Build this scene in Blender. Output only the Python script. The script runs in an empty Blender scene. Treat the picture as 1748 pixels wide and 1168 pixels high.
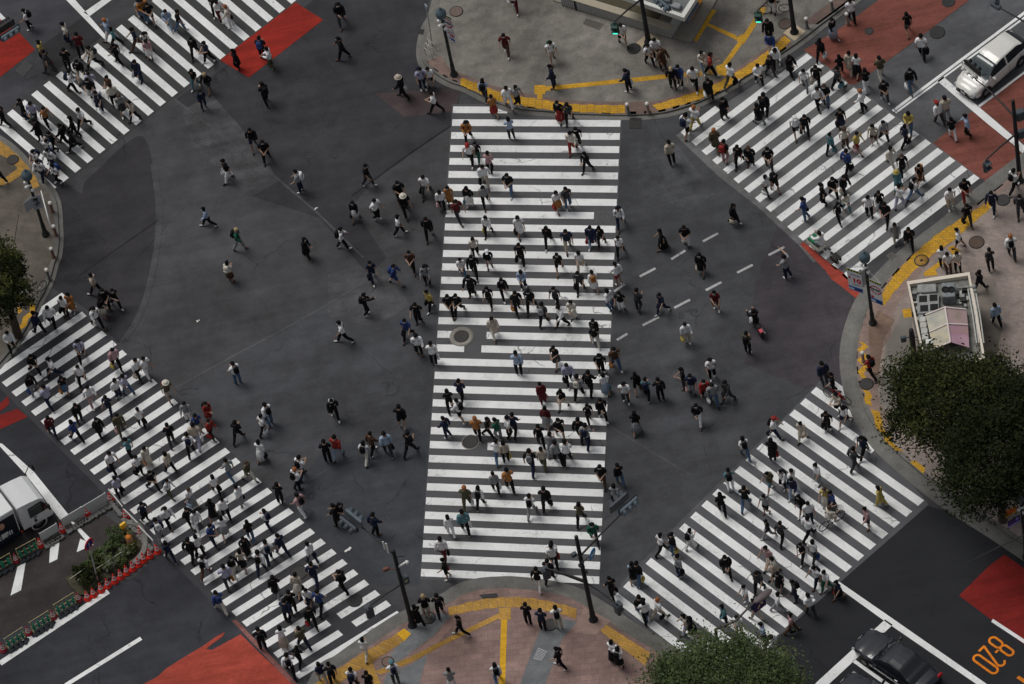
import bpy, bmesh, math, random
from mathutils import Vector, Matrix
PI = math.pi
rnd = random.Random(7)
scene = bpy.context.scene
COL = scene.collection

# ------------------------------------------------------------------ camera
PW, PH = 1748.0, 1168.0
F_PX, TILT, ROLL, DIST = 9535.7, math.radians(53.0389), math.radians(-12.0492), 299.98
_fw = Vector((0, math.cos(TILT), -math.sin(TILT)))
_r0 = Vector((1, 0, 0)); _u0 = _r0.cross(_fw)
_c, _s = math.cos(ROLL), math.sin(ROLL)
CR = _c * _r0 + _s * _u0
CU = -_s * _r0 + _c * _u0
CPOS = -DIST * _fw
cd = bpy.data.cameras.new('camera'); cam = bpy.data.objects.new('camera', cd); COL.objects.link(cam)
cam.matrix_world = Matrix(((CR.x, CU.x, -_fw.x, CPOS.x), (CR.y, CU.y, -_fw.y, CPOS.y), (CR.z, CU.z, -_fw.z, CPOS.z), (0, 0, 0, 1)))
cd.sensor_fit = 'HORIZONTAL'; cd.sensor_width = 36.0; cd.lens = 36.0 * F_PX / PW
cd.clip_start = 5; cd.clip_end = 3000
scene.camera = cam

def G(x, y, z=0.0):
    """where the sight line through a spot of the photograph meets the level z"""
    d = _fw * F_PX + CR * (x - PW / 2) - CU * (y - PH / 2)
    return CPOS + d * ((z - CPOS.z) / d.z)
def gdir(x, y, dx, dy):
    v = G(x + dx, y + dy) - G(x, y); v.z = 0
    return v.normalized()
SC = 1 / (G(875, 584) - G(874, 584)).length     # pixels per metre
PAVE = 0.13

# ------------------------------------------------------------------ helpers
def tag(o, label=None, cat=None, group=None, kind=None):
    if label: o['label'] = label
    if cat: o['category'] = cat
    if group: o['group'] = group
    if kind: o['kind'] = kind
    return o
def empty(name, loc, rz=0.0):
    o = bpy.data.objects.new(name, None); COL.objects.link(o)
    o.location = loc; o.rotation_euler = (0, 0, rz); o.empty_display_size = .2
    return o
def link(name, me, parent=None, loc=None):
    o = bpy.data.objects.new(name, me); COL.objects.link(o)
    if parent is not None: o.parent = parent
    if loc is not None: o.location = loc
    return o
def kids(o): return [c for c in bpy.data.objects if c.parent == o]
class MB:
    """collects shapes that become one mesh"""
    def __init__(s): s.v = []; s.f = []; s.m = []; s.sm = []
    def add(s, vs, fs, mi=0, smooth=False):
        n = len(s.v); s.v += [tuple(v) for v in vs]
        for f in fs: s.f.append([i + n for i in f]); s.m.append(mi); s.sm.append(smooth)
    def box(s, c, size, rz=0.0, mi=0, M=None, taper=1.0):
        hx, hy, hz = size[0] / 2, size[1] / 2, size[2] / 2
        vs = []
        for z in (-hz, hz):
            k = taper if z > 0 else 1
            for x, y in ((-hx, -hy), (hx, -hy), (hx, hy), (-hx, hy)): vs.append(Vector((x * k, y * k, z)))
        R = Matrix.Rotation(rz, 3, 'Z') if M is None else M
        c = Vector(c)
        s.add([R @ v + c for v in vs], [(3, 2, 1, 0), (4, 5, 6, 7), (0, 1, 5, 4), (1, 2, 6, 5), (2, 3, 7, 6), (3, 0, 4, 7)], mi)
    def bbox(s, c, size, rz=0.0, mi=0, b=.02, M=None):
        """box with chamfered upright and top edges"""
        hx, hy, hz = size[0] / 2, size[1] / 2, size[2] / 2
        R = Matrix.Rotation(rz, 3, 'Z') if M is None else M
        c = Vector(c); b = min(b, hx * .9, hy * .9, hz * .9)
        def ring(k, z):
            x, y = hx - k, hy - k
            return [(-x + b, -y, z), (x - b, -y, z), (x, -y + b, z), (x, y - b, z), (x - b, y, z), (-x + b, y, z), (-x, y - b, z), (-x, -y + b, z)]
        rs = [ring(b * .7, -hz), ring(0, -hz + b), ring(0, hz - b), ring(b * .7, hz)]
        vs = [R @ Vector(p) + c for r in rs for p in r]
        fs = [list(range(7, -1, -1)), list(range(24, 32))]
        for k in range(3):
            for i in range(8): fs.append((k * 8 + i, k * 8 + (i + 1) % 8, k * 8 + 8 + (i + 1) % 8, k * 8 + 8 + i))
        s.add(vs, fs, mi)
    def tube(s, pts, rad, n=8, mi=0, caps=True, smooth=True):
        pts = [Vector(p) for p in pts]; rad = rad if isinstance(rad, (list, tuple)) else [rad] * len(pts)
        vs = []; a = None
        for i, p in enumerate(pts):
            t = (pts[min(i + 1, len(pts) - 1)] - pts[max(i - 1, 0)]).normalized()
            if a is None: a = t.orthogonal().normalized()
            a = (a - t * a.dot(t)).normalized(); b = t.cross(a)
            for k in range(n):
                th = 2 * PI * k / n
                vs.append(p + (a * math.cos(th) + b * math.sin(th)) * rad[i])
        fs = []
        for i in range(len(pts) - 1):
            for k in range(n): fs.append((i * n + k, i * n + (k + 1) % n, (i + 1) * n + (k + 1) % n, (i + 1) * n + k))
        s.add(vs, fs, mi, smooth)
        if caps:
            m = len(vs) - n
            s.add(vs[:n], [list(range(n - 1, -1, -1))], mi); s.add(vs[m:], [list(range(n))], mi)
    def lathe(s, prof, c=(0, 0, 0), n=16, mi=0, sx=1.0, sy=1.0, smooth=True, fold=0.0, nf=8, M=None, cap=True):
        vs = []; c = Vector(c)
        for r, z in prof:
            for k in range(n):
                th = 2 * PI * k / n; q = r * (1 + fold * math.cos(nf * th) * max(0, 1))
                v = Vector((q * math.cos(th) * sx, q * math.sin(th) * sy, z))
                vs.append((M @ v if M is not None else v) + c)
        fs = []
        for i in range(len(prof) - 1):
            for k in range(n): fs.append((i * n + k, i * n + (k + 1) % n, (i + 1) * n + (k + 1) % n, (i + 1) * n + k))
        s.add(vs, fs, mi, smooth)
        if cap and prof[0][0] > 1e-4: s.add(vs[:n], [list(range(n - 1, -1, -1))], mi)
        if cap and prof[-1][0] > 1e-4: s.add(vs[-n:], [list(range(n))], mi)
    def ball(s, c, r, n=8, m=6, mi=0, M=None):
        c = Vector(c); r = r if isinstance(r, (list, tuple)) else (r, r, r)
        vs = [Vector((0, 0, -r[2]))]
        for i in range(1, m):
            ph = -PI / 2 + PI * i / m
            for k in range(n):
                th = 2 * PI * k / n; vs.append(Vector((r[0] * math.cos(ph) * math.cos(th), r[1] * math.cos(ph) * math.sin(th), r[2] * math.sin(ph))))
        vs.append(Vector((0, 0, r[2])))
        if M is not None: vs = [M @ v for v in vs]
        fs = []
        for k in range(n): fs.append((0, 1 + (k + 1) % n, 1 + k))
        for i in range(m - 2):
            for k in range(n): fs.append((1 + i * n + k, 1 + i * n + (k + 1) % n, 1 + (i + 1) * n + (k + 1) % n, 1 + (i + 1) * n + k))
        t = len(vs) - 1; b = 1 + (m - 2) * n
        for k in range(n): fs.append((b + k, b + (k + 1) % n, t))
        s.add([v + c for v in vs], fs, mi, True)
    def poly(s, pts, z0, z1=None, mi=0):
        """flat sheet (z1 None) or prism from a ground outline"""
        n = len(pts)
        ar = sum(pts[i][0] * pts[(i + 1) % n][1] - pts[(i + 1) % n][0] * pts[i][1] for i in range(n))
        if ar < 0: pts = pts[::-1]
        top = z0 if z1 is None else z1
        vs = [(p[0], p[1], top) for p in pts]
        fs = [list(range(n))]
        if z1 is not None:
            vs += [(p[0], p[1], z0) for p in pts]
            for i in range(n): fs.append((i, i + n, (i + 1) % n + n, (i + 1) % n))
        s.add(vs, fs, mi)
    def mesh(s, name, mats):
        me = bpy.data.meshes.new(name)
        me.from_pydata(s.v, [], s.f); me.validate(clean_customdata=False)
        for m in (mats if isinstance(mats, (list, tuple)) else [mats]): me.materials.append(m)
        if len(me.polygons) == len(s.f):
            me.polygons.foreach_set('material_index', s.m); me.polygons.foreach_set('use_smooth', s.sm)
        me.update()
        return me
    def build(s, name, mats, parent=None, loc=None):
        return link(name, s.mesh(name, mats), parent, loc)

# ------------------------------------------------------------------ materials
def s2l(c): return tuple((x / 255 / 12.92) if x / 255 <= .04045 else ((x / 255 + .055) / 1.055) ** 2.4 for x in c)
LIGHT = 0.80      # what a white surface of albedo 1 shows under this sky
def alb(*c): return tuple(min(.9, x / LIGHT) for x in s2l(c))
MATS = {}
def mat(name, col, rough=.8, var=.12, scale=6.0, spec=.3, metal=0.0, bump=0.0, coat=0.0, coords='Object'):
    if name in MATS: return MATS[name]
    m = bpy.data.materials.new(name); m.use_nodes = True
    nt = m.node_tree; b = nt.nodes['Principled BSDF']
    b.inputs['Roughness'].default_value = rough; b.inputs['Specular IOR Level'].default_value = spec; b.inputs['Metallic'].default_value = metal
    if coat: b.inputs['Coat Weight'].default_value = coat; b.inputs['Coat Roughness'].default_value = .06
    tc = nt.nodes.new('ShaderNodeTexCoord'); nz = nt.nodes.new('ShaderNodeTexNoise')
    nz.inputs['Scale'].default_value = scale; nz.inputs['Detail'].default_value = 4
    nt.links.new(tc.outputs[coords], nz.inputs['Vector'])
    rp = nt.nodes.new('ShaderNodeMapRange'); rp.inputs['From Min'].default_value = .25; rp.inputs['From Max'].default_value = .75
    rp.inputs['To Min'].default_value = 1 - var; rp.inputs['To Max'].default_value = 1 + var
    nt.links.new(nz.outputs['Fac'], rp.inputs['Value'])
    mx = nt.nodes.new('ShaderNodeVectorMath'); mx.operation = 'SCALE'; mx.inputs[0].default_value = col
    nt.links.new(rp.outputs['Result'], mx.inputs['Scale']); nt.links.new(mx.outputs['Vector'], b.inputs['Base Color'])
    if bump:
        bp = nt.nodes.new('ShaderNodeBump'); bp.inputs['Strength'].default_value = bump; bp.inputs['Distance'].default_value = .02
        nt.links.new(nz.outputs['Fac'], bp.inputs['Height']); nt.links.new(bp.outputs['Normal'], b.inputs['Normal'])
    MATS[name] = m
    return m
def emit(name, col, strength):
    m = bpy.data.materials.new(name); m.use_nodes = True; b = m.node_tree.nodes['Principled BSDF']
    b.inputs['Base Color'].default_value = (*col, 1); b.inputs['Emission Color'].default_value = (*col, 1); b.inputs['Emission Strength'].default_value = strength
    tc = m.node_tree.nodes.new('ShaderNodeTexCoord'); nz = m.node_tree.nodes.new('ShaderNodeTexNoise'); m.node_tree.links.new(tc.outputs['Object'], nz.inputs['Vector'])
    nz.inputs['Scale'].default_value = 3; r = m.node_tree.nodes.new('ShaderNodeMapRange'); r.inputs['To Min'].default_value = .6; r.inputs['To Max'].default_value = .7
    m.node_tree.links.new(nz.outputs['Fac'], r.inputs['Value']); m.node_tree.links.new(r.outputs['Result'], b.inputs['Roughness'])
    return m

def ground_mat(name, col, kind='asphalt', var=.22, rough=.9, tile=.3, mortar=.5, rot=0.0):
    """road, paving and paint: several scales of mottling, grain, wear and hairline cracks laid out in metres"""
    if name in MATS: return MATS[name]
    m = bpy.data.materials.new(name); m.use_nodes = True
    nt = m.node_tree; N = nt.nodes.new; L = nt.links.new; b = nt.nodes['Principled BSDF']
    b.inputs['Roughness'].default_value = rough; b.inputs['Specular IOR Level'].default_value = .25
    tc = N('ShaderNodeTexCoord')
    mp = N('ShaderNodeMapping'); mp.inputs['Rotation'].default_value = (0, 0, rot); L(tc.outputs['Object'], mp.inputs['Vector'])
    def noise(sc, det=5, ro=.6, stretch=None):
        n = N('ShaderNodeTexNoise'); n.inputs['Scale'].default_value = sc; n.inputs['Detail'].default_value = det; n.inputs['Roughness'].default_value = ro
        if stretch:
            q = N('ShaderNodeMapping'); q.inputs['Scale'].default_value = stretch; L(mp.outputs['Vector'], q.inputs['Vector']); L(q.outputs['Vector'], n.inputs['Vector'])
        else: L(mp.outputs['Vector'], n.inputs['Vector'])
        return n.outputs['Fac']
    def rng(x, a, bb, lo, hi):
        r = N('ShaderNodeMapRange'); r.inputs['From Min'].default_value = a; r.inputs['From Max'].default_value = bb
        r.inputs['To Min'].default_value = lo; r.inputs['To Max'].default_value = hi; L(x, r.inputs['Value']); return r.outputs['Result']
    def mul(x, y):
        q = N('ShaderNodeMath'); q.operation = 'MULTIPLY'; L(x, q.inputs[0]); L(y, q.inputs[1]); return q.outputs[0]
    f = mul(rng(noise(.16, 5, .65), .34, .66, 1 - var * 1.15, 1 + var * 1.25), rng(noise(1.1, 6, .7), .3, .7, 1 - var * .8, 1 + var * .8))
    f = mul(f, rng(noise(14, 3, .8), .3, .7, 1 - var * .8, 1 + var * .8))
    if kind == 'paint':
        f = mul(f, rng(noise(.22, 4, .6), .4, .64, 1.0, .86)); f = mul(f, rng(noise(1.6, 6, .75), .5, .75, 1.0, .80))
    if kind == 'paint2':
        f = mul(f, rng(noise(.8, 6, .75, (.25, 2.2, 1)), .38, .72, 1.12, .62)); f = mul(f, rng(noise(5, 5, .8), .5, .72, 1.0, .72))
    if kind == 'asphalt':
        f = mul(f, rng(noise(.5, 5, .65, (.18, 1.6, 1)), .35, .7, 1 - var * .6, 1 + var * .9))      # tyre polish along the lane
        sp = N('ShaderNodeTexVoronoi'); sp.inputs['Scale'].default_value = 2.2; L(mp.outputs['Vector'], sp.inputs['Vector'])
        f = mul(f, rng(sp.outputs['Distance'], .02, .05, 1.9, 1.0))                          # flecks of gum and grit
    if kind in ('paint', 'asphalt'):
        vo = N('ShaderNodeTexVoronoi'); vo.feature = 'DISTANCE_TO_EDGE'; vo.inputs['Scale'].default_value = .16 if kind == 'asphalt' else .3
        wn = N('ShaderNodeTexNoise'); wn.inputs['Scale'].default_value = 1.2; wn.inputs['Detail'].default_value = 5; L(mp.outputs['Vector'], wn.inputs['Vector'])
        av = N('ShaderNodeVectorMath'); av.operation = 'SCALE'; av.inputs['Scale'].default_value = .9; L(wn.outputs['Color'], av.inputs[0])
        ad = N('ShaderNodeVectorMath'); L(mp.outputs['Vector'], ad.inputs[0]); L(av.outputs['Vector'], ad.inputs[1]); L(ad.outputs['Vector'], vo.inputs['Vector'])
        gate = rng(noise(.35, 2), .5, .6, 0, 1)
        ck = rng(vo.outputs['Distance'], .002, .006 if kind == 'asphalt' else .012, .6 if kind == 'asphalt' else .35, 1)
        q = N('ShaderNodeMix'); q.inputs['A'].default_value = 1.0; L(gate, q.inputs['Factor']); L(ck, q.inputs['B']); f = mul(f, q.outputs['Result'])
    sc = N('ShaderNodeVectorMath'); sc.operation = 'SCALE'; sc.inputs[0].default_value = col; L(f, sc.inputs['Scale'])
    out = sc.outputs['Vector']
    if kind == 'paint':                         # worn patches where the road shows through
        w = mul(rng(noise(.45, 3), .50, .66, 0, .8), rng(noise(4, 8, .85), .53, .63, 0, 1))
        q = N('ShaderNodeMix'); q.data_type = 'RGBA'; q.inputs['B'].default_value = (.075, .075, .078, 1); L(w, q.inputs['Factor']); L(out, q.inputs['A']); out = q.outputs['Result']
    if kind == 'tiles':
        br = N('ShaderNodeTexBrick'); br.inputs['Scale'].default_value = 1.0; br.inputs['Brick Width'].default_value = tile; br.inputs['Row Height'].default_value = tile * .55
        br.inputs['Mortar Size'].default_value = .012; br.inputs['Color1'].default_value = (1, 1, 1, 1); br.inputs['Color2'].default_value = (.8, .82, .84, 1); br.inputs['Mortar'].default_value = (mortar, mortar, mortar, 1)
        L(mp.outputs['Vector'], br.inputs['Vector'])
        q = N('ShaderNodeVectorMath'); q.operation = 'MULTIPLY'; L(out, q.inputs[0]); L(br.outputs['Color'], q.inputs[1]); out = q.outputs['Vector']
    L(out, b.inputs['Base Color'])
    bp = N('ShaderNodeBump'); bp.inputs['Strength'].default_value = .3; bp.inputs['Distance'].default_value = .01; L(f, bp.inputs['Height']); L(bp.outputs['Normal'], b.inputs['Normal'])
    MATS[name] = m
    return m

def P(name, rgb, rough=.75, **k): return mat(name, alb(*rgb), rough, **k)
def sheet(name, pts, m, z, label=None, kind='structure', level=0.0):
    """a flat marking or surface on the ground, outlined where it lies"""
    mb = MB(); mb.poly([G(x, y, level)[:2] for x, y in pts], level + z)
    o = mb.build(name, m); tag(o, label, None, None, kind); return o
def lerp(a, b, t): return (a[0] + (b[0] - a[0]) * t, a[1] + (b[1] - a[1]) * t)
def wl(a, b, t):
    """point a share t along a ground line given by two photo spots"""
    return G(*a).lerp(G(*b), t)
def smoothline(pts, n=6):
    out = []
    q = [pts[0]] + pts + [pts[-1]]
    for i in range(1, len(q) - 2):
        p0, p1, p2, p3 = q[i - 1], q[i], q[i + 1], q[i + 2]
        for k in range(n):
            t = k / n
            out.append(tuple(.5 * (2 * p1[j] + (p2[j] - p0[j]) * t + (2 * p0[j] - 5 * p1[j] + 4 * p2[j] - p3[j]) * t * t + (3 * p1[j] - p0[j] - 3 * p2[j] + p3[j]) * t ** 3) for j in (0, 1)))
    out.append(tuple(pts[-1])); return out
# ------------------------------------------------------------------ world and light: a bright, even overcast
w = bpy.data.worlds.new('World'); scene.world = w; w.use_nodes = True
nt = w.node_tree; bg = nt.nodes['Background']
sky = nt.nodes.new('ShaderNodeTexSky'); sky.sky_type = 'NISHITA'; sky.sun_disc = False
SUN_EL, SUN_AZ = math.radians(64), math.radians(315)
sky.sun_elevation = SUN_EL; sky.sun_rotation = SUN_AZ; sky.air_density = 1.0; sky.dust_density = 4.0; sky.ozone_density = 1.0
hs = nt.nodes.new('ShaderNodeHueSaturation'); hs.inputs['Saturation'].default_value = .25
nt.links.new(sky.outputs['Color'], hs.inputs['Color']); nt.links.new(hs.outputs['Color'], bg.inputs['Color'])
bg.inputs['Strength'].default_value = .070
sl = bpy.data.lights.new('sun', 'SUN'); sl.energy = 1.35; sl.angle = math.radians(26); sl.color = (1, .97, .93)
so = bpy.data.objects.new('sun', sl); COL.objects.link(so); so.location = (0, 0, 80)
so.rotation_euler = (PI / 2 - SUN_EL, 0, PI - SUN_AZ)
scene.view_settings.view_transform = 'Standard'; scene.view_settings.look = 'None'; scene.view_settings.gamma = 1
scene.view_settings.exposure = 0.0

# ------------------------------------------------------------------ road
A_ = lambda n, c, **k: ground_mat(n, alb(*c), 'asphalt', **k)
road = A_('asphalt', (61, 61, 63))
mb = MB(); mb.poly([(-900, -170), (900, -170), (900, 1500), (-900, 1500)], 0.0)
tag(mb.build('road', road), 'dark asphalt of the scramble crossing', None, None, 'structure')
def patch(pts, col, z, nm, smooth=False, **k):
    if smooth: pts = smoothline(pts)
    return sheet('asphalt_patch', pts, A_('asphalt ' + nm, col, **k), z, nm + ' asphalt')
patch([(-60, 140), (120, 318), (150, 305), (236, 232), (262, 285), (271, 350), (268, 420), (252, 500), (232, 550), (205, 585), (150, 530), (80, 490), (60, 520), (-60, 640)], (47, 46, 49), .004, 'purplish worn', True)
patch([(300, 170), (420, 90), (560, -20), (735, -20), (722, 60), (722, 105), (760, 140), (785, 165), (780, 205), (640, 305), (575, 385), (545, 365), (470, 300)], (49, 49, 52), .004, 'dark newer')
patch([(430, 335), (545, 272), (660, 440), (630, 470), (545, 372)], (49, 49, 52), .008, 'trench repair')
patch([(300, 660), (640, 455), (765, 470), (735, 740), (600, 745), (430, 800)], (60, 61, 64), .004, 'lighter grey')
patch([(765, 480), (730, 740), (560, 760), (480, 860), (640, 1000), (715, 1000)], (55, 57, 61), .008, 'bluish grey')
patch([(640, 160), (790, 150), (775, 190), (690, 200)], (64, 55, 55), .008, 'reddish faded', var=.25)
patch([(1055, 200), (1175, 195), (1440, 480), (1465, 505), (1438, 600), (1440, 650), (1290, 770), (1060, 1000), (1024, 990), (1050, 400)], (60, 61, 63), .004, 'mid grey')
patch([(1340, 350), (1440, 478), (1462, 508), (1438, 590), (1440, 640), (1390, 670), (1270, 620), (1290, 480)], (58, 55, 59), .008, 'mauve grey')
patch([(-60, 640), (0, 655), (190, 840), (-60, 990)], (43, 44, 48), .004, 'blue black')
patch([(230, 985), (280, 935), (510, 1170), (520, 1220), (-120, 1220), (-60, 1090)], (47, 48, 53), .004, 'blue black lane')
patch([(1330, 1085), (1580, 862), (1640, 880), (1790, 990), (1800, 1240), (1300, 1240)], (35, 36, 39), .004, 'near black vignetted', var=.1)  # dark asphalt, made darker still by the corner vignette painted into its colour
patch([(1372, 86), (1660, -90), (1800, -110), (1800, 140), (1673, 300), (1450, 145)], (76, 77, 79), .004, 'pale grey lane')
patch([(70, -20), (215, 50), (60, 170), (-40, 220), (-60, -20)], (58, 58, 62), .004, 'slate grey')
patch([(62, 84), (140, 30), (182, 62), (82, 130)], (44, 44, 46), .008, 'dark square')
patch([(-40, 980), (60, 890), (180, 880), (250, 930), (170, 1000), (-20, 1100)], (50, 46, 45), .012, 'brownish island', var=.3)

# ground between the stripes, one tone to each crossing
def quad_tone(q, col, nm): patch(q, col, .012, nm, var=.1)
quad_tone([(772, 178), (1063, 178), (1023, 990), (717, 990)], (75, 75, 77), 'central crossing')
quad_tone([(-10, 205), (230, 20), (260, -20), (505, -20), (490, 15), (112, 312), (60, 262)], (57, 58, 58), 'upper left crossing')
quad_tone([(1161, 226), (1378, 88), (1672, 303), (1440, 478)], (92, 92, 93), 'upper right crossing')
quad_tone([(-8, 655), (-8, 560), (100, 500), (132, 525), (690, 1050), (640, 1082), (500, 1168)], (57, 57, 60), 'lower left crossing')
quad_tone([(1400, 650), (1450, 690), (1585, 862), (1300, 1112), (1180, 1150), (1040, 1022)], (78, 79, 82), 'lower right crossing')

patch([(310, 190), (360, 160), (440, 250), (470, 300), (420, 330), (330, 250)], (66, 66, 68), .006, 'scuffed light', var=.4)
patch([(560, 470), (640, 440), (700, 520), (640, 560), (560, 540)], (64, 64, 66), .006, 'worn lighter', var=.34)
patch([(1090, 250), (1150, 240), (1220, 330), (1180, 360), (1090, 330)], (64, 65, 67), .008, 'worn pale', var=.34)
patch([(1100, 640), (1200, 600), (1280, 660), (1220, 740), (1110, 730)], (57, 58, 61), .008, 'oil darkened', var=.3)
patch([(60, 400), (110, 340), (200, 430), (170, 510), (100, 480)], (44, 43, 46), .008, 'oil stained', var=.34)
patch([(420, 90), (520, 60), (600, 150), (560, 240), (440, 200)], (46, 46, 49), .008, 'dull newer', var=.3)
# long seams and old joints in the asphalt
def seam(pts, wd, col, nm, z=.016, lab='thin seam line in the asphalt'):
    g = [G(*p) for p in pts]; L_, R_ = [], []
    for i, p in enumerate(g):
        t = (g[min(i + 1, len(g) - 1)] - g[max(i - 1, 0)]).normalized(); n = Vector((-t.y, t.x, 0)) * wd / 2
        L_.append((p + n)[:2]); R_.append((p - n)[:2])
    mb = MB()
    for i in range(len(g) - 1): mb.poly([L_[i], L_[i + 1], R_[i + 1], R_[i]], z + (i % 2) * .0005)
    return tag(mb.build('road_seam', ground_mat('seam ' + nm, alb(*col), 'asphalt', var=.3)), lab, None, None, 'structure')
seam([(296, 168), (370, 225), (470, 302), (540, 362), (620, 440)], .12, (70, 70, 72), 'pale')
seam(smoothline([(262, 280), (271, 350), (268, 420), (252, 500), (232, 550), (205, 590)]), .35, (62, 62, 64), 'polish')
seam([(300, 662), (400, 607), (480, 565), (560, 520), (640, 470)], .09, (72, 72, 73), 'pale2')
seam([(600, 335), (700, 262), (780, 208)], .1, (36, 36, 38), 'tar')
seam([(136, 470), (200, 425), (270, 376)], .08, (34, 33, 35), 'tar2')
seam([(1036, 725), (1110, 770), (1180, 812)], .08, (70, 70, 72), 'pale3')
seam([(1160, 228), (1230, 295), (1300, 350), (1370, 415), (1395, 445)], .5, (88, 88, 88), 'edge')
seam([(1060, 1000), (1160, 895), (1240, 815), (1310, 745)], .15, (74, 74, 76), 'edge2')
seam([(455, 870), (560, 800), (700, 750)], .06, (68, 69, 72), 'pale4')

# ------------------------------------------------------------------ white paint
white = ground_mat('road paint', (.82, .83, .82), 'paint', var=.05, rough=.7)
ZP = .018
def crossing(name, label, La, Lb, nl, Ra, Rb, nr, ks, cut={}, duty=.5, off=0):
    """stripes k in ks between a left and a right boundary; La/Lb are photo spots of the near corner of stripe 0 and stripe nl"""
    l0, l1, r0, r1 = G(*La), G(*Lb), G(*Ra), G(*Rb); dl = (l1 - l0) / nl; dr = (r1 - r0) / nr
    mb = MB()
    for k in ks:
        a, b, c, d = l0 + dl * k, l0 + dl * (k + duty), r0 + dr * (k + duty), r0 + dr * k
        for t0, t1 in cut.get(k, [(0, 1)]):
            mb.poly([a.lerp(d, t0)[:2], b.lerp(c, t0)[:2], b.lerp(c, t1)[:2], a.lerp(d, t1)[:2]], ZP)
    return tag(mb.build(name, white), label, None, None, 'structure')
crossing('crosswalk', 'white zebra stripes of the central crossing', (772.2, 204.1), (719.2, 971.5), 33, (1059.3, 205.5), (1023.4, 984.6), 33, range(-1, 34),
         {-1: [(0, .325)], 7: [(0, .87)], 16: [(0, .095), (.285, 1)], 17: [(0, .16), (.26, 1)], 24: [(0, .235), (.33, 1)]}, .515)
crossing('crosswalk', 'white zebra stripes of the upper left crossing', (32.6, 178.5), (218.3, 34.0), 9, (149.3, 279.1), (375.8, 102.1), 11, range(-3, 20), {}, .48)
crossing('crosswalk', 'white zebra stripes of the upper right crossing', (1161.7, 226), (1437, 470), 15, (1357.5, 77.3), (1662.5, 297.8), 15, range(0, 16),
         {0: [(0, .30)]}, .47)
crossing('crosswalk', 'white zebra stripes of the lower left crossing', (3.4, 653.2), (272.9, 922.2), 16, (157, 548.6), (677.8, 1043.2), 29, range(-3, 30),
         {-3: [(.62, 1)], -2: [(.35, 1)], 27: [(0, .52), (.62, 1)], 28: [(0, .53), (.66, 1)]}, .47)
crossing('crosswalk', 'white zebra stripes of the lower right crossing', (1393.4, 661), (1168.7, 893.5), 12, (1577.6 + 40.6, 855.2 - 37.8), (1329.9, 1082), 14, range(-1, 22),
         {-1: [(.04, .2)], 0: [(0, .30)], 1: [(0, .55)]}, .5)

def line(a, b, wd, nm='lane_line', lab='white painted line', m=None, z=ZP):
    p, q = G(*a), G(*b); t = (q - p).normalized(); n = Vector((-t.y, t.x, 0)) * wd / 2
    mb = MB(); mb.poly([(p + n)[:2], (q + n)[:2], (q - n)[:2], (p - n)[:2]], z); return tag(mb.build(nm, m or white), lab, None, None, 'structure')
def quad(pts, nm, lab, m=None, z=ZP): return sheet(nm, pts, m or white, z, lab)
# upper left approach
quad([(101, -12), (118, -12), (182, 62), (177, 66)], 'stop_line', 'white line running to the upper left crossing')
quad([(143, 21.5), (186, -8), (202, -8), (153, 28)], 'lane_line', 'white line branching towards the top edge')
quad([(-10, 18), (-2, 20), (10, 32), (2, 35)], 'lane_line', 'short white dash by the top left edge')
# right approach
quad([(1599, 138), (1610, 131), (1752, 252), (1752, 268)], 'stop_line', 'white stop line before the white car')
line((1524, 190), (1800, -16), .18); line((1529, 193), (1805, -11), .12)
line((1671, 182), (1820, 72), .16)
wornw = ground_mat('faded road paint', (.42, .42, .42), 'paint', var=.2, rough=.8)
# dashed guide marks right of centre
for a, b in (((1146, 443), (1170, 428)), ((1200, 412.5), (1226, 398.5)), ((1092, 472.5), (1119, 458.5)), ((1048, 498), (1066, 486)), ((1258.5, 466), (1285, 452.5)),
             ((1312, 436), (1339, 422)), ((1205, 496), (1231.5, 482)), ((1151, 526), (1178, 512)), ((1097, 556), (1125, 541.5)), ((1053, 581), (1071, 570))):
    line(a, b, .15, 'guide_dash', 'short white guide dash on the asphalt', wornw)
# lower left road
line((0, 1133), (185, 1010), .32, 'lane_line', 'white line along the works island'); line((112, 1170), (241, 1090), .24, 'lane_line', 'white dash on the lower left lane')
for a, b in (((97, 1064), (113, 1054)), ((41, 1100), (57, 1090))): line(a, b, .55, 'lane_line', 'wider step in the white line by the island', None, .022)
quad([(-6, 756), (4, 758), (58, 806), (118, 880), (103, 888), (40, 806)], 'stop_line', 'white stop line in front of the truck')
quad([(118, 888), (128, 893), (160, 925), (150, 928)], 'stop_line', 'piece of white stop line inside the works island')
quad([(86, 930), (103, 915), (98, 955), (84, 962)], 'hatching', 'worn white hatching inside the works island')
quad([(30, 968), (44, 960), (36, 1008), (18, 1017)], 'hatching', 'worn white hatching at the left of the island')
quad([(137, 920), (160, 930), (131, 943)], 'hatching', 'small white triangle by the round sign')
# lower right road
quad([(1432, 993), (1526, 1058), (1690, 1172), (1684, 1180), (1512, 1062), (1426, 1000)], 'lane_line', 'white line along the dark lane')
quad([(1511, 1058), (1524, 1067), (1396, 1186), (1380, 1178)], 'stop_line', 'white stop line before the black car')
line((1457, 1128), (1530, 1180), .2, 'lane_line', 'white line between the two black cars')
quad([(1692, 1062), (1695, 1057), (1762, 1101), (1762, 1108)], 'lane_line', 'white edge of the red bus lane', None, .022)

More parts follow.
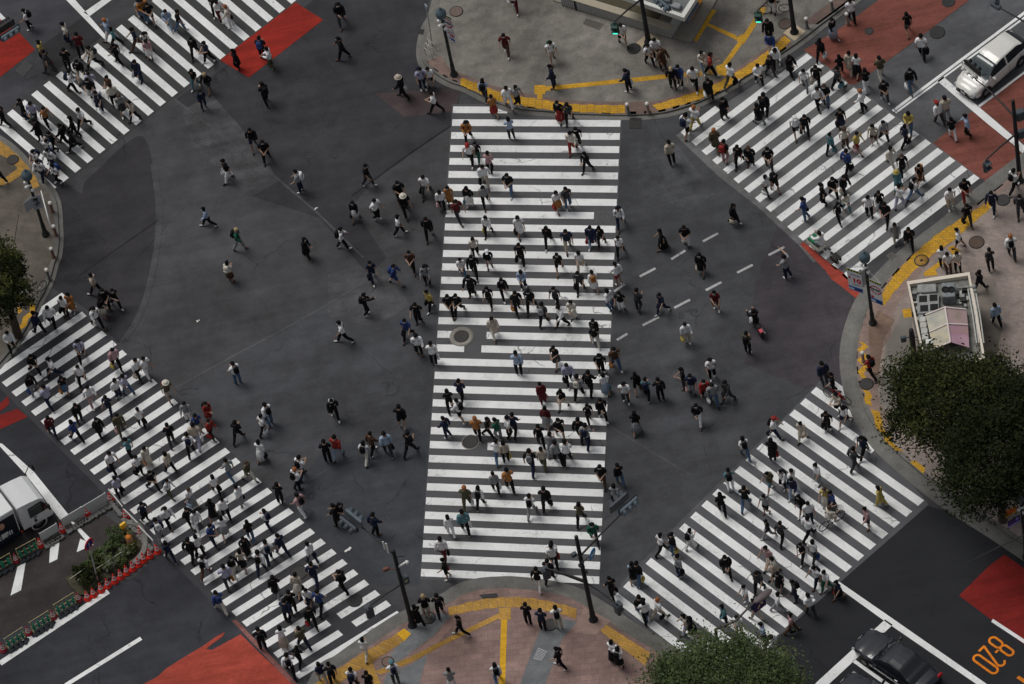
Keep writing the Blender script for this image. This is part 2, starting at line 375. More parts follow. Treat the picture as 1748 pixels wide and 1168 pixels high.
# ------------------------------------------------------------------ red road paint
red = ground_mat('red coating', alb(130, 36, 27), 'paint2', var=.12)
redo = ground_mat('orange red coating', alb(143, 60, 48), 'paint2', var=.16)
brk = ground_mat('brick red lane', alb(112, 66, 57), 'paint2', var=.16)
drk = ground_mat('dark red coating', alb(112, 30, 26), 'paint2', var=.16)
quad([(375.8, 103), (504.5, 4.3), (551.7, 34.3), (424.7, 133)], 'red_lane', 'red coating beside the upper left crossing', red)
quad([(-20, 148), (60, 85), (32, 55), (-20, 20)], 'red_lane', 'red coating at the left edge', red)
quad([(-10, 700), (14, 676), (16, 690), (-10, 712)], 'red_lane', 'faded red coating at the left edge', drk)
quad([(-10, 712), (30, 698), (47, 712), (-10, 738)], 'red_lane', 'torn red coating at the left edge', drk)
quad([(411, 1083), (440, 1112), (470, 1140), (520, 1190), (215, 1190), (245, 1168), (268, 1156), (286, 1140), (318, 1120), (345, 1104), (368, 1088), (384, 1079), (380, 1087), (366, 1097), (352, 1108), (362, 1110)], 'red_lane', 'orange red coating at the lower edge', redo)
quad([(396, 1060), (403, 1058), (520, 1180), (508, 1180)], 'red_lane', 'thin pinkish edging of the crossing', ground_mat('pinkish', alb(112, 74, 70), 'paint2', var=.3), .0165)
quad([(1366, 418), (1371, 413), (1420, 452), (1440, 466), (1471, 503), (1464, 512), (1432, 486), (1420, 478), (1408, 461)], 'red_lane', 'orange red strip under the cargo bicycle', redo)
quad([(1372, 86), (1440, 45), (1500, 0), (1530, -24), (1690, -24), (1655, 0), (1562, 70), (1500, 115), (1462, 144), (1450, 145), (1436, 130)], 'red_lane', 'brick red bus lane at the upper right', brk)
quad([(1593, 245), (1659, 190), (1733, 250), (1745, 262), (1688, 312), (1673, 304)], 'red_lane', 'brick red patch beside the right stop line', brk)
quad([(1673, 184), (1775, 106), (1790, 260), (1752, 250)], 'red_lane', 'brick red lane beside the white car', brk)
quad([(1637, 1017), (1690, 965), (1715, 947), (1790, 1000), (1790, 1132)], 'red_lane', 'dark red bus lane at the lower right', drk, .0165)

# bus lane hours painted in orange: 8-20
def stroke(mb, pts, wd, z, closed=False):
    n = len(pts); L_, R_ = [], []
    for i, p in enumerate(pts):
        a = pts[(i - 1) % n] if closed or i else p; b = pts[(i + 1) % n] if closed or i < n - 1 else p
        t = Vector((b[0] - a[0], b[1] - a[1], 0)).normalized(); q = Vector((-t.y, t.x, 0)) * wd / 2; L_.append((p[0] + q.x, p[1] + q.y, z)); R_.append((p[0] - q.x, p[1] - q.y, z))
    mb.add(L_ + R_, [(i, n + i, n + (i + 1) % n, (i + 1) % n) for i in range(n if closed else n - 1)])
def loop(cx, cy, rx, ry):          # rounded slot shape
    r = min(rx, ry); out = []
    for (sx, sy, a0) in ((1, 1, 0), (-1, 1, 90), (-1, -1, 180), (1, -1, 270)):
        for k in range(7): a = math.radians(a0 + 15 * k); out.append((cx + sx * (rx - r) + r * math.cos(a), cy + sy * (ry - r) + r * math.sin(a)))
    return out
def road_digit(ch, spot, up_px, m, lab):
    mb = MB(); w_ = .125; D = 1.5; e = .21
    if ch == '0': stroke(mb, loop(0, 0, e, D / 2), w_, 0, True)
    elif ch == '8': stroke(mb, loop(0, D / 4, e * .92, D / 4), w_, 0, True); stroke(mb, loop(0, -D / 4, e, D / 4), w_, .002, True)
    elif ch == '2':
        top = [(e * math.cos(math.radians(a)), D / 2 - e + e * math.sin(math.radians(a))) for a in range(165, -30, -15)]
        stroke(mb, top + [(-e * .9, -D / 2)], w_, 0); stroke(mb, [(-e * 1.1, -D / 2), (e, -D / 2)], w_, .002)
    else: stroke(mb, [(-.11, 0), (.11, 0)], w_, 0)
    o = mb.build('bus_lane_digits', m); p = G(*spot); u = gdir(spot[0], spot[1], *up_px)
    o.location = (p.x, p.y, .022 + .004 * '8-20'.index(ch)); o.rotation_euler = (0, 0, math.atan2(u.y, u.x) - PI / 2)
    return tag(o, lab, None, None, 'structure')
orange = ground_mat('orange road paint', alb(206, 118, 30), 'paint2', var=.1)
for ch, px in (('8', (1709.4, 1104)), ('-', (1701.5, 1112.5)), ('2', (1694.5, 1121.5)), ('0', (1682.5, 1134.5))):
    road_digit(ch, px, (46, 33), orange, 'orange painted bus lane hours 8-20 on dark lane')
quad([(1735, 1158), (1739, 1154), (1760, 1166), (1756, 1172)], 'bus_lane_digits', 'orange painted stroke at the right edge', orange, .022)
# ------------------------------------------------------------------ pavements with real kerbs
kerbstone = ground_mat('kerb granite', alb(100, 98, 93), 'tiles', var=.22, tile=1.2, mortar=.7)
gutterm = ground_mat('gutter concrete', alb(97, 96, 92), 'concrete', var=.24)
def pavement(edge, rest, m, label, smooth=True, gutter=.55, kerbw=.22):
    """edge: photo spots along the kerb line; rest: the far corners of the slab"""
    e = smoothline(edge, 5) if smooth else list(edge)
    g = [G(x, y) for x, y in e]
    far = [G(x, y) for x, y in rest]
    cen = sum(far, Vector()) / len(far)
    inn, out = [], []
    for i, p in enumerate(g):
        t = (g[min(i + 1, len(g) - 1)] - g[max(i - 1, 0)]).normalized(); n = Vector((-t.y, t.x, 0))
        if n.dot(cen - g[len(g) // 2]) < 0: n = -n
        inn.append(p + n * kerbw); out.append(p - n * gutter)
    mb = MB(); mb.poly([p[:2] for p in inn + far], -.05, PAVE)
    tag(mb.build('pavement', m), label, None, None, 'structure')
    mk, mg = MB(), MB()
    for i in range(len(g) - 1):
        mk.poly([g[i][:2], g[i + 1][:2], inn[i + 1][:2], inn[i][:2]], -.03, PAVE + .004)
        if gutter: mg.poly([g[i][:2], g[i + 1][:2], out[i + 1][:2], out[i][:2]], .0225 + (i % 2) * .0004)
    tag(mk.build('kerb', kerbstone), 'granite kerb of the ' + label, None, None, 'structure')
    if gutter: tag(mg.build('gutter', gutterm), 'concrete gutter strip along the ' + label, None, None, 'structure')
    return inn
greyc = ground_mat('grey concrete paving', alb(108, 104, 98), 'tiles', var=.3, tile=.6, mortar=.9)
pinkp = ground_mat('pink beige paving', alb(134, 122, 115), 'tiles', var=.22, tile=.3, mortar=.85, rot=.5)
redbr = ground_mat('rosy brick paving', alb(126, 104, 98), 'tiles', var=.24, tile=.62, mortar=.68, rot=.12)
brng = ground_mat('brown grey paving', alb(86, 80, 73), 'tiles', var=.25, tile=.5, mortar=.88, rot=.4)
redborder = ground_mat('reddish border paving', alb(110, 92, 85), 'tiles', var=.26, tile=.3, mortar=.85, rot=.3)
bluegrey = ground_mat('blue grey slabs', alb(104, 106, 107), 'tiles', var=.2, tile=.45, mortar=.85, rot=-.5)

topk = [(752, -30), (739.6, 25.7), (727.6, 48), (720.7, 73.8), (719.9, 96), (727, 114), (748, 130.4), (768.8, 142.4), (794.5, 151), (820, 164), (846, 176), (880, 187), (938.6, 192.5), (976, 196), (1067, 198.5), (1127, 195.3), (1170, 184.5), (1203, 172), (1237, 155), (1280, 128), (1357, 78), (1400, 45), (1452, 6), (1500, -34)]
pavement(topk, [(1480, -80), (760, -80)], greyc, 'grey pavement at the top', gutter=.3)
rk = [(1790, 255), (1748, 284), (1715.7, 308.4), (1678, 338), (1654, 359), (1619.6, 390), (1585, 416), (1545, 447), (1508, 484), (1484, 515), (1470, 545), (1460, 580), (1457, 610), (1460, 645), (1468, 678), (1482, 712), (1508, 752), (1548, 790), (1600, 833), (1640, 862), (1700, 900), (1790, 960)]
pavement(rk, [(1830, 960), (1830, 255)], pinkp, 'pink beige pavement at the right', gutter=.75)
bk = [(530, 1200), (555, 1149), (580, 1134), (614, 1110), (648.6, 1086), (686.4, 1062), (708, 1052), (735, 1040), (766, 1026), (786, 1013), (815, 1004), (848, 1001), (880, 1001), (938.6, 1008), (985, 1022), (1035, 1052), (1078, 1081), (1120, 1106), (1165, 1140), (1240, 1200)]
pavement(bk, [(1240, 1260), (530, 1260)], redbr, 'rosy brick pavement at the bottom', gutter=.6)
lk = [(-40, 218), (0, 239), (29, 261), (60, 297), (80, 318), (92, 335), (98, 355), (100, 380), (101, 415), (98, 440), (93, 452), (86, 478), (76, 500), (66, 518), (54, 545), (32, 582), (0, 622), (-40, 665)]
pavement(lk, [(-80, 600), (-80, 260)], brng, 'brown grey pavement at the left', gutter=.25)

def ptop(name, pts, m, dz=.004, lab=None, smooth=False, kind='structure'):
    if smooth: pts = smoothline(pts)
    mb = MB(); mb.poly([G(x, y, PAVE)[:2] for x, y in pts], PAVE + dz); return tag(mb.build(name, m), lab, None, None, kind)
def blocks(name, up, lo, m, dz=.008, lab=None):
    """tactile slabs laid side by side, their outer edges stepping along the curve"""
    A, B = [G(x, y, PAVE) for x, y in smoothline(up, 12)], [G(x, y, PAVE) for x, y in smoothline(lo, 12)]
    def walk(q):
        d = [0]
        for i in range(1, len(q)): d.append(d[-1] + (q[i] - q[i - 1]).length)
        return d
    da, db = walk(A), walk(B)
    def at(q, d, t):
        s = t * d[-1]
        for i in range(1, len(q)):
            if s <= d[i] + 1e-9: return q[i - 1].lerp(q[i], (s - d[i - 1]) / max(1e-6, d[i] - d[i - 1]))
        return q[-1]
    n = max(2, round((da[-1] + db[-1]) / 2 / .42)); mb = MB()
    for i in range(n):
        t0, t1 = i / n, (i + 1) / n - .018 / ((da[-1] + db[-1]) / 2)
        a0, a1, b0, b1 = at(A, da, t0), at(A, da, t1), at(B, db, t0), at(B, db, t1); j = ((i % 2) - .5) * .035; v = (b0 - a0).normalized() * j
        mb.poly([(a0 + v)[:2], (a1 + v)[:2], (b1 + v)[:2], (b0 + v)[:2]], PAVE + dz)
    return tag(mb.build(name, m), lab, None, None, 'structure')
def band(name, up, lo, m, dz=.008, lab=None):
    a, b = smoothline(up, 4), smoothline(lo, 4); mb = MB()
    A, B = [G(x, y, PAVE) for x, y in a], [G(x, y, PAVE) for x, y in b]
    for i in range(len(A) - 1):
        j = lambda k: B[min(len(B) - 1, round(k * (len(B) - 1) / (len(A) - 1)))]
        mb.poly([A[i][:2], A[i + 1][:2], j(i + 1)[:2], j(i)[:2]], PAVE + dz + (i % 2) * .0004)
    return tag(mb.build(name, m), lab, None, None, 'structure')
band('paving_border', [(752, 95), (770, 118), (800, 130), (845, 147), (900, 160), (980, 172), (1070, 174), (1120, 172), (1170, 157), (1203, 144), (1236, 130), (1290, 95), (1340, 56)],
     [(728, 105), (755, 129), (790, 145), (840, 168), (900, 184), (980, 192), (1070, 195), (1124, 192), (1170, 180), (1203, 168), (1240, 151), (1300, 112), (1352, 77)], redborder, .004, 'reddish paved border of the top pavement')
ptop('paving_border', [(1370, 40), (1440, -14), (1456, -2), (1396, 42)], redborder, .004, 'reddish paved edge by the upper right lane')
band('paving_border', [(1735, 296), (1680, 338), (1625, 384), (1560, 432), (1512, 482), (1486, 520), (1473, 552), (1463, 600), (1465, 650), (1480, 690), (1500, 730)],
     [(1742, 300), (1692, 344), (1640, 400), (1590, 445), (1545, 500), (1524, 540), (1520, 575), (1498, 610), (1497, 655), (1504, 690), (1520, 720)], ground_mat('rosy border paving', alb(126, 108, 100), 'tiles', var=.15, tile=.3, mortar=.88), .004, 'rosy paved border of the right pavement')
ptop('paving_border', [(1482, 560), (1500, 530), (1528, 546), (1508, 582), (1500, 640), (1486, 640)], ground_mat('brown border paving', alb(112, 92, 80), 'tiles', var=.2, tile=.3, mortar=.85), .006, 'brown paved patch round the banner lamp')
ptop('paving_patch', [(1512, 590), (1540, 535), (1556, 540), (1560, 640), (1520, 700), (1500, 690)], ground_mat('smooth grey slabs', alb(112, 108, 101), 'concrete', var=.12), .007, 'smooth grey slabs left of the small building')
ptop('paving_patch', [(1668, 470), (1700, 478), (1712, 560), (1690, 640), (1660, 560)], ground_mat('darker slabs', alb(112, 104, 96), 'tiles', var=.15, tile=.6, mortar=.9), .005, 'greyer slabs right of the small building')
ptop('paving_patch', [(702, 1068), (752, 1045), (768, 1052), (740, 1085), (680, 1130), (640, 1148), (660, 1128)], bluegrey, .004, 'blue grey slabs behind the signal pole')
ptop('paving_patch', [(925, 1066), (962, 1056), (985, 1062), (960, 1090), (930, 1170), (885, 1175), (905, 1120)], bluegrey, .004, 'blue grey slab strip on the brick pavement')
ptop('paving_patch', [(700, 1135), (730, 1118), (712, 1180), (650, 1180), (660, 1150)], bluegrey, .005, 'blue grey slabs at the lower edge')
ptop('paving_patch', [(985, 1060), (998, 1037), (1043, 1060), (1016, 1084), (980, 1080)], ground_mat('pinkish plinth paving', alb(138, 116, 107), 'tiles', var=.12, tile=.3, mortar=.9), .006, 'pink paved patch round the pole base')
ptop('paving_patch', [(705, 1120), (770, 1058), (790, 1050), (745, 1100)], ground_mat('pinkish paving2', alb(132, 106, 98), 'tiles', var=.12, tile=.3, mortar=.9), .003, 'pinkish slabs between tactile strips')

# ------------------------------------------------------------------ yellow tactile paving
yel = ground_mat('tactile yellow', alb(180, 137, 44), 'tiles', var=.2, tile=.3, mortar=.62, rot=.2)
yeld = ground_mat('tactile worn yellow', alb(156, 120, 60), 'tiles', var=.22, tile=.3, mortar=.65, rot=.6)
yelb = ground_mat('tactile fresh yellow', alb(204, 156, 40), 'tiles', var=.1, tile=.3, mortar=.75)
TP = 'tactile_paving'
blocks(TP, [(787, 133), (810, 141), (840, 153), (862, 159), (891, 165), (935, 172), (980, 178), (1067, 180)], [(786, 146), (820, 160), (845, 171), (870, 177), (905, 183), (940, 188), (980, 191.5), (1067, 194)], yel, .009, 'curved yellow tactile strip above the central crossing')
blocks(TP, [(1114, 180), (1170, 163), (1203, 151), (1234, 137), (1290, 102), (1340, 61)], [(1124, 189), (1170, 177), (1203, 166), (1240, 149.5), (1300, 112), (1351, 70)], yel, .009, 'curved yellow tactile strip by the upper right crossing')
ptop(TP, [(931, 148), (1138, 127), (1138, 134.5), (931, 155.5)], yel, .009, 'long thin yellow tactile strip on the top pavement')
ptop(TP, [(912, 146), (931, 145), (931, 161), (912, 161)], yel, .0094, 'yellow tactile square at the strip end')
ptop(TP, [(917, 161), (926, 161), (926, 170), (917, 169)], yel, .0094, 'short yellow tactile link')
ptop(TP, [(1138, 127), (1222, 119), (1222, 127), (1138, 134.5)], yeld, .009, 'worn yellow tactile strip by the seated couple')
ptop(TP, [(1222, 113), (1237, 108), (1243, 130), (1225, 128)], yel, .0096, 'yellow tactile junction')
ptop(TP, [(1231, 112), (1260, 72), (1267, 76), (1240, 113)], yel, .009, 'yellow tactile strip leading up')
ptop(TP, [(1256, 65), (1268, 58), (1278, 63), (1270, 75), (1262, 77)], yel, .0096, 'yellow tactile node')
ptop(TP, [(1269, 60), (1300, 12), (1310, 14), (1278, 63)], yel, .009, 'yellow tactile strip towards the top edge')
ptop(TP, [(1206, 44), (1210, 40), (1258, 61), (1256, 68)], yel, .0088, 'yellow tactile branch')
ptop(TP, [(1206.3, 12.5), (1223, 18), (1190, 71.5), (1173.5, 66)], yel, .009, 'broad yellow tactile bar by the kiosk')
blocks(TP, [(1686, 345), (1630, 380), (1597, 402), (1558, 436.6), (1522, 476), (1498, 515.6)], [(1698, 350), (1654, 387), (1619.6, 417), (1585, 440), (1534, 490), (1508, 525)], yel, .009, 'broad curved yellow tactile strip on the right pavement')
ptop(TP, [(1617, 423), (1627, 419), (1639, 428), (1628, 437)], yel, .009, 'yellow tactile square by the lamp side')
ptop(TP, [(1576, 466), (1607, 444), (1610, 450), (1597, 461), (1601, 470), (1578, 472)], yel, .009, 'stepped yellow tactile piece')
ptop(TP, [(1540, 528.5), (1555, 526.5), (1557, 541), (1543, 543)], yel, .009, 'yellow tactile square at the building wall')
def zig(pts, wd, lab, m):
    z = []
    for i, (x, y) in enumerate(pts): z.append((x + (wd * .8 if i % 2 else 0), y))
    zz = [(x - wd * 1.25, y - 3) for x, y in z]
    ptop(TP, z + zz[::-1], m, .009, lab)
zig([(1474, 585), (1476, 592), (1473, 600), (1476, 610), (1473, 618), (1477, 628), (1474, 637), (1474, 648)], 8, 'zigzag yellow tactile strip by the right kerb', yel)
zig([(1484, 668), (1482, 676), (1486, 684), (1482, 693)], 9, 'short zigzag yellow tactile strip', yel)
zig([(1500, 702), (1497, 716), (1508, 732), (1512, 746), (1524, 756), (1534, 772)], 11, 'yellow tactile strip under the dark tree', yel)
ptop(TP, [(1553, 789), (1562, 786), (1580, 800), (1576, 809)], yel, .009, 'yellow tactile piece under the dark tree')
blocks(TP, [(765, 1038), (820, 1024), (880, 1019.5), (930, 1025), (985, 1039)], [(767, 1051.5), (805, 1043.5), (850, 1037.5), (885, 1037.5), (940, 1045), (984, 1056)], yeld, .009, 'curved yellow tactile strip below the central crossing')
ptop(TP, [(852, 1038), (872, 1038), (872, 1058), (852, 1058)], yeld, .0096, 'yellow tactile junction on the brick')
ptop(TP, [(855.5, 1058), (865.8, 1058), (862, 1180), (851.5, 1180)], yelb, .009, 'bright straight yellow tactile strip')
ptop(TP, [(852, 1047), (852, 1056), (760, 1100), (700, 1132), (650, 1152), (640, 1146), (700, 1122), (775, 1084)], yeld, .0088, 'slanting worn tactile strip')
blocks(TP, [(684, 1078), (655, 1095), (623, 1113), (580, 1140), (545, 1162), (520, 1178)], [(694, 1092), (668, 1109), (636, 1130), (600, 1152), (580, 1167), (560, 1180)], yeld, .0086, 'worn yellow tactile strip along the lower left crossing')
ptop(TP, [(678, 1081), (690, 1073), (702, 1082), (690, 1095)], yelb, .0098, 'bright yellow tactile square')
ptop(TP, [(610, 1120), (628, 1112), (655, 1180), (640, 1180)], yeld, .0092, 'worn yellow tactile link at the lower edge')
ptop(TP, [(1024.5, 1077), (1035, 1066.7), (1110, 1114.7), (1101.7, 1137)], yeld, .009, 'yellow tactile strip by the round tree')
blocks(TP, [(-10, 232), (20, 256), (43, 279), (60, 302), (68, 318)], [(-10, 258), (14, 272), (32, 290), (48, 312), (56, 324)], yeld, .009, 'worn tactile strip at the left corner')
ptop(TP, [(36, 284), (46, 292), (14, 314), (-4, 318), (-4, 306), (8, 304)], yeld, .0094, 'worn tactile branch at the left corner')
zig([(60, 522), (54, 536), (48, 545), (40, 556), (32, 566), (24, 580)], 7, 'zigzag tactile strip beside the left tree', yel)
ptop(TP, [(28, 527), (34, 524), (38, 531), (32, 536)], yel, .009, 'small tactile square by the left tree')
# construction island ground edge
# ------------------------------------------------------------------ covers in the ground
iron = mat('cast iron', alb(54, 53, 52), .7, var=.25, scale=30, bump=.3)
irond = mat('dark iron', alb(43, 42, 42), .7, var=.25, scale=30, bump=.3)
ringm = ground_mat('patched concrete ring', alb(122, 119, 112), 'concrete', var=.2)
def manhole(x, y, r, lab, lev=0.0, m=iron, ring=None, dz=.02):
    p = G(x, y, lev); o = empty('manhole_cover', (p.x, p.y, lev + dz))
    tag(o, lab, 'manhole cover', 'round covers in the ground')
    if ring:
        mb = MB(); mb.lathe([(ring, -.01), (ring, .006), (r + .02, .008), (r + .02, -.01)], n=28, cap=False); mb.build('concrete_ring', ringm, o)
    mb = MB(); mb.lathe([(r, -.01), (r, .01), (r * .96, .016), (r * .9, .012), (0.0001, .013)], n=28)
    for i in range(5):
        for j in range(5):
            if (i - 2) ** 2 + (j - 2) ** 2 < 5: mb.box(((i - 2) * r * .35, (j - 2) * r * .35, .016), (r * .16, r * .16, .008))
    mb.build('lid', m, o)
    mb = MB(); mb.lathe([(r + .0, -.012), (r + .045, -.012), (r + .045, .013), (r + .002, .013)], n=28, cap=False); mb.build('rim', irond, o)
    return o
manhole(788, 575, .36, 'grey manhole cover in a broken concrete ring on the upper left of central crossing', ring=.66)
manhole(803, 755, .38, 'grey manhole cover on the lower left stripes of central crossing', ring=.48)
manhole(1600, 56, .40, 'dark manhole cover on the pale grey lane above the white car', m=irond)
manhole(1619, 4, .33, 'dark manhole cover on the brick red lane at the top edge', m=irond)
manhole(1483.5, 54, .2, 'small grey cover in the brick red lane', dz=.026)
manhole(1340, 41, .34, 'brown manhole cover beside the upper right signal pole', PAVE, mat('brown iron', alb(78, 66, 60), .8, var=.2, scale=20))
manhole(1082, 83.5, .34, 'dark manhole cover by the top signal pole', PAVE, irond)
manhole(779, 20, .34, 'reddish manhole cover near the top lamp post', PAVE, mat('reddish iron', alb(98, 84, 78), .8, var=.2, scale=20))
manhole(1712, 342, .34, 'grey manhole cover by the right signal pole', PAVE)
manhole(1667, 414, .38, 'brown manhole cover in the middle of the right pavement', PAVE, mat('rusty iron', alb(80, 66, 58), .8, var=.3, scale=20))
manhole(1479, 656, .34, 'grey manhole cover between zigzag tactile strips', PAVE)
manhole(22, 273, .3, 'grey manhole cover on the left corner pavement', PAVE)
manhole(731, 1055, .36, 'grey manhole cover beside the lower left signal pole', PAVE)
manhole(940, 1067, .33, 'grey manhole cover on the bottom pavement behind the standing pair', PAVE)
manhole(510, 978, .42, 'grey manhole cover in cracked paint on the lower left crossing')
manhole(606, 1026, .36, 'dark manhole cover in the broken stripes near the left signal pole', m=irond)
manhole(662, 1130, .28, 'brownish manhole cover on the worn tactile strip', PAVE, mat('brown iron2', alb(112, 92, 84), .8, var=.2, scale=20))
# ring-framed cover on the tactile strip
p = G(1573, 445, PAVE); o = empty('manhole_cover', (p.x, p.y, PAVE + .012)); tag(o, 'yellow tiled cover with a thick dark ring on the tactile strip', 'manhole cover', 'round covers in the ground')
mb = MB(); mb.lathe([(.34, 0), (.34, .006), (.0001, .007)], n=30); mb.build('tile_inlay', yeld, o)
mb = MB(); mb.lathe([(.34, -.004), (.40, -.004), (.40, .012), (.34, .012)], n=30, cap=False); mb.build('rim', irond, o)
mb = MB(); mb.lathe([(.09, 0), (.09, .012), (.0001, .013)], n=14); mb.build('cap', irond, o)
def grate(pts, lab, lev=0.0, m=None, z=.024, bars=8):
    q = [G(x, y, lev) for x, y in pts]; c = sum(q, Vector()) / 4; o = empty('drain_grate', (c.x, c.y, lev + z)); tag(o, lab, 'grate', 'flat grates and lids in the ground')
    q = [p - c for p in q]
    mb = MB(); mb.poly([p[:2] for p in q], -.012, .004); mb.build('plate', m or irond, o)
    mb = MB()
    for i in range(1, bars):
        a, b = q[0].lerp(q[1], i / bars), q[3].lerp(q[2], i / bars); a = a.lerp(b, .05); b = b.lerp(a, .05)
        mb.tube([a + Vector((0, 0, .006)), b + Vector((0, 0, .006))], .012, 5, 0, True, False)
    mb.build('bars', iron, o)
grate([(1075, 202), (1095, 202), (1095, 220), (1074, 220)], 'dark square grate right of the central crossing top')
grate([(1020, 362), (1042, 362), (1040, 381), (1017, 381)], 'ribbed grey grate cut into the ninth central stripe', m=mat('ribbed steel', alb(80, 80, 80), .7, var=.2))
grate([(714, 49), (728, 52), (726, 61), (713, 58)], 'dark square grate in the gutter near the top lamp post')
0 and grate([(1452, 300), (1470, 308), (1466, 332), (1446, 322)], 'worn square lid under the upper right stripes', m=mat('worn lid', alb(84, 84, 84), .8, var=.3))
grate([(26, 121), (42, 105), (57, 113), (40, 132)], 'grey square lid by the red coating at the upper left', m=mat('grey lid', alb(62, 62, 62), .8, var=.2))
grate([(818, 1016), (848, 1013), (850, 1020), (824, 1022)], 'dark drain grate in the bottom kerb', PAVE)
grate([(910, 1125), (919, 1106), (935, 1113), (925, 1129)], 'pale square lid in the blue grey slab strip', PAVE, mat('pale lid', alb(142, 142, 145), .7, var=.08))
grate([(994, 41), (1000, 31), (1031, 41), (1022, 52)], 'grey slab lid before the kiosk wall', PAVE, mat('slab lid', alb(98, 94, 88), .8, var=.1))
grate([(1513, 437), (1522, 431), (1532, 437), (1522, 446)], 'pale slab in the right gutter', 0, mat('slab pale', alb(96, 95, 92), .8, var=.1))

# a few scraps of litter
litter = mat('paper scrap', alb(200, 200, 196), .8)
for x, y, lab in ((538.5, 357, 'white paper scrap on the pale asphalt seam at the left'), (594, 939, 'white plastic strip lying near the lower left crossing'), (337, 549, 'tiny white paper scrap on the left asphalt')):
    p = G(x, y); mb = MB(); a = rnd.random() * 3
    for k, (ln, wd, dz) in enumerate(((.24, .12, .0), (.13, .12, .012))):
        mb.bbox((k * .1, k * .03, .03 + dz), (ln * .6 if y < 900 else ln * 1.7, wd * (.6 if y < 900 else 1), .012), a + k * .5, b=.004)
    o = mb.build('paper_scrap', litter, None, (p.x, p.y, 0)); tag(o, lab, 'litter', 'scraps of litter')
# ------------------------------------------------------------------ street furniture
blackm = mat('black painted steel', (.016, .016, .018), .45, var=.2, scale=3)
greym = mat('signal grey steel', alb(74, 84, 92), .5, var=.2, scale=4)
dgreym = mat('dark grey casing', alb(58, 64, 70), .5, var=.15)
steel = mat('brushed steel', (.35, .35, .36), .4, var=.15, metal=.7)
whitep = mat('white enamel', (.72, .72, .70), .4, var=.06)
greenl = emit('green signal lamp', (.05, .9, .62), 1.3)
lensd = mat('unlit lens', (.05, .06, .06), .2, var=.1)
CAP = Vector((0, 0, 1))
def pole_mb(h, r0, r1):
    mb = MB(); mb.lathe([(r0 * 1.9, 0), (r0 * 1.9, .04), (r0 * 1.25, .06), (r0 * 1.15, .7), (r0, .75), (r1, h - .03), (r1 * .7, h), (.001, h + .01)], n=14)
    return mb
def vehicle_head(root, c, dirv, facing, n=3, m=None, k=.86):
    """a sideways row of three hooded lamps; dirv runs along the row"""
    m = m or greym; z = Vector((0, 0, 1)); f = facing.normalized(); d = dirv.normalized()
    M = Matrix((d, f, z)).transposed()
    mb = MB(); L = .38 * n + .1; kk = k
    mb.bbox(c, (L, .24 * k, .42 * k), M=M, b=.05); mb.bbox(c - f * .13 * k, (L + .12, .03, .56 * k), M=M, b=.012)
    head = mb.build('signal_head', m, root)
    for i in range(n):
        q = c + d * ((i - (n - 1) / 2) * .38) + f * .13 * kk
        mb = MB(); mb.ball(q, (.14 * kk, .03, .14 * kk), 12, 6, M=M); mb.build('lens', lensd, head)
        mb = MB(); vs = []
        for k in range(9):
            a = PI * (k / 8) ; ca, sa = math.cos(a), math.sin(a)
            vs += [q + (d * ca * .16 + z * sa * .16) * kk - f * .02, q + (d * ca * .165 + z * (sa * .165 - .02)) * kk + f * (.26 + .02 * sa) * kk]
        vs += [v + z * .012 + (v - q).normalized() * .008 for v in vs]
        fs = [(2 * k, 2 * k + 2, 2 * k + 3, 2 * k + 1) for k in range(8)] + [(18 + 2 * k, 18 + 2 * k + 1, 18 + 2 * k + 3, 18 + 2 * k + 2) for k in range(8)] + [(2 * k + 1, 2 * k + 3, 18 + 2 * k + 3, 18 + 2 * k + 1) for k in range(8)]
        mb.add(vs, fs, 0, True); mb.build('hood', m, head)
    return head
def ped_head(root, c, facing, lit=False, m=None):
    z = Vector((0, 0, 1)); f = facing.normalized(); f.z = 0; f.normalize(); d = z.cross(f)
    M = Matrix((d, f, z)).transposed(); m = m or dgreym
    mb = MB(); mb.bbox(c, (.44, .22, .84), M=M, b=.07); mb.tube([c + z * .4, c + z * .58], .05, 8); head = mb.build('pedestrian_signal', m, root)
    for k, (dz, on) in enumerate(((.2, False), (-.2, lit))):
        q = c + f * .115 + z * dz
        mb = MB(); mb.bbox(q, (.3, .02, .3), M=M, b=.008)
        if on:
            gm = greenl
        else: gm = lensd
        ln = mb.build('lens', gm, head)
        mb = MB(); mb.bbox(q + z * .17 + f * .08, (.36, .2, .02), M=M, b=.008)
        mb.bbox(q + d * .17 + z * .08 + f * .07, (.02, .16, .18), M=M, b=.008); mb.bbox(q - d * .17 + z * .08 + f * .07, (.02, .16, .18), M=M, b=.008)
        mb.build('hood', m, head)
    return head
def arm(root, a, b, r=.05, name='arm', m=None):
    mb = MB(); a, b = Vector(a), Vector(b); mb.tube([a, a.lerp(b, .5) + CAP * .06, b], [r * 1.2, r, r * .8], 8); return mb.build(name, m or blackm, root)
def sigpole(x, y, h, lab, lev=PAVE, r0=.13, r1=.1):
    p = G(x, y, lev); o = empty('traffic_signal', p); tag(o, lab, 'traffic signal', 'signal poles at the kerbs')
    pole_mb(h, r0, r1).build('pole', blackm, o)
    return o, p
def rel(p, x, y, h): return G(x, y, h) - p          # a spot h metres up, seen at x,y, relative to p
toward = lambda x, y, dx, dy: gdir(x, y, dx, dy)

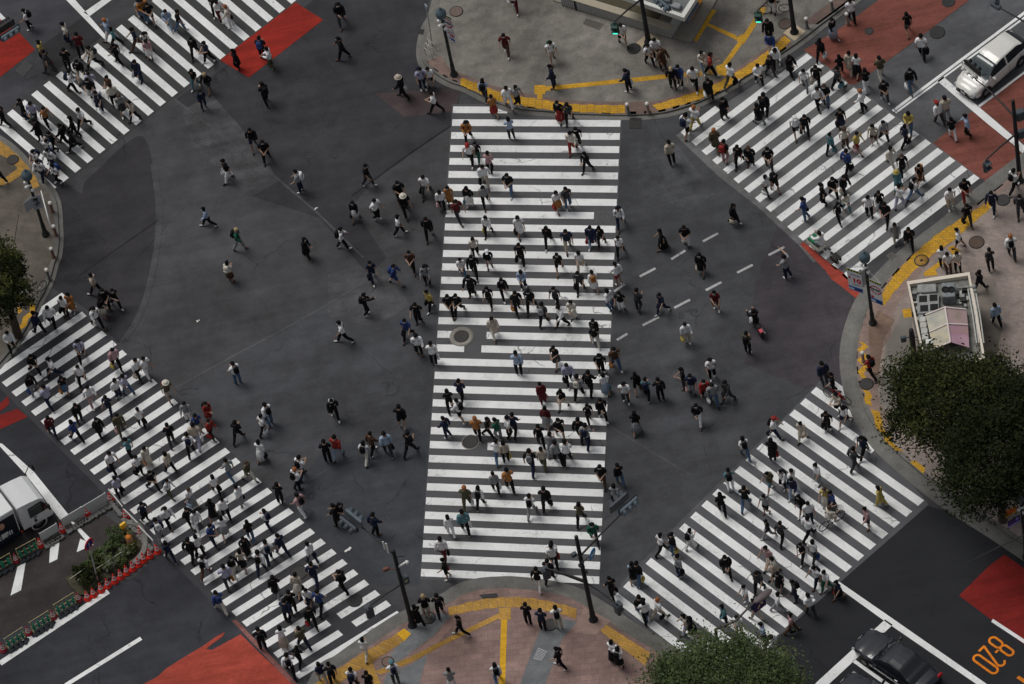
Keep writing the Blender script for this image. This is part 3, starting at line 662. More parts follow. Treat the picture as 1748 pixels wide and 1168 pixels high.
o, p = sigpole(704, 1068, 7.0, 'black signal pole at the lower left corner with a head reaching over the road')
e = rel(p, 606, 890, 6.7); arm(o, (0, 0, 6.6), e, .05)
dv = toward(606, 876, 30, 24)
vehicle_head(o, e + Vector((0, 0, .35)), dv, toward(606, 876, 24, -30))
vehicle_head(o, e + Vector((0, 0, .35)) + toward(606, 876, -24, 30) * .5, dv, toward(606, 876, -24, 30), m=dgreym)
e = rel(p, 629, 1036, 3.9); arm(o, (0, 0, 3.9), e, .04); ped_head(o, e - Vector((0, 0, .55)), toward(629, 1040, -40, -60))
arm(o, (0, 0, 6.3), rel(p, 690, 950, 6.4), .025)
mb = MB(); mb.bbox((.24, -.02, 4.25), (.36, .26, .6), .3, b=.04); cb = mb.build('control_box', dgreym, o)
mb = MB(); mb.bbox((.27, -.16, 4.3), (.16, .02, .22), .3, b=.005); mb.build('panel', mat('pale green plate', alb(140, 150, 120), .5), cb)
mb = MB(); mb.bbox((.28, .0, 5.6), (.5, .1, .1), .4, b=.02); mb.ball((.52, .1, 5.55), .12); mb.build('beacon', whitep, o)
mb = MB(); mb.tube([(0, 0, 5.3), (-.5, .05, 5.4)], .03); mb.bbox((-.6, .05, 5.42), (.34, .2, .24), .2, b=.05); mb.build('speaker', mat('reddish brown casing', alb(96, 62, 52), .6), o)
mb = MB(); mb.bbox((-.28, .2, 7.0), (.12, .06, .9), -.7, b=.02); mb.bbox((-.42, .38, 7.05), (.1, .06, .7), -.7, b=.02); mb.build('antenna', whitep, o)

o, p = sigpole(1013, 1058, 7.7, 'black signal pole at the bottom of the central crossing with a blue round sign')
a0 = Vector((0, 0, 5.9)); e = rel(p, 1062, 876, 6.3); arm(o, a0, e, .05)
dv = toward(1070, 870, 32, -28)
vehicle_head(o, e + dv * .5 + Vector((0, 0, .1)), dv, toward(1075, 870, 25, 34))
vehicle_head(o, e + dv * .15 + Vector((0, 0, .2)) + toward(1060, 865, -25, -34) * .55, dv, toward(1060, 865, -25, -34), m=dgreym)
e = rel(p, 931, 970, 3.9); arm(o, (0, 0, 3.6), e, .06); arm(o, (0, 0, 3.4), e - Vector((0, 0, .1)), .03); ped_head(o, e - Vector((0, 0, .55)), toward(931, 985, -30, -50))
e = rel(p, 1052, 1030, 3.5); arm(o, (0, 0, 3.5), e, .04); ped_head(o, e - Vector((0, 0, .55)), toward(1052, 1040, 50, -40))
c = rel(p, 1011, 946, 5.2); f = toward(1011, 946, 30, 10); M = Matrix((CAP.cross(f), f, CAP)).transposed()
mb = MB(); mb.lathe([(.34, 0), (.34, .02), (.001, .021)], n=24, M=M @ Matrix.Rotation(-PI / 2, 3, 'X'), c=c); sg = mb.build('round_sign', mat('sign blue', alb(52, 122, 170), .45), o)
mb = MB(); mb.bbox(c + f * .03, (.4, .012, .1), M=M @ Matrix.Rotation(.3, 3, 'Y'), b=.004); mb.build('arrow', whitep, sg)
arm(o, (0, 0, 5.2), c, .02, 'bracket')
for k in range(5): mb = MB(); mb.bbox((.14 * math.cos(k * 1.3), .14 * math.sin(k * 1.3), 4.4 + k * .28), (.16, .14, .2), k, b=.03); mb.build('clamp', dgreym, o)
mb = MB(); mb.bbox((-.3, .1, 6.0), (.3, .22, .26), .4, b=.04); mb.build('camera', dgreym, o)

o, p = sigpole(1107, 72, 7.2, 'black signal pole beside the kiosk with a lit green walk signal')
e = rel(p, 1048, 38, 3.9); arm(o, (0, 0, 3.75), e, .05); ped_head(o, e - Vector((0, 0, .56)), toward(1048, 50, -8, 60), True, mat('signal green casing', alb(40, 66, 60), .5))
e = rel(p, 1131, 8, 4.4); arm(o, (0, 0, 4.6), e, .045); vehicle_head(o, e + Vector((0, 0, .1)), toward(1131, 10, 30, 26), toward(1131, 10, -20, 30))
mb = MB(); mb.bbox((0, 0, -.02), (1.0, 1.0, .05), .6, b=.02); mb.build('plinth', mat('beige plinth', alb(160, 146, 122), .8), o)
o, p = sigpole(1356, 55, 7.2, 'black signal pole on the upper right kerb with a lit green walk signal')
e = rel(p, 1293, 18, 3.9); arm(o, (0, 0, 4.2), e, .05); ped_head(o, e - Vector((0, 0, .56)), toward(1293, 30, -8, 60), True, MATS['signal green casing'])
mb = MB(); mb.bbox((0, 0, -.02), (.9, .9, .05), .6, b=.02); mb.build('plinth', MATS['beige plinth'], o)
o, p = sigpole(1741, 309, 7.0, 'black signal pole at the right edge with arms over the white car')
e = rel(p, 1692, 158, 5.9); arm(o, (0, 0, 5.6), e, .055); e2 = rel(p, 1668, 138, 5.9); arm(o, e, e2, .04)
dv = toward(1655, 120, 30, 26); hc_ = rel(p, 1654, 122, 5.9)
vehicle_head(o, hc_, dv, toward(1655, 120, -26, 30), m=mat('pale signal casing', alb(176, 176, 172), .5), k=.62)
vehicle_head(o, hc_ + toward(1655, 120, 26, -30) * .38 - CAP * .05, dv, toward(1655, 120, 26, -30), m=blackm, k=.62)
arm(o, e2, hc_, .04)
e = rel(p, 1683, 273, 3.9); arm(o, (0, 0, 4.1), e, .05); ped_head(o, e - Vector((0, 0, .56)), toward(1683, 280, 50, 40))
mb = MB(); mb.bbox((.35, .2, 5.4), (.5, .4, .7), .2, b=.06); mb.bbox((.3, .1, 3.9), (.4, .3, .6), .2, b=.05); mb.build('control_box', dgreym, o)
# overhead lamp at the top right edge, and the signal at the top left edge: their posts stand just outside the photo
p = G(1790, 210, PAVE); o = empty('street_lamp', p); tag(o, 'dark cobra arm lamp reaching in at the top right corner', 'street lamp')
pole_mb(8, .12, .08).build('pole', blackm, o); e = rel(p, 1700, 10, 7.6); arm(o, (0, 0, 7.8), e, .05)
mb = MB(); mb.bbox(e, (.7, .34, .24), math.atan2(e.y, e.x), b=.08); mb.bbox(e + Vector((.1, .1, .2)), (.3, .3, .3), .6, b=.1); mb.build('lamp_head', dgreym, o)
p = G(-60, 250, PAVE); o = empty('traffic_signal', p); tag(o, 'dark double signal head reaching in at the upper left edge', 'traffic signal', 'signal poles at the kerbs')
pole_mb(7, .13, .1).build('pole', blackm, o); e = rel(p, 4, 60, 6.2); arm(o, (0, 0, 6.4), e, .05)
dv = toward(20, 45, 34, -22)
vehicle_head(o, e + dv * .45 + toward(20, 45, 14, 26) * .25, dv, toward(20, 45, 14, 26)); vehicle_head(o, e + dv * .3 + toward(20, 45, -14, -26) * .45, dv, toward(20, 45, -14, -26), m=blackm)

# ---- banner lamps
shade = mat('verdigris lamp shade', alb(70, 86, 94), .5, var=.25, spec=.4)
postm = mat('stickered dark post', alb(38, 42, 42), .6, var=1.2, scale=9)
def text_mesh(txt, size, thick=.004, bold=.012):
    cu = bpy.data.curves.new('lettering', 'FONT'); cu.body = txt; cu.size = size; cu.align_x = 'CENTER'; cu.align_y = 'CENTER'; cu.offset = bold; cu.extrude = thick; cu.resolution_u = 3
    o = bpy.data.objects.new('lettering', cu); COL.objects.link(o)
    me = bpy.data.meshes.new_from_object(o.evaluated_get(bpy.context.evaluated_depsgraph_get())); bpy.data.objects.remove(o); me.materials.clear(); return me
def on_face(parent, me, m, c, xdir, up, name='lettering'):
    me.materials.append(m); z = xdir.cross(up).normalized(); o = link(name, me, parent)
    o.matrix_local = Matrix.Translation(c) @ Matrix((xdir.normalized(), up.normalized(), z)).transposed().to_4x4(); return o
cloth = mat('banner white', (.72, .73, .74), .8, var=.05); clothb = mat('banner blue', alb(58, 110, 172), .8); clothn = mat('banner navy', alb(38, 52, 110), .8)
clothy = mat('banner lime', alb(166, 172, 40), .8); clothk = mat('banner black', alb(36, 40, 38), .8); clothr = mat('banner red', alb(186, 36, 52), .7); clothg = mat('banner grey', alb(150, 152, 158), .8)
def banner(root, c, xd, wd, ht, kind):
    """a hanging cloth: white field, striped head band, blue foot; its lettering stands just proud of the cloth"""
    up = CAP; f = xd.cross(up).normalized()
    def rect(u0, u1, v0, v1, d, thick=.012):
        vs = []
        for dd in (d, d + thick):
            for u, v in ((u0, v0), (u1, v0), (u1, v1), (u0, v1)): vs.append(c + xd * (u * wd / 2) + up * (v * ht / 2) + f * dd)
        mb.add(vs, [(3, 2, 1, 0), (4, 5, 6, 7), (0, 1, 5, 4), (1, 2, 6, 5), (2, 3, 7, 6), (3, 0, 4, 7)])
    mb = MB(); rect(-1, 1, -1, 1, -.006); b = mb.build('banner', cloth if kind != 'plain' else clothg, root)
    if kind == 'plain':
        for k, (u, v) in enumerate(((-.1, .45), (.15, .05), (-.1, -.4))):
            on_face(b, text_mesh(('国', '人', '館')[k], .3), clothk, c + xd * (u * wd / 2) + up * (v * ht / 2) + f * .012, xd, up)
        return b
    mb = MB(); rect(-1, 1, .80, 1, .008, .003); hb_ = mb.build('head_band', clothk, b)
    for k in range(5): mb = MB(); rect(-1 + .4 * k, -.8 + .4 * k, .82, .98, .011, .003); mb.build('stripe', clothy, hb_)
    mb = MB(); rect(-1, 1, -.78, -.62, .008, .004); rect(-1, 1, -1, -.93, .008, .004); mb.build('wave', clothb, b)
    mb = MB(); rect(-.2, .9, -.92, -.7, .013, .004); mb.build('wave', clothn, b)
    if kind == 'ten':
        on_face(b, text_mesh('10', wd * .62, bold=.02), clothr, c + xd * wd * .12 + up * ht * -.0 + f * .014, xd, up)
        on_face(b, text_mesh('6', wd * .3, bold=.012), clothr, c + xd * wd * -.36 + up * ht * .1 + f * .014, xd, up)
        on_face(b, text_mesh('OPEN', wd * .2), clothn, c + xd * wd * .1 + up * ht * .26 + f * .014, xd, up) if False else None
        mb = MB(); rect(-.55, .8, .48, .54, .008, .004); rect(-.4, .75, -.42, -.37, .008, .004); mb.build('small_print', clothn, b)
    else:
        R = wd * .48; cc = c + up * ht * .1; vs, fs = [], []
        for sgn in (0, 1):
            a0, a1 = (math.radians(20), math.radians(160)) if sgn == 0 else (math.radians(205), math.radians(345)); n0 = len(vs)
            for k in range(15):
                a = a0 + (a1 - a0) * k / 14
                for r in (R, R * .78): vs.append(cc + xd * (r * math.cos(a)) + up * (r * math.sin(a)) + f * .014)
            fs += [(n0 + 2 * k, n0 + 2 * k + 1, n0 + 2 * k + 3, n0 + 2 * k + 2) for k in range(14)]
        mb = MB(); mb.add(vs, fs); mb.build('ring', clothr, b)
        on_face(b, text_mesh('スシロー', wd * .30, bold=.016), clothk, cc + f * .016, xd, up)
        mb = MB(); rect(-.9, -.5, -.62, -.42, .014, .004); mb.build('mark', clothr, b)
    return b
def banner_lamp(x, y, h, lab, banners):
    p = G(x, y, PAVE); o = empty('street_lamp', p); tag(o, lab, 'street lamp', 'lamp posts with banners')
    mb = MB(); mb.lathe([(.22, 0), (.22, .12), (.16, .2), (.12, .5), (.12, .9), (.095, 1.0), (.085, h - .9), (.06, h - .5), (.06, h)], n=14); mb.build('post', postm, o)
    mb = MB(); mb.lathe([(.12, h - .42), (.27, h - .36), (.30, h - .2), (.29, h - .02), (.23, h + .10), (.12, h + .2), (.05, h + .28), (.04, h + .4), (.001, h + .42)], n=20); mb.build('lamp_shade', shade, o)
    mb = MB(); mb.ball((-.2, .05, h - .75), .11, 10, 8); mb.ball((.08, -.18, h - 1.25), .12, 10, 8); mb.bbox((-.1, -.1, h - .95), (.4, .16, .16), .4, b=.04); mb.build('camera_dome', whitep, o)
    for (bx, by, bh, wd, ht, d, kind) in banners:
        c = rel(p, bx, by, bh); xd = gdir(bx, by, *d); banner(o, c, xd, wd, ht, kind)
        s = 1 if c.dot(xd) > 0 else -1
        mb = MB()
        for zz in (ht / 2 + .03, -ht / 2 - .03): mb.tube([Vector((0, 0, c.z + zz)), c + xd * (s * wd / 2) + CAP * zz], .018, 6)
        mb.build('banner_rod', steel, o)
    return o
banner_lamp(775, 128, 5.5, 'dark lamp post with ringed banners at the top pavement corner', [(764, 42, 4.2, .8, 1.7, (22, 12), 'ring'), (770, 60, 3.6, .5, .9, (10, 6), 'ten')])
banner_lamp(1490, 552, 6.0, 'dark lamp post with a red 10 banner on the right pavement', [(1459.5, 479, 4.2, .84, 1.85, (24, 8), 'ten'), (1495.5, 499, 4.0, .72, 1.95, (21, 9), 'ring')])
banner_lamp(78, 401, 5.5, 'dark lamp post with pale lettered banner at the left corner', [(63, 346, 3.3, .55, 1.1, (10, -3), 'plain'), (50, 350, 3.4, .6, .8, (-12, 10), 'plain')])
banner_lamp(1752, 952, 5.6, 'dark lamp post with orange and purple banners at the right edge', [])
p = G(1752, 952, PAVE)
root = [q for q in bpy.data.objects if q.name.startswith('street_lamp') and q.location == p][-1]
for (px, py, m1, m2) in ((1727, 873, mat('banner orange', alb(190, 96, 40), .8), mat('banner gold', alb(186, 140, 48), .8)), (1731, 890, mat('banner purple', alb(64, 44, 96), .8), mat('banner lilac', alb(130, 120, 190), .8))):
    c = rel(p, px, py, 3.6); xd = gdir(px, py, 20, -12); M = Matrix((xd, xd.cross(CAP), CAP)).transposed()
    mb = MB(); mb.bbox(c, (.75, .03, .55), M=M, b=.005); b = mb.build('banner', m1, root)
    mb = MB(); mb.bbox(c - CAP * .2, (.77, .036, .12), M=M, b=.005); mb.bbox(c + xd * .2 + CAP * .1, (.2, .036, .2), M=M, b=.005); mb.build('stripe', m2, b)
# curved arm lamp rising out of the round tree
p = G(1235, 1168, PAVE); o = empty('street_lamp', p); tag(o, 'dark curved arm lamp with a small banner above the round tree', 'street lamp')
e = rel(p, 1302, 1018, 6.3); mid = rel(p, 1256, 1060, 6.0)
mb = MB(); mb.tube([(0, 0, 0), (0, 0, 3), (.1, .05, 5), mid, mid.lerp(e, .6) + CAP * .15, e], [.1, .09, .08, .06, .05, .05], 8); mb.build('pole', mat('dull brown steel', alb(74, 68, 66), .6), o)
mb = MB(); xd = (e - mid); xd.z = 0; xd.normalize(); M = Matrix((xd, CAP.cross(xd), CAP)).transposed()
mb.ball(e, (.62, .22, .12), 12, 8, M=M); mb.build('lamp_head', mat('mauve brown casing', alb(86, 76, 78), .5), o)
c = rel(p, 1297, 1030, 5.4); M2 = Matrix((xd, xd.cross(CAP), CAP)).transposed()
mb = MB(); mb.bbox(c, (.75, .03, 1.0), M=M2, b=.006); b = mb.build('banner', MATS['banner purple'], o)
mb = MB(); mb.ball(c + xd * .06 + CAP * .1, (.1, .03, .35), 8, 6, M=M2 @ Matrix.Rotation(-.4, 3, 'Y')); mb.ball(c - xd * .1 - CAP * .2, (.07, .03, .22), 8, 6, M=M2 @ Matrix.Rotation(.5, 3, 'Y')); mb.build('pale_figure_patch', mat('cream print', alb(206, 190, 140), .8), b)
# thin overhead arm in the lower right corner
p = G(1775, 1010, PAVE); o = empty('sign_pole', p); tag(o, 'slim dark pole whose arm slants over the dark lane at the right edge', 'pole')
pole_mb(6, .07, .05).build('pole', blackm, o); arm(o, (0, 0, 5.6), rel(p, 1650, 962, 5.2), .03); 

# ---- bollards
bollm = mat('brown bollard', alb(98, 74, 62), .7, var=.2); bolg = mat('grey bollard', alb(92, 92, 92), .6, var=.2); bolt = mat('white bollard cap', alb(186, 184, 178), .6)
def bollard(x, y, lab, m, lev=PAVE, h=.85, lean=0.0):
    p = G(x, y, lev); o = empty('bollard', p); tag(o, lab, 'bollard', 'short posts along the kerbs'); o.rotation_euler = (0, lean, 0)
    mb = MB(); mb.lathe([(.12, 0), (.12, .05), (.085, .08), (.08, h - .1)], n=12); mb.build('post', m, o)
    mb = MB(); mb.lathe([(.1, h - .1), (.115, h - .06), (.11, h + .02), (.06, h + .06), (.001, h + .07)], n=12); mb.build('cap', bolt, o)
for x, y, lab, m in ((90, 362, 'brown bollard with white cap nearest the left banner lamp', bollm), (96, 402, 'brown bollard with white cap beside the base of the left lamp', bollm), (92, 440, 'brown bollard with white cap alone on the left kerb curve', bollm),
                     (84, 476, 'grey bollard with white cap nearest the left tree', bolg), (1073, 194, 'grey bollard at the gap in the curved tactile strip', bolg), (1107, 193, 'beige bollard right of the tactile strip gap', mat('beige bollard', alb(128, 108, 98), .7)),
                     (1378, 48, 'brown grey bollard right of the upper right signal pole', bolg), (1421, 17, 'brown grey bollard at the top edge by the brick red lane', bolg), (1474, 618, 'beige bollard above the zigzag tactile strip', MATS['beige bollard']),
                     (1447, 40, 'low beige bollard at the top right kerb', MATS['beige bollard'])):
    bollard(x, y, lab, m)
# guard rail at the left corner lamp, thin signpost at the top corner
p = G(83, 388, PAVE); o = empty('guard_rail', p); tag(o, 'slim white guard rail beside the left banner lamp', 'guard rail')
q1, q2 = rel(p, 70, 326, 1.1), rel(p, 82, 372, 1.1)
mb = MB(); mb.tube([q1 - CAP * 1.1, q1, q2, q2 - CAP * 1.1], .035, 8); mb.tube([q1 - CAP * .5, q2 - CAP * .5], .025, 8); mb.build('rail', whitep, o)
p = G(738, 78, PAVE); o = empty('sign_pole', p); tag(o, 'thin bent white signpost at the kerb left of the top lamp post', 'pole')
e = rel(p, 728, 12, 3.2); mb = MB(); mb.tube([(0, 0, 0), e * .6, e], [.04, .035, .03], 8); mb.build('pole', mat('weathered white', alb(150, 148, 142), .6, var=.2), o)
mb = MB(); mb.bbox(e * .96 + CAP * .05, (.1, .3, .5), .3, b=.03); mb.build('sign_plate', mat('sign back grey', alb(120, 128, 136), .5), o)
for k in range(3):
    mb = MB(); a, b = rel(p, 728 - k * 2, 66 + k * 8, .7), rel(p, 742 - k * 3, 76 + k * 7, .7); mb.tube([a - CAP * .6, a, b, b - CAP * .6], .025, 6); mb.build('rail', MATS['weathered white'], o)

# ---- cones and barriers of the road works
coner = mat('cone red', alb(190, 44, 34), .5, var=.08); coned = mat('cone dark red', alb(128, 34, 40), .6, var=.12); conew = mat('cone white band', (.7, .7, .68), .5, var=.08)
def make_cone(x, y, lab, dark=False, h=.72):
    p = G(x, y); o = empty('traffic_cone', (p.x, p.y, .02)); tag(o, lab, 'traffic cone', 'cones round the road works'); m = coned if dark else coner
    mb = MB(); mb.lathe([(.205, 0), (.205, .045), (.175, .07), (.15, .11), (.03, h), (.001, h + .01)], n=18); mb.build('cone_body', m, o)
    rr = lambda z: .15 - .12 * (z - .11) / (h - .11) + .004
    for a, b in ((.27, .38), (.47, .56)) if not dark else ((.22, .29), (.36, .43), (.5, .56)):
        mb = MB(); mb.lathe([(rr(a), a), (rr(b), b)], n=18, cap=False); mb.build('reflective_band', conew, o)
cl = [(189.6, 855, 'red cone at the top corner of the works island'), (215.4, 884.5, 'red cone second along the white rail of the works island'), (240, 912.7, 'red cone third along the white rail beside the shrubs'),
      (149.3, 879, 'red cone between the two white boards'), (106.4, 906.7, 'red cone at the lower end of the white boards by the truck'), (69.5, 932.5, 'red cone between white board and green barrier by the truck')]
for c_ in cl: make_cone(*c_)
make_cone(28, 958, 'dark red cone between green barriers at the left edge', True)
row = [(269.4, 943), (256.6, 950.5), (246, 957.5), (237, 965), (227.5, 972), (217, 979), (206.8, 986), (196.5, 993.7), (184.5, 1001.5), (173.3, 1009), (160.5, 1017), (150, 1023)]
ords = ['first', 'second', 'third', 'fourth', 'fifth', 'sixth', 'seventh', 'eighth', 'ninth', 'tenth', 'eleventh', 'twelfth']
for (x, y), w_ in zip(row, ords): make_cone(x, y, w_ + ' red cone from the right in the close row below the shrubs')
for (x, y), lab in zip([(134.7, 1025), (91.8, 1054.7), (49, 1082), (6, 1110.5)], ('dark red cone nearest the close row of bright cones', 'dark red cone second up the green barriers', 'dark red cone third down the green barriers', 'dark red cone at the left edge, end of green barriers')): make_cone(x, y, lab, True)
green = mat('barrier green', alb(32, 128, 96), .5, var=.15); boardm = mat('barrier board white', alb(176, 178, 176), .6, var=.08); wblk = mat('weight blocks', alb(96, 96, 94), .8, var=.4, scale=8)
def barrier(a, b, lab, kind):
    A, B = G(*a), G(*b); c = (A + B) / 2; d = (B - A); L = d.length; o = empty('barrier', (c.x, c.y, .02), math.atan2(d.y, d.x)); tag(o, lab, 'barrier', 'barriers round the road works')
    if kind == 'green':
        mb = MB()
        for z in (.12, .5, .95): mb.tube([(-L / 2, 0, z), (L / 2, 0, z)], .022, 6)
        for x in (-L / 2, L / 2): mb.tube([(x, 0, 0), (x, 0, .97)], .025, 6); mb.bbox((x * .92, 0, .02), (.06, .5, .04), b=.01)
        mb.build('frame', mat('barrier pipe', alb(150, 140, 104), .5, var=.3), o)
        n = 4
        for k in range(n):
            mb = MB(); x = -L / 2 + (k + .5) * L / n; mb.bbox((x, -.02, .4), (L / n * .42, .03, .62), b=.01); mb.bbox((x + L / n * .3, -.02, .22), (L / n * .5, .03, .1), b=.01); mb.build('plate', green, o)
        mb = MB()
        for k in range(n): mb.bbox((-L / 2 + (k + .5) * L / n, -.25, .06), (.4, .26, .12), .2 * k, b=.03)
        mb.build('weight', mat('dark sandbag', (.03, .035, .04), .9, var=.3), o)
    elif kind == 'board':
        mb = MB(); mb.bbox((0, .05, .55), (L, .05, .72), b=.015); mb.build('board', boardm, o)
        mb = MB()
        for x in (-L / 2 + .03, L / 2 - .03): mb.tube([(x, .1, 0), (x, .1, .9)], .022, 6); mb.tube([(x, .05, .2), (x, -.42, .04)], .02, 6)
        mb.build('frame', steel, o)
        mb = MB()
        for k in range(7): mb.bbox((-L / 2 + (k + .5) * L / 7, -.32 + .04 * (k % 2), .08), (.24, .3, .14), .3 * k, b=.03)
        mb.build('weight', wblk, o)
    else:
        mb = MB(); mb.bbox((0, 0, .8), (L, .06, .1), b=.02)
        for x in (-L / 2 + .06, L / 2 - .06, 0): mb.tube([(x, 0, 0), (x, 0, .8)], .025, 6)
        mb.build('rail', whitep, o)
        mb = MB()
        for k in range(6): mb.bbox((-L / 2 + (k + .5) * L / 6, -.2, .1), (.26, .3, .2), .4 * k, b=.04)
        mb.build('weight', wblk, o)
barrier((13, 1108), (44, 1088), 'green slatted barrier at the left end of the lower row', 'green'); barrier((56, 1080), (88, 1060), 'green slatted barrier in the middle of the lower row', 'green'); barrier((97, 1050), (131, 1029), 'green slatted barrier at the right end of the lower row', 'green')
barrier((-20, 986), (22, 962), 'green slatted barrier at the left edge behind the truck', 'green'); barrier((33, 955), (66, 937), 'green slatted barrier just below the truck lettering', 'green')
barrier((144, 884), (186, 859), 'white board barrier nearest the lower left crossing', 'board'); barrier((110, 904), (145, 883), 'white board barrier in the middle, behind the truck cab corner', 'board'); barrier((73, 929), (103, 911), 'white board barrier beside the truck side', 'board')
barrier((190, 850), (214, 880), 'white topped rail at the crossing end of the island', 'rail'); barrier((216, 884), (240, 908), 'white topped rail in the middle of the island end', 'rail'); barrier((241, 912), (266, 938), 'white topped rail beside the curved kerb of the island', 'rail')

# ---- planted island
isl = [(112, 990), (150, 962), (205, 905), (222, 896), (238, 906), (246, 928), (240, 948), (222, 966), (180, 994), (140, 1018)]
soil = ground_mat('planter soil', alb(58, 56, 44), 'concrete', var=.35)
mb = MB(); mb.poly([G(x, y)[:2] for x, y in smoothline(isl + [isl[0]])[:-1]], -.02, .14); tag(mb.build('planting_bed', soil), 'planted bed in the works island', None, None, 'structure')
p = G(238, 930); o = empty('curved_kerb', (p.x, p.y, 0)); tag(o, 'grey curved concrete kerb round the end of the planted bed', 'kerb')
ks = [G(x, y) - p for x, y in smoothline([(216, 896), (232, 897), (243, 908), (249, 927), (246, 945), (236, 958), (226, 966)])]
mb = MB()
for i in range(len(ks) - 1):
    d = (ks[i + 1] - ks[i]); mb.bbox((ks[i] + ks[i + 1]) / 2 + Vector((0, 0, .12)), (d.length + .02, .3, .3), math.atan2(d.y, d.x), b=.03)
mb.build('kerb_stones', mat('pale kerb', alb(112, 112, 108), .9, var=.15), o)
p = G(167, 992); o = empty('road_sign', (p.x, p.y, .1)); tag(o, 'round red ringed blue sign on a pale pole in the planted bed', 'road sign')
e = rel(p, 152, 930, 3.2); mb = MB(); mb.tube([(0, 0, -.1), (e.x * .5, e.y * .5, 1.6), (e.x, e.y, 3.3)], .04, 8); mb.build('pole', mat('pale grey pole', alb(150, 152, 150), .5), o)
f = toward(152, 930, -20, -10); Ms = Matrix((CAP.cross(f), f, CAP)).transposed() @ Matrix.Rotation(-PI / 2, 3, 'X')
f2 = -f; Ms2 = Matrix((CAP.cross(f2), f2, CAP)).transposed() @ Matrix.Rotation(-PI / 2, 3, 'X')
for M_ in (Ms, Ms2):
    mb = MB(); mb.lathe([(.36, 0), (.36, .02), (.27, .024)], n=24, M=M_, c=(e.x, e.y, 3.15), cap=False); mb.build('red_ring', clothr, o)
    mb = MB(); mb.lathe([(.27, .018), (.001, .02)], n=24, M=M_, c=(e.x, e.y, 3.15)); mb.build('disc', clothn, o)
p = G(216, 916); o = empty('warning_light', (p.x, p.y, .1)); tag(o, 'square yellow warning light on the tip of the planted bed', 'light')
mb = MB(); mb.tube([(0, 0, 0), (0, 0, .8)], .05, 8); mb.bbox((0, 0, .05), (.3, .3, .1), .3, b=.03); mb.build('post', mat('yellow black post', alb(150, 110, 40), .6, var=.5), o)
mb = MB(); mb.bbox((0, 0, .95), (.36, .16, .36), .5, b=.04); mb.build('lamp', mat('lamp yellow', alb(226, 172, 48), .4), o)
p = G(223, 928); o = empty('delineator', (p.x, p.y, .1)); tag(o, 'stubby orange delineator post in the planted bed', 'post')
mb = MB(); mb.lathe([(.2, 0), (.2, .06), (.17, .1), (.17, .55), (.1, .62), (.001, .63)], n=14); mb.build('post', mat('dull orange', alb(176, 104, 40), .6), o)
mb = MB(); mb.lathe([(.175, .3), (.175, .42)], n=14, cap=False); mb.build('band', conew, o)
p = G(170, 985); o = empty('low_fence', (p.x, p.y, .1)); tag(o, 'low pale rail fence running through the planted bed', 'fence')
mb = MB()
for a, b in (((134, 992), (182, 962)), ((182, 962), (232, 928)), ((120, 990), (155, 966)), ((155, 966), (200, 925))):
    u, v = rel(p, *a, .45), rel(p, *b, .45); mb.tube([u, v], .022, 6)
    for t in (0, .5, 1): q = u.lerp(v, t); mb.tube([(q.x, q.y, -.1), q], .02, 6)
mb.build('rail', mat('pale rail', alb(158, 156, 140), .6), o)
# ------------------------------------------------------------------ vehicles
tyrem = mat('tyre rubber', (.012, .012, .013), .85); rimm = mat('alloy rim', (.3, .3, .31), .35, metal=.8, var=.1); glassd = mat('dark car glass', (.012, .015, .017), .06, spec=.6, var=.1)
glassg = mat('grey green car glass', (.05, .065, .07), .06, spec=.6, var=.25, scale=2); chrome = mat('chrome', (.6, .6, .6), .15, metal=1, var=.05); lampw = mat('headlamp glass', (.30, .32, .34), .12, spec=.5); lampr = mat('tail lamp red', (.35, .01, .015), .2)
plate = mat('number plate', (.6, .6, .56), .5); trimk = mat('black plastic trim', (.018, .018, .018), .6)
def ip(tab, x):
    if x <= tab[0][0]: return tab[0][1]
    for (a, va), (b, vb) in zip(tab, tab[1:]):
        if x <= b:
            t = (x - a) / (b - a); t = t * t * (3 - 2 * t) if True else t; return va + (vb - va) * t
    return tab[-1][1]
def wheel(root, c, r, w_, side):
    M = Matrix.Rotation(PI / 2, 3, 'Y') @ Matrix.Rotation(0, 3, 'X')
    M = Matrix.Rotation(PI / 2, 3, 'X')
    mb = MB(); mb.lathe([(r * .62, -w_ / 2), (r * .93, -w_ / 2), (r, -w_ / 2 + .03), (r, w_ / 2 - .03), (r * .93, w_ / 2), (r * .62, w_ / 2)], n=22, M=M, c=c, cap=False); t = mb.build('wheel', tyrem, root)
    mb = MB(); k = w_ / 2 * side
    mb.lathe([(r * .64, -w_ * .4), (r * .64, w_ * .36)], n=20, M=M, c=c)
    for i in range(5): a = i * 2 * PI / 5; mb.bbox(Vector(c) + Vector((math.cos(a) * r * .32, k * .8, math.sin(a) * r * .32)), (r * .6, .03, r * .17), M=Matrix.Rotation(-a, 3, 'Y'), b=.01)
    mb.ball(Vector(c) + Vector((0, k * .8, 0)), r * .14); mb.build('rim', rimm, t)
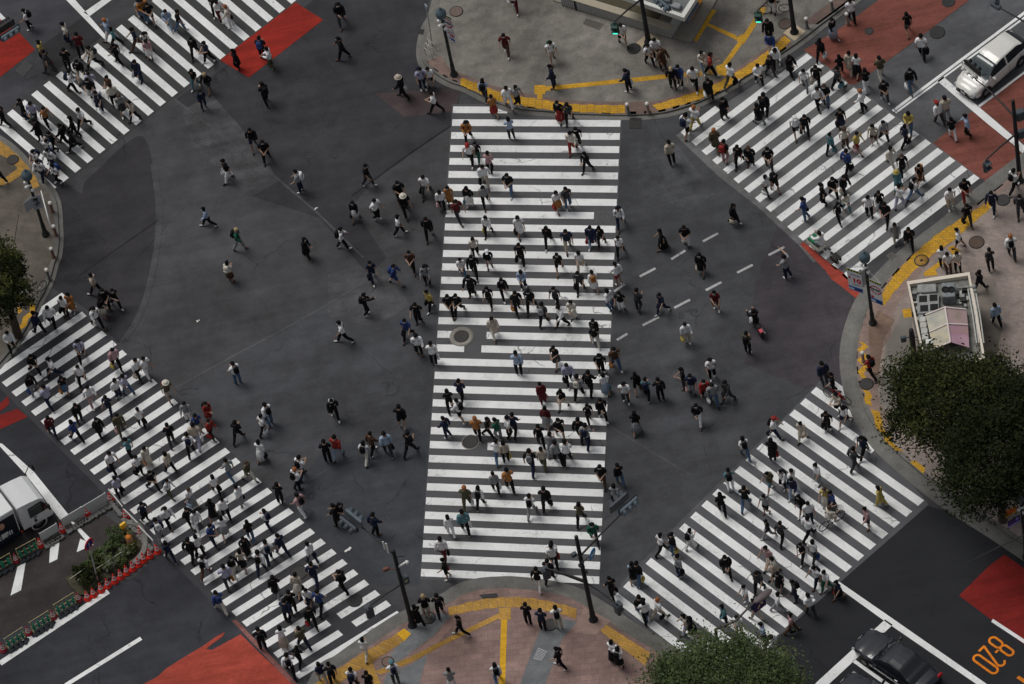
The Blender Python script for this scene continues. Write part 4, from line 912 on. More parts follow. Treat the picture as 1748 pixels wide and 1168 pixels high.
def car(name, lab, cat, spot, hd, L, W, paint, glass, hood, belt, roof, gx, wheels, win=True, group=None, zoff=.02):
    """local x: 0 at the nose, growing to the tail; hood/belt/roof are height tables over x; gx=(screen foot, screen top, rear top, rear foot)"""
    p = G(*spot); u = gdir(spot[0], spot[1], *hd); o = empty(name, (p.x, p.y, zoff), math.atan2(-u.y, -u.x)); tag(o, lab, cat, group)
    wtab = [(0, .60), (.1, .76), (.45, .92), (1.2, 1), (L * .6, 1), (L - .7, .97), (L - .15, .88), (L, .78)]
    n = 46; secs = []
    for i in range(n + 1):
        x = L * i / n; w_ = W / 2 * ip(wtab, x); zt = ip(hood, x); zb = .2 if .25 < x < L - .25 else .3
        arch = 0
        secs.append([(x, y, z) for y, z in ((0, zb), (w_ * .86, zb), (w_ * .97, zb + .07), (w_, zb + .22), (w_, zt - .26), (w_ * .985, zt - .12), (w_ * .93, zt - .035), (w_ * .8, zt), (w_ * .4, zt + .025), (0, zt + .03))])
    mb = MB(); m = len(secs[0]); vs = []
    for s in secs: vs += s + [(x, -y, z) for x, y, z in s[-2:0:-1]]
    k = len(vs) // (n + 1); fs = []
    for i in range(n):
        for j in range(k): fs.append((i * k + j, (i + 1) * k + j, (i + 1) * k + (j + 1) % k, i * k + (j + 1) % k))
    mb.add(vs, fs, 0, True); mb.add(vs[:k], [list(range(k))]); mb.add(vs[-k:], [list(range(k - 1, -1, -1))])
    # cabin
    f0, f1, r1, r0 = gx; st = []; nn = 30
    for i in range(nn + 1):
        x = f0 + (r0 - f0) * i / nn; zr = ip(roof, x); zb = ip(hood, x) - .01; wb = W / 2 * ip(wtab, x) * .93
        hgt = max(zr - zb, .0); wr = wb - min(.19, hgt * .36)
        st.append([(x, wb, zb), (x, (wb * .45 + wr * .55), zb + hgt * .6), (x, wr, zb + hgt * .9), (x, wr * .88, zb + hgt * .985), (x, wr * .5, zb + hgt * 1.0 + .012), (x, 0, zb + hgt + .018)])
    ws, rw, sw = MB(), MB(), [MB(), MB()]
    def strip(tgt, i, j, sgn):
        q = [st[i][j], st[i + 1][j], st[i + 1][j + 1], st[i][j + 1]]; q = [(a, b * sgn, c) for a, b, c in q]
        tgt.add(q, [(0, 1, 2, 3) if sgn > 0 else (3, 2, 1, 0)], 0, True)
    for i in range(nn):
        xm = (st[i][0][0] + st[i + 1][0][0]) / 2
        for sgn in (1, -1):
            for j in range(5):
                tgt = mb
                if j <= 1 and f0 + .45 < xm < r0 - .3 and not any(abs(xm - q) < .055 for q in win): tgt = sw[0 if sgn > 0 else 1]
                elif j >= 2 and xm < f1: tgt = ws
                elif j >= 2 and xm > r1: tgt = rw
                strip(tgt, i, j, sgn)
    # wheel arches: dark lips
    mb.build('body', paint, o); ws.build('windscreen', glass, o); rw.build('rear_window', glassd, o)
    for s in sw: s.build('side_window', glassd, o)
    for wx in wheels:
        for sd in (1, -1): wheel(o, (wx, sd * (W / 2 - .08), .32), .32, .21, sd)
        ar = MB()
        for sd in (1, -1): ar.lathe([(.30, -.02), (.39, -.02), (.39, .01), (.30, .01)], n=24, M=Matrix.Rotation(PI / 2, 3, 'X'), c=(wx, sd * (W / 2 - .003), .34), cap=False)
        ar.build('wheel_arch', trimk, o)
    hz = ip(hood, .25)
    for sd in (1, -1):
        a = MB(); a.ball((.27, sd * W / 2 * .70, hz - .12), (.26, .12, .07), 12, 8, M=Matrix.Rotation(-sd * .55, 3, 'Z') @ Matrix.Rotation(-.25, 3, 'Y')); a.build('headlight', lampw, o)
        a = MB(); a.ball((L - .1, sd * W / 2 * .74, ip(hood, L - .2) - .1), (.1, .2, .13), 10, 8); a.build('tail_light', lampr, o)
        a = MB(); a.bbox((f0 + .55, sd * (W / 2 + .12), ip(hood, f0 + .4) + .08), (.13, .24, .16), sd * .2, b=.045); a.tube([(f0 + .55, sd * W / 2 * .9, ip(hood, f0 + .4)), (f0 + .55, sd * (W / 2 + .06), ip(hood, f0 + .4) + .05)], .03, 6); a.build('mirror', paint, o)
        a = MB(); a.bbox((f1 + .95, sd * (W / 2 + .0), ip(hood, L * .5) - .22), (.2, .03, .035), b=.01); a.bbox((f1 + 1.85, sd * (W / 2 + .0), ip(hood, L * .5) - .22), (.2, .03, .035), b=.01); a.build('door_handle', chrome, o)
    a = MB(); a.bbox((.0, 0, hz - .2), (.05, W * .42, .09), b=.02); a.bbox((-.0, 0, .36), (.06, W * .6, .16), b=.03); a.build('grille', trimk, o)
    a = MB(); a.ball((.02, 0, hz - .1), (.03, .08, .05), 10, 6); a.build('emblem', chrome, o)
    a = MB(); a.bbox((-.03, 0, .47), (.02, .33, .165), b=.005); a.build('number_plate', plate, o)
    a = MB(); a.bbox((L + .01, 0, .62), (.02, .33, .165), b=.005); a.build('number_plate', plate, o)
    a = MB(); hx = f0 + .02
    a.tube([(hx, W / 2 * .8, ip(hood, hx) + .004), (hx - .06, 0, ip(hood, hx) + .034), (hx, -W / 2 * .8, ip(hood, hx) + .004)], .012, 4, smooth=False)
    for sd in (1, -1):
        a.tube([(.42, sd * W / 2 * .62, ip(hood, .42) + .012), (hx, sd * W / 2 * .78, ip(hood, hx) + .006)], .009, 4, smooth=False)
        for xx in (f1 - .35, f1 + .75, f1 + 1.7): a.tube([(xx, sd * (W / 2 + .002), .34), (xx, sd * (W / 2 + .002), ip(hood, xx) - .2), (xx, sd * W / 2 * .975, ip(hood, xx) - .09)], .009, 4, smooth=False)
    a.build('panel_gap', trimk, o)
    a = MB()
    for sd in (-.1, .55): a.tube([(f0 + .1, sd * W / 2, ip(roof, f0 + .1) + .03), (f0 + .42, (sd - .5) * W / 2, ip(roof, f0 + .42) + .045)], .012, 5)
    a.build('wiper', trimk, o)
    return o
pearl = mat('pearl white paint', (.66, .65, .61), .3, spec=.5, var=.03, coat=.6); blackp = mat('black car paint', (.010, .012, .019), .2, spec=.4, var=.1, coat=.8)
fl = G(1683, 163); u = gdir(1683, 163, -61, 54); rt = Vector((u.y, -u.x, 0))   # right of the heading
ctr = fl + rt * .80 + u * .92
def spot_of(v):
    d = v - CPOS; w_ = d.dot(_fw); return (PW / 2 + F_PX * d.dot(CR) / w_, PH / 2 - F_PX * d.dot(CU) / w_)
car('parked_car', 'pearl white people carrier waiting at the right stop line', 'car', spot_of(ctr), (-61, 54), 4.62, 1.78, pearl, glassg,
    [(0, .62), (.15, .74), (.6, .90), (1.15, 1.0), (1.6, 1.02), (3.9, 1.05), (4.4, 1.0), (4.62, .9)], None, [(.95, .96), (1.95, 1.50), (2.5, 1.60), (3.6, 1.58), (4.3, 1.35), (4.6, 1.02)], (.95, 2.02, 4.05, 4.58), (.92, 3.70), win=(2.75,))
SED = ([(0, .58), (.15, .70), (.6, .80), (1.3, .90), (1.7, .93), (3.6, .95), (4.0, .98), (4.7, .96), (4.9, .8)], None, [(1.35, .88), (2.2, 1.36), (2.6, 1.44), (3.2, 1.42), (3.9, 1.16), (4.3, .96)], (1.35, 2.25, 3.25, 4.28))
car('parked_car', 'glossy black saloon standing on the lower right stop line', 'car', (1470, 1099), (-46, -32), 4.9, 1.82, blackp, glassd, *SED, (1.0, 3.85), win=(2.9,), group='black cars at the lower right')
car('parked_car', 'black car cut off by the bottom edge beside the glossy saloon', 'car', (1440, 1172), (-46, -32), 4.7, 1.78, blackp, glassg, *SED, (1.0, 3.85), win=(2.9,), group='black cars at the lower right')

# ---- white truck with a dark sided box body
p = G(93, 887); u = gdir(93, 887, 95, -57); o = empty('truck', (p.x, p.y, .02), math.atan2(u.y, u.x)); tag(o, 'white cab truck with a dark advertising side at the left edge', 'truck')
# local: x forward, y to its left; right front corner at the origin
wt = mat('truck white', (.68, .69, .69), .35, spec=.5, var=.04, coat=.4); navy = mat('advert dark panel', (.010, .012, .022), .4, var=.15); W_ = 2.05
prof = [(-.03, .45), (0, .9), (-.02, 1.15), (-.16, 2.0), (-.42, 2.22), (-1.0, 2.34), (-1.68, 2.42), (-1.74, 2.36), (-1.75, .55)]   # cab outline seen from its side
mb = MB(); n = len(prof); vs = [(x, y, z) for y in (.05, W_ - .05) for x, z in prof]
vs = [(x, .0, z) for x, z in prof] + [(x, W_, z) for x, z in prof]
ins = [(x - (.02 if z > 1.2 else 0), (.10 if z > 1.2 else .0) if y == 0 else (W_ - .10 if z > 1.2 else W_), z) for x, y, z in vs]
fs = [list(range(n)), list(range(2 * n - 1, n - 1, -1))] + [(i, i + n, (i + 1) % n + n, (i + 1) % n) for i in range(n)]
mb.add(ins, fs); mb.bbox((-.85, W_ / 2, .46), (1.6, W_ - .3, .3), b=.05)
cab = mb.build('cab', wt, o)
mb = MB(); mb.add([(-.045, .12, 1.2), (-.045, W_ - .12, 1.2), (-.17, W_ - .2, 1.98), (-.17, .2, 1.98)], [(0, 1, 2, 3)]); mb.v = [(x + .035, y, z + .01) for x, y, z in mb.v]; mb.build('windscreen', glassd, o)
for sd, y0 in ((0, -.008), (1, W_ + .008)):
    k = .07 if sd == 0 else -.07
    mb = MB(); q = [(-.10, y0, 1.18), (-1.22, y0, 1.18), (-1.22, y0 + k, 1.96), (-.36, y0 + k, 1.98), (-.18, y0 + k * .6, 1.6)]; mb.add(q, [list(range(5)) if sd else list(range(4, -1, -1))]); mb.build('side_window', glassd, o)
    mb = MB(); mb.bbox((-.12, y0 + (-.22 if sd == 0 else .22), 1.55), (.12, .2, .42), b=.04); mb.tube([(-.2, y0, 1.75), (-.12, y0 + (-.2 if sd == 0 else .2), 1.7)], .02, 6); mb.tube([(-.2, y0, 1.3), (-.12, y0 + (-.2 if sd == 0 else .2), 1.4)], .02, 6); mb.build('mirror', trimk, o)
    mb = MB(); mb.bbox((-.95, y0, 1.05), (.2, .04, .05), b=.01); mb.bbox((-.98, y0, .8), (.16, .03, .2), b=.02); mb.build('door_handle', trimk, o)
    mb = MB(); mb.bbox((-.02, (.25 if sd == 0 else W_ - .25), .72), (.08, .34, .16), b=.03); mb.build('headlight', lampw, o)
mb = MB(); mb.bbox((.03, W_ / 2, .5), (.12, W_ - .1, .24), b=.05); mb.build('bumper', wt, o)
mb = MB(); mb.bbox((-.0, W_ / 2, .98), (.06, W_ - .5, .16), b=.02); mb.build('grille', trimk, o)
for wx in (-.85, -3.9):
    for y, sd in ((.14, -1), (W_ - .14, 1)): wheel(o, (wx, y, .38), .38, .26, sd)
for y, sd in ((0, -1), (W_, 1)):
    mb = MB(); mb.lathe([(.40, -.012), (.48, -.012), (.48, .012), (.40, .012)], n=24, M=Matrix.Rotation(PI / 2, 3, 'X'), c=(-.85, y + sd * .01, .40), cap=False); mb.build('wheel_arch', wt, o)
mb = MB(); mb.tube([(-.25, W_ - .1, 2.1), (.25, W_ + .25, 2.2), (.42, W_ + .3, 1.9)], .025, 6); mb.bbox((.42, W_ + .3, 1.75), (.1, .26, .34), b=.05); mb.build('kerb_mirror', trimk, o)
BX0, BX1, BZ0, BZ1 = -1.95, -6.6, .75, 2.75
mb = MB(); mb.bbox(((BX0 + BX1) / 2, W_ / 2, (BZ0 + BZ1) / 2), (BX0 - BX1, W_ + .06, BZ1 - BZ0), b=.05); body = mb.build('box_body', wt, o)
mb = MB(); mb.bbox(((BX0 + BX1) / 2, -.045, 1.62), (BX0 - BX1 - .16, .03, 1.6), b=.01); pan = mb.build('side_panel', navy, body)
mb = MB(); mb.bbox(((BX0 + BX1) / 2, -.05, .60), (BX0 - BX1, .1, .34), b=.02); sk = mb.build('side_skirt', navy, o)
on_face(body, text_mesh('公開!!', .46, bold=.016), whitep, Vector((-2.95, -.064, 1.08)), Vector((1, 0, 0)), CAP)
mb = MB(); mb.ball((-2.9, -.055, 1.95), (.22, .02, .28), 12, 8); mb.build('picture_patch', mat('warm print', alb(176, 132, 112), .7, var=.3), pan)
mb = MB(); mb.bbox((-1.98, -.06, .66), (.24, .05, .12), b=.02); mb.build('marker_lamp', mat('marker orange', alb(214, 70, 36), .4), o)
mb = MB(); mb.bbox((-2.2, W_ / 2, .5), (3.6, .9, .2), b=.03); mb.build('chassis', trimk, o)

# ---- two-wheelers
def bike_frame(root, m, basket=False):
    R_ = .33
    for x in (.52, -.52):
        mb = MB(); pts = [(x + R_ * math.cos(a * PI / 12), 0, R_ + R_ * math.sin(a * PI / 12)) for a in range(25)]; mb.tube(pts, .022, 6, 0, False); w_ = mb.build('wheel', tyrem, root)
        mb = MB()
        for a in range(8): mb.tube([(x, 0, R_), (x + R_ * math.cos(a * PI / 4), 0, R_ + R_ * math.sin(a * PI / 4))], .006, 4)
        mb.build('spokes', steel, w_)
    mb = MB(); S, Hd, BB, Rr = (-.18, 0, .82), (.40, 0, .82), (-.06, 0, .32), (-.52, 0, .33)
    for a, b in ((S, Hd), (BB, Hd), (BB, S), (BB, Rr), (S, Rr), (Hd, (.52, 0, .33))): mb.tube([a, b], .02, 6)
    mb.tube([Hd, (.37, 0, 1.0)], .018, 6); mb.build('frame', m, root)
    mb = MB(); mb.tube([(.30, .27, 1.0), (.38, .12, 1.03), (.38, -.12, 1.03), (.30, -.27, 1.0)], .016, 6); mb.build('handlebar', trimk, root)
    mb = MB(); mb.ball((-.2, 0, .92), (.14, .075, .04), 10, 6); mb.tube([S, (-.2, 0, .9)], .016, 6); mb.build('saddle', trimk, root)
    mb = MB(); mb.tube([(-.06, .1, .25), (-.06, .1, .32), (-.06, -.1, .32), (-.06, -.1, .4)], .012, 5); mb.bbox((-.06, .15, .25), (.1, .08, .02), b=.006); mb.bbox((-.06, -.15, .4), (.1, .08, .02), b=.006); mb.build('pedals', trimk, root)
    if basket:
        mb = MB(); mb.lathe([(.12, .78), (.17, 1.0), (.175, 1.0), (.165, .985)], n=12, c=(.62, 0, 0), sx=.9, sy=1.1); mb.build('basket', steel, root)
def bicycle(x, y, d, lab, m, lev=0.0, basket=False):
    p = G(x, y, lev); u = gdir(x, y, *d); o = empty('bicycle', (p.x, p.y, lev + .02), math.atan2(u.y, u.x)); tag(o, lab, 'bicycle'); bike_frame(o, m, basket); return o
silver = mat('silver frame', alb(150, 150, 148), .4, metal=.4); redf = mat('dark red frame', alb(120, 36, 38), .4)
bicycle(1421, 896, (44, -30), 'silver bicycle crossing the lower right stripes with its rider', silver, 0, True)
bicycle(1324, 22, (-20, 2), 'bicycle with pale wheels at the top edge of the top pavement', silver, PAVE)
bicycle(62, 505, (-30, 26), 'pale bicycle half hidden by the left tree', silver, PAVE, True)
bicycle(1430, 684, (-40, -16), 'dark bicycle wheeled at the kerb end of the lower right crossing', redf, 0)
# cargo bicycle with a green crate in its nose
p = G(1407, 434); u = gdir(1407, 434, -34, -28); o = empty('cargo_bicycle', (p.x, p.y, .02), math.atan2(u.y, u.x)); tag(o, 'long cargo bicycle with a green crate at the upper right crossing', 'cargo bike')
for x, R_ in ((-.85, .33), (.95, .25)):
    mb = MB(); mb.tube([(x + R_ * math.cos(a * PI / 12), 0, R_ + R_ * math.sin(a * PI / 12)) for a in range(25)], .025, 6, 0, False); w_ = mb.build('wheel', tyrem, o)
    mb = MB()
    for a in range(8): mb.tube([(x, 0, R_), (x + R_ * math.cos(a * PI / 4), 0, R_ + R_ * math.sin(a * PI / 4))], .006, 4)
    mb.build('spokes', steel, w_)
mb = MB(); mb.tube([(-.85, 0, .33), (-.4, 0, .35), (.1, 0, .3), (.95, 0, .25)], .035, 6); mb.tube([(-.4, 0, .35), (-.5, 0, .85)], .025, 6); mb.tube([(-.85, 0, .33), (-.5, 0, .8)], .02, 6); mb.tube([(.1, 0, .3), (.0, 0, 1.0)], .022, 6); mb.build('frame', whitep, o)
mb = MB(); mb.bbox((.55, 0, .36), (.95, .62, .06), b=.02)
for y in (.3, -.3): mb.bbox((.55, y, .52), (.95, .04, .3), b=.015)
mb.bbox((1.03, 0, .52), (.04, .62, .3), b=.015); mb.build('cargo_tray', mat('cream tray', alb(190, 188, 176), .6), o)
mb = MB(); mb.bbox((.68, 0, .6), (.6, .5, .34), b=.03); mb.build('crate', mat('crate green', alb(22, 92, 62), .6, var=.2), o)
mb = MB(); mb.tube([(-.1, .3, 1.0), (0, 0, 1.05), (-.1, -.3, 1.0)], .016, 6); mb.build('handlebar', trimk, o)
mb = MB(); mb.ball((-.52, 0, .92), (.14, .08, .04), 10, 6); mb.build('saddle', trimk, o)
mb = MB(); mb.bbox((-.95, 0, .72), (.7, .12, .04), b=.01); mb.bbox((-1.0, .14, .55), (.5, .12, .3), b=.03); mb.bbox((-1.0, -.14, .55), (.5, .12, .3), b=.03); mb.build('rear_rack', trimk, o)
# small motorcycle
p = G(1291, 562); u = gdir(1291, 562, -22, -36); o = empty('motorcycle', (p.x, p.y, .02), math.atan2(u.y, u.x)); tag(o, 'small dark motorcycle with pink tail carrying a rider on open asphalt', 'motorcycle')
for x in (.62, -.62):
    mb = MB(); mb.lathe([(.14, -.05), (.25, -.06), (.28, -.03), (.28, .03), (.25, .06), (.14, .05)], n=18, M=Matrix.Rotation(PI / 2, 3, 'X'), c=(x, 0, .28)); w_ = mb.build('wheel', tyrem, o)
    mb = MB(); mb.lathe([(.15, -.03), (.15, .03)], n=14, M=Matrix.Rotation(PI / 2, 3, 'X'), c=(x, 0, .28)); mb.ball((x, 0, .28), .06); mb.build('rim', rimm, w_)
mb = MB(); mb.ball((0, 0, .5), (.45, .16, .2), 12, 8); mb.ball((.28, 0, .72), (.24, .14, .14), 12, 8); mb.tube([(.62, 0, .28), (.42, 0, .95)], .035, 8); mb.bbox((.62, 0, .6), (.36, .14, .05), b=.02); mb.build('body', mat('dark motorbike body', (.015, .015, .018), .3, spec=.5), o)
mb = MB(); mb.bbox((-.28, 0, .76), (.6, .26, .1), b=.04); mb.build('seat', trimk, o)
mb = MB(); mb.bbox((-.66, 0, .68), (.4, .2, .07), -.0, b=.03); mb.build('tail_fairing', mat('pink fairing', alb(176, 70, 84), .4), o)
mb = MB(); mb.tube([(.34, .36, 1.0), (.42, .1, 1.03), (.42, -.1, 1.03), (.34, -.36, 1.0)], .018, 6); mb.build('handlebar', trimk, o)
mb = MB(); mb.ball((.56, 0, .84), (.1, .1, .1), 10, 8); mb.build('headlight', lampw, o)
mb = MB(); mb.tube([(-.1, -.18, .3), (-.8, -.2, .38)], .05, 8); mb.build('exhaust', steel, o)

# ------------------------------------------------------------------ subway kiosk at the top
beigec = mat('beige coping', alb(150, 142, 126), .8, var=.1); ribw = mat('ribbed white wall', alb(158, 158, 156), .6, var=.08); olive = mat('olive floor', alb(70, 66, 50), .8, var=.2)
a0, a1 = G(958, 9, PAVE), G(1146, 67, PAVE); d = (a1 - a0); L = d.length; t = d.normalized(); nrm = Vector((-t.y, t.x, 0))       # nrm points away from the viewer
if nrm.dot(Vector((0, 1, 0))) < 0: nrm = -nrm
o = empty('kiosk', a0, math.atan2(d.y, d.x)); tag(o, 'underground entrance kiosk with ribbed white parapet at the top edge', 'kiosk'); sg = 1 if Vector((-t.y, t.x, 0)).dot(nrm) > 0 else -1
mb = MB(); mb.bbox((L / 2 + .3, sg * 3.1, .03), (L + 1.8, 6.0, .12), b=.03); mb.build('plinth', mat('grey stone plinth', alb(118, 114, 104), .8, var=.12), o)
mb = MB(); mb.bbox((L / 2, sg * .16, .40), (L, .26, .76), b=.02)
for k in range(int(L / .13)): mb.bbox((.06 + k * .13, sg * .03 - sg * .025, .38), (.065, .05, .68), b=.012)
mb.bbox((L - .1, sg * .9, .40), (.26, 1.5, .76), b=.02); mb.bbox((.1, sg * 3, .40), (.26, 5.5, .76), b=.02); mb.build('parapet', ribw, o)
mb = MB(); mb.bbox((L / 2, sg * .2, .80), (L + .1, .46, .07), b=.02); mb.bbox((.1, sg * 3, .80), (.44, 5.3, .07), b=.02); mb.build('coping', beigec, o)
mb = MB(); mb.bbox((.95, sg * -.01, .42), (.1, .12, .8), b=.02); mb.build('corner_post', trimk, o)
mb = MB(); mb.bbox((L / 2 - .5, sg * 2.6, .13), (L - 1.6, 4.4, .06), b=.01); mb.build('floor', olive, o)
mb = MB(); mb.bbox((L - .5, sg * 2.2, .22), (1.0, 1.7, .10), b=.02)
for k in range(7): mb.bbox((L - .95 + k * .15, sg * 2.2, .28), (.09, 1.6, .03), b=.008)
mb.build('slatted_step', mat('brown planks', alb(104, 86, 64), .8, var=.2), o)
for x, y in ((L - .0, 2.2), (2.0, 2.4)):
    mb = MB(); mb.bbox((x + .35, sg * y, .24), (.36, 1.6, .06), .0, b=.01); mb.build('tactile_strip', mat('orange strip', alb(208, 132, 40), .7), o)
for x in (L - 1.4, L - 5.0, 1.2):
    mb = MB(); mb.bbox((x, sg * 2.4, 1.45), (.32, .32, 2.5), b=.05); mb.build('pillar', mat('dark olive pillar', alb(64, 60, 50), .6), o)
    mb = MB(); mb.bbox((x - 1.5, sg * 2.45, 1.4), (2.6, .06, 2.2), b=.02); mb.build('glazing', mat('tinted glazing', (.04, .045, .035), .1, spec=.5), o)
rz = 2.85
rc = [G(1168, 33, rz), G(1050, -8, rz), G(1080, -90, rz), G(1222, -52, rz)]
iM = Matrix.Rotation(-math.atan2(d.y, d.x), 3, 'Z'); rl = [iM @ (q - a0) for q in rc]
def framed(q, z0, z1, wd):
    mb = MB(); c = sum((Vector(v) for v in q), Vector()) / len(q)
    inn = [Vector(v) + (c - Vector(v)).normalized() * wd for v in q]
    for i in range(len(q)):
        j = (i + 1) % len(q); mb.poly([tuple(q[i][:2]), tuple(q[j][:2]), tuple(inn[j][:2]), tuple(inn[i][:2])], z0, z1)
    return mb, inn
mb, inn = framed(rl, rz - .35, rz, .34); mb.build('roof_rim', mat('roof rim white', alb(188, 188, 182), .6, var=.06), o)
mb = MB(); mb.poly([tuple(q[:2]) for q in inn], rz - .3, rz - .18); mb.build('roof', mat('grey roof', alb(96, 98, 98), .8, var=.25), o)
mb = MB(); c = sum(inn, Vector()) / 4
for k in range(6): mb.bbox(inn[0].lerp(c, .25 + .12 * k) + Vector((-.5 * (k % 3), 0, rz * 0 - .02)), (.5, .35, .4 + .1 * (k % 2)), .3 * k, b=.05)
mb.tube([inn[0].lerp(c, .2), inn[1].lerp(c, .3)], .06, 8); mb.build('roof_unit', mat('roof units', alb(120, 124, 126), .6, var=.3), o)
mb = MB(); q0, q1 = rl[0], rl[3]; dd = (q1 - q0).normalized()
mb.bbox(q0 + dd * .9 + Vector((0, 0, -.42)) + Vector((dd.y, -dd.x, 0)) * .02, (1.4, .1, .3), math.atan2(dd.y, dd.x), b=.02); mb.build('sign_panel', mat('blue grey panel', alb(70, 86, 104), .5), o)

# ------------------------------------------------------------------ small building with a mural awning at the right
rz = 3.1
rc = [G(1548, 481, rz), G(1655, 465, rz), G(1682, 612, rz), G(1584, 652, rz)]
c0 = (rc[0] + rc[2]) / 2; o = empty('small_building', (c0.x, c0.y, PAVE)); tag(o, 'small grey subway building with rooftop plant and a pink mural awning', 'building')
q = [v - Vector((c0.x, c0.y, PAVE)) for v in rc]
cream = mat('cream rim', alb(196, 186, 172), .7, var=.08); gwall = mat('grey render', alb(122, 120, 114), .85, var=.15); groof = mat('grimy roof', alb(104, 104, 100), .9, var=.45, scale=3)
fl_ = [Vector((v.x, v.y, 0)) * .97 for v in q]
mb = MB(); mb.poly([tuple(v[:2]) for v in fl_], 0, 2.7); mb.build('wall', gwall, o)
mb = MB(); mb.poly([tuple(v[:2]) for v in [x * .96 for x in q]], 2.62, 2.72); mb.build('roof', groof, o)
mb, inn = framed(q, 2.55, 3.0, .24); mb.build('roof_rim', cream, o)
def RL(x, y, z): return G(x, y, z + PAVE) - Vector((c0.x, c0.y, PAVE))
tl = lambda X, Y: (1430 + X / 5.307, 420 + Y / 5.307)
def rbox(X0, Y0, X1, Y1, z0, h, m, name, rot=-.2, b=.04):
    a, bb = RL(*tl(X0, Y0), z0 + h), RL(*tl(X1, Y1), z0 + h); c = (a + bb) / 2; R = Matrix.Rotation(-rot, 3, 'Z') @ (bb - a)
    mb = MB(); mb.bbox((c.x, c.y, z0 + h / 2), (abs(R.x) + .05, abs(R.y) + .05, h), rot, b=b); return mb.build(name, m, o)
plantm = mat('galvanised plant', alb(128, 130, 128), .6, var=.3, scale=4); darkhole = mat('dark opening', (.012, .012, .013), .8); palebox = mat('pale boxes', alb(164, 164, 158), .7, var=.15)
rbox(725, 350, 890, 410, 2.7, .25, plantm, 'roof_unit')
ff = rbox(722, 440, 915, 600, 2.7, .3, plantm, 'skylight', b=.03)
for X, Y in ((735, 450), (830, 440), (745, 535), (835, 525)):
    a = RL(*tl(X + 38, Y + 28), 3.02); mb = MB(); mb.bbox((a.x, a.y, 3.005), (.42, .42, .02), -.2, b=.005); mb.build('pane', darkhole, ff)
for k in range(4): rbox(742 + k * 8, 640 + k * 52, 795 + k * 8, 682 + k * 52, 2.7, .4, palebox, 'roof_box')
u_ = rbox(945, 335, 1060, 455, 2.7, .7, mat('condenser grey', alb(110, 114, 116), .5, var=.3), 'air_conditioner')
for X in (975, 1028):
    a = RL(*tl(X, 395), 3.42); mb = MB(); mb.lathe([(.2, 0), (.2, .05), (.16, .05), (.16, .02), (.04, .03), (.001, .03)], n=18, c=(a.x, a.y, 3.4)); mb.build('fan', darkhole, u_)
for k in range(4):
    a, b_ = RL(*tl(1180 + k * 22, 390), 2.95), RL(*tl(1258 + k * 22, 880), 2.95); mb = MB(); mb.tube([a, a.lerp(b_, .5) + Vector((.03, 0, .02)), b_], .04, 8); mb.build('pipe', palebox, o)
mb = MB(); a, b_ = RL(*tl(1080, 380), 3.0), RL(*tl(1235, 370), 3.0); mb.tube([a, b_], .05, 8); mb.ball(b_, .14); mb.ball(b_ + Vector((0, -.3, .02)), .12); mb.tube([RL(*tl(1090, 345), 3.0), RL(*tl(1070, 440), 3.0)], .03, 6); mb.build('pipe', plantm, o)
rbox(800, 845, 860, 880, 2.7, .45, mat('white unit', alb(196, 196, 192), .6), 'roof_box'); fu = rbox(835, 850, 905, 930, 2.7, .4, plantm, 'fan_unit')
a = RL(*tl(868, 885), 3.14); mb = MB(); mb.lathe([(.26, 0), (.26, .06), (.2, .06), (.2, .03), (.05, .04), (.001, .04)], n=18, c=(a.x, a.y, 3.1)); mb.build('fan', darkhole, fu)
# awning: two slopes of printed cloth meeting at a ridge
def awn(pts, m, name):
    v = [RL(*tl(X, Y), z) for X, Y, z in pts]; mb = MB(); mb.add(v + [p_ - Vector((0, 0, .03)) for p_ in v], [(0, 1, 2, 3), (7, 6, 5, 4), (0, 4, 5, 1), (1, 5, 6, 2), (2, 6, 7, 3), (3, 7, 4, 0)]); return mb.build(name, m, o)
def mural(name, c1, c2, c3, sc=1.1):
    m = mat(name, alb(*c1), .8); nt = m.node_tree; tc = nt.nodes.new('ShaderNodeTexCoord'); nz = nt.nodes.new('ShaderNodeTexNoise'); nz.inputs['Scale'].default_value = sc; nz.inputs['Detail'].default_value = 1.5
    nt.nodes['Principled BSDF'].inputs['Roughness'].default_value = .22; nt.nodes['Principled BSDF'].inputs['Specular IOR Level'].default_value = .6; rp = nt.nodes.new('ShaderNodeValToRGB'); e = rp.color_ramp.elements; e[0].position = .36; e[0].color = (*alb(*c1), 1); e[1].position = .64; e[1].color = (*alb(*c3), 1); q_ = e.new(.5); q_.color = (*alb(*c2), 1)
    nt.links.new(tc.outputs['Object'], nz.inputs['Vector']); nt.links.new(nz.outputs['Fac'], rp.inputs['Fac']); nt.links.new(rp.outputs['Color'], nt.nodes['Principled BSDF'].inputs['Base Color']); return m
awn([(795, 625, 3.1), (830, 780, 3.1), (995, 705, 3.5), (972, 555, 3.5)], mural('awning pale print', (128, 138, 138), (150, 148, 136), (168, 164, 146)), 'awning')
awn([(830, 780, 3.1), (860, 935, 3.1), (1022, 870, 3.5), (995, 705, 3.5)], mural('awning cream print', (150, 146, 130), (170, 160, 136), (140, 146, 140)), 'awning')
awn([(972, 555, 3.5), (995, 705, 3.5), (1180, 715, 3.1), (1165, 575, 3.1)], mural('awning brown pink print', (132, 118, 108), (150, 130, 126), (162, 130, 142)), 'awning')
awn([(995, 705, 3.5), (1022, 870, 3.5), (1192, 920, 3.1), (1180, 715, 3.1)], mural('awning pink print', (166, 134, 146), (152, 118, 132), (150, 124, 120)), 'awning')
mb = MB()
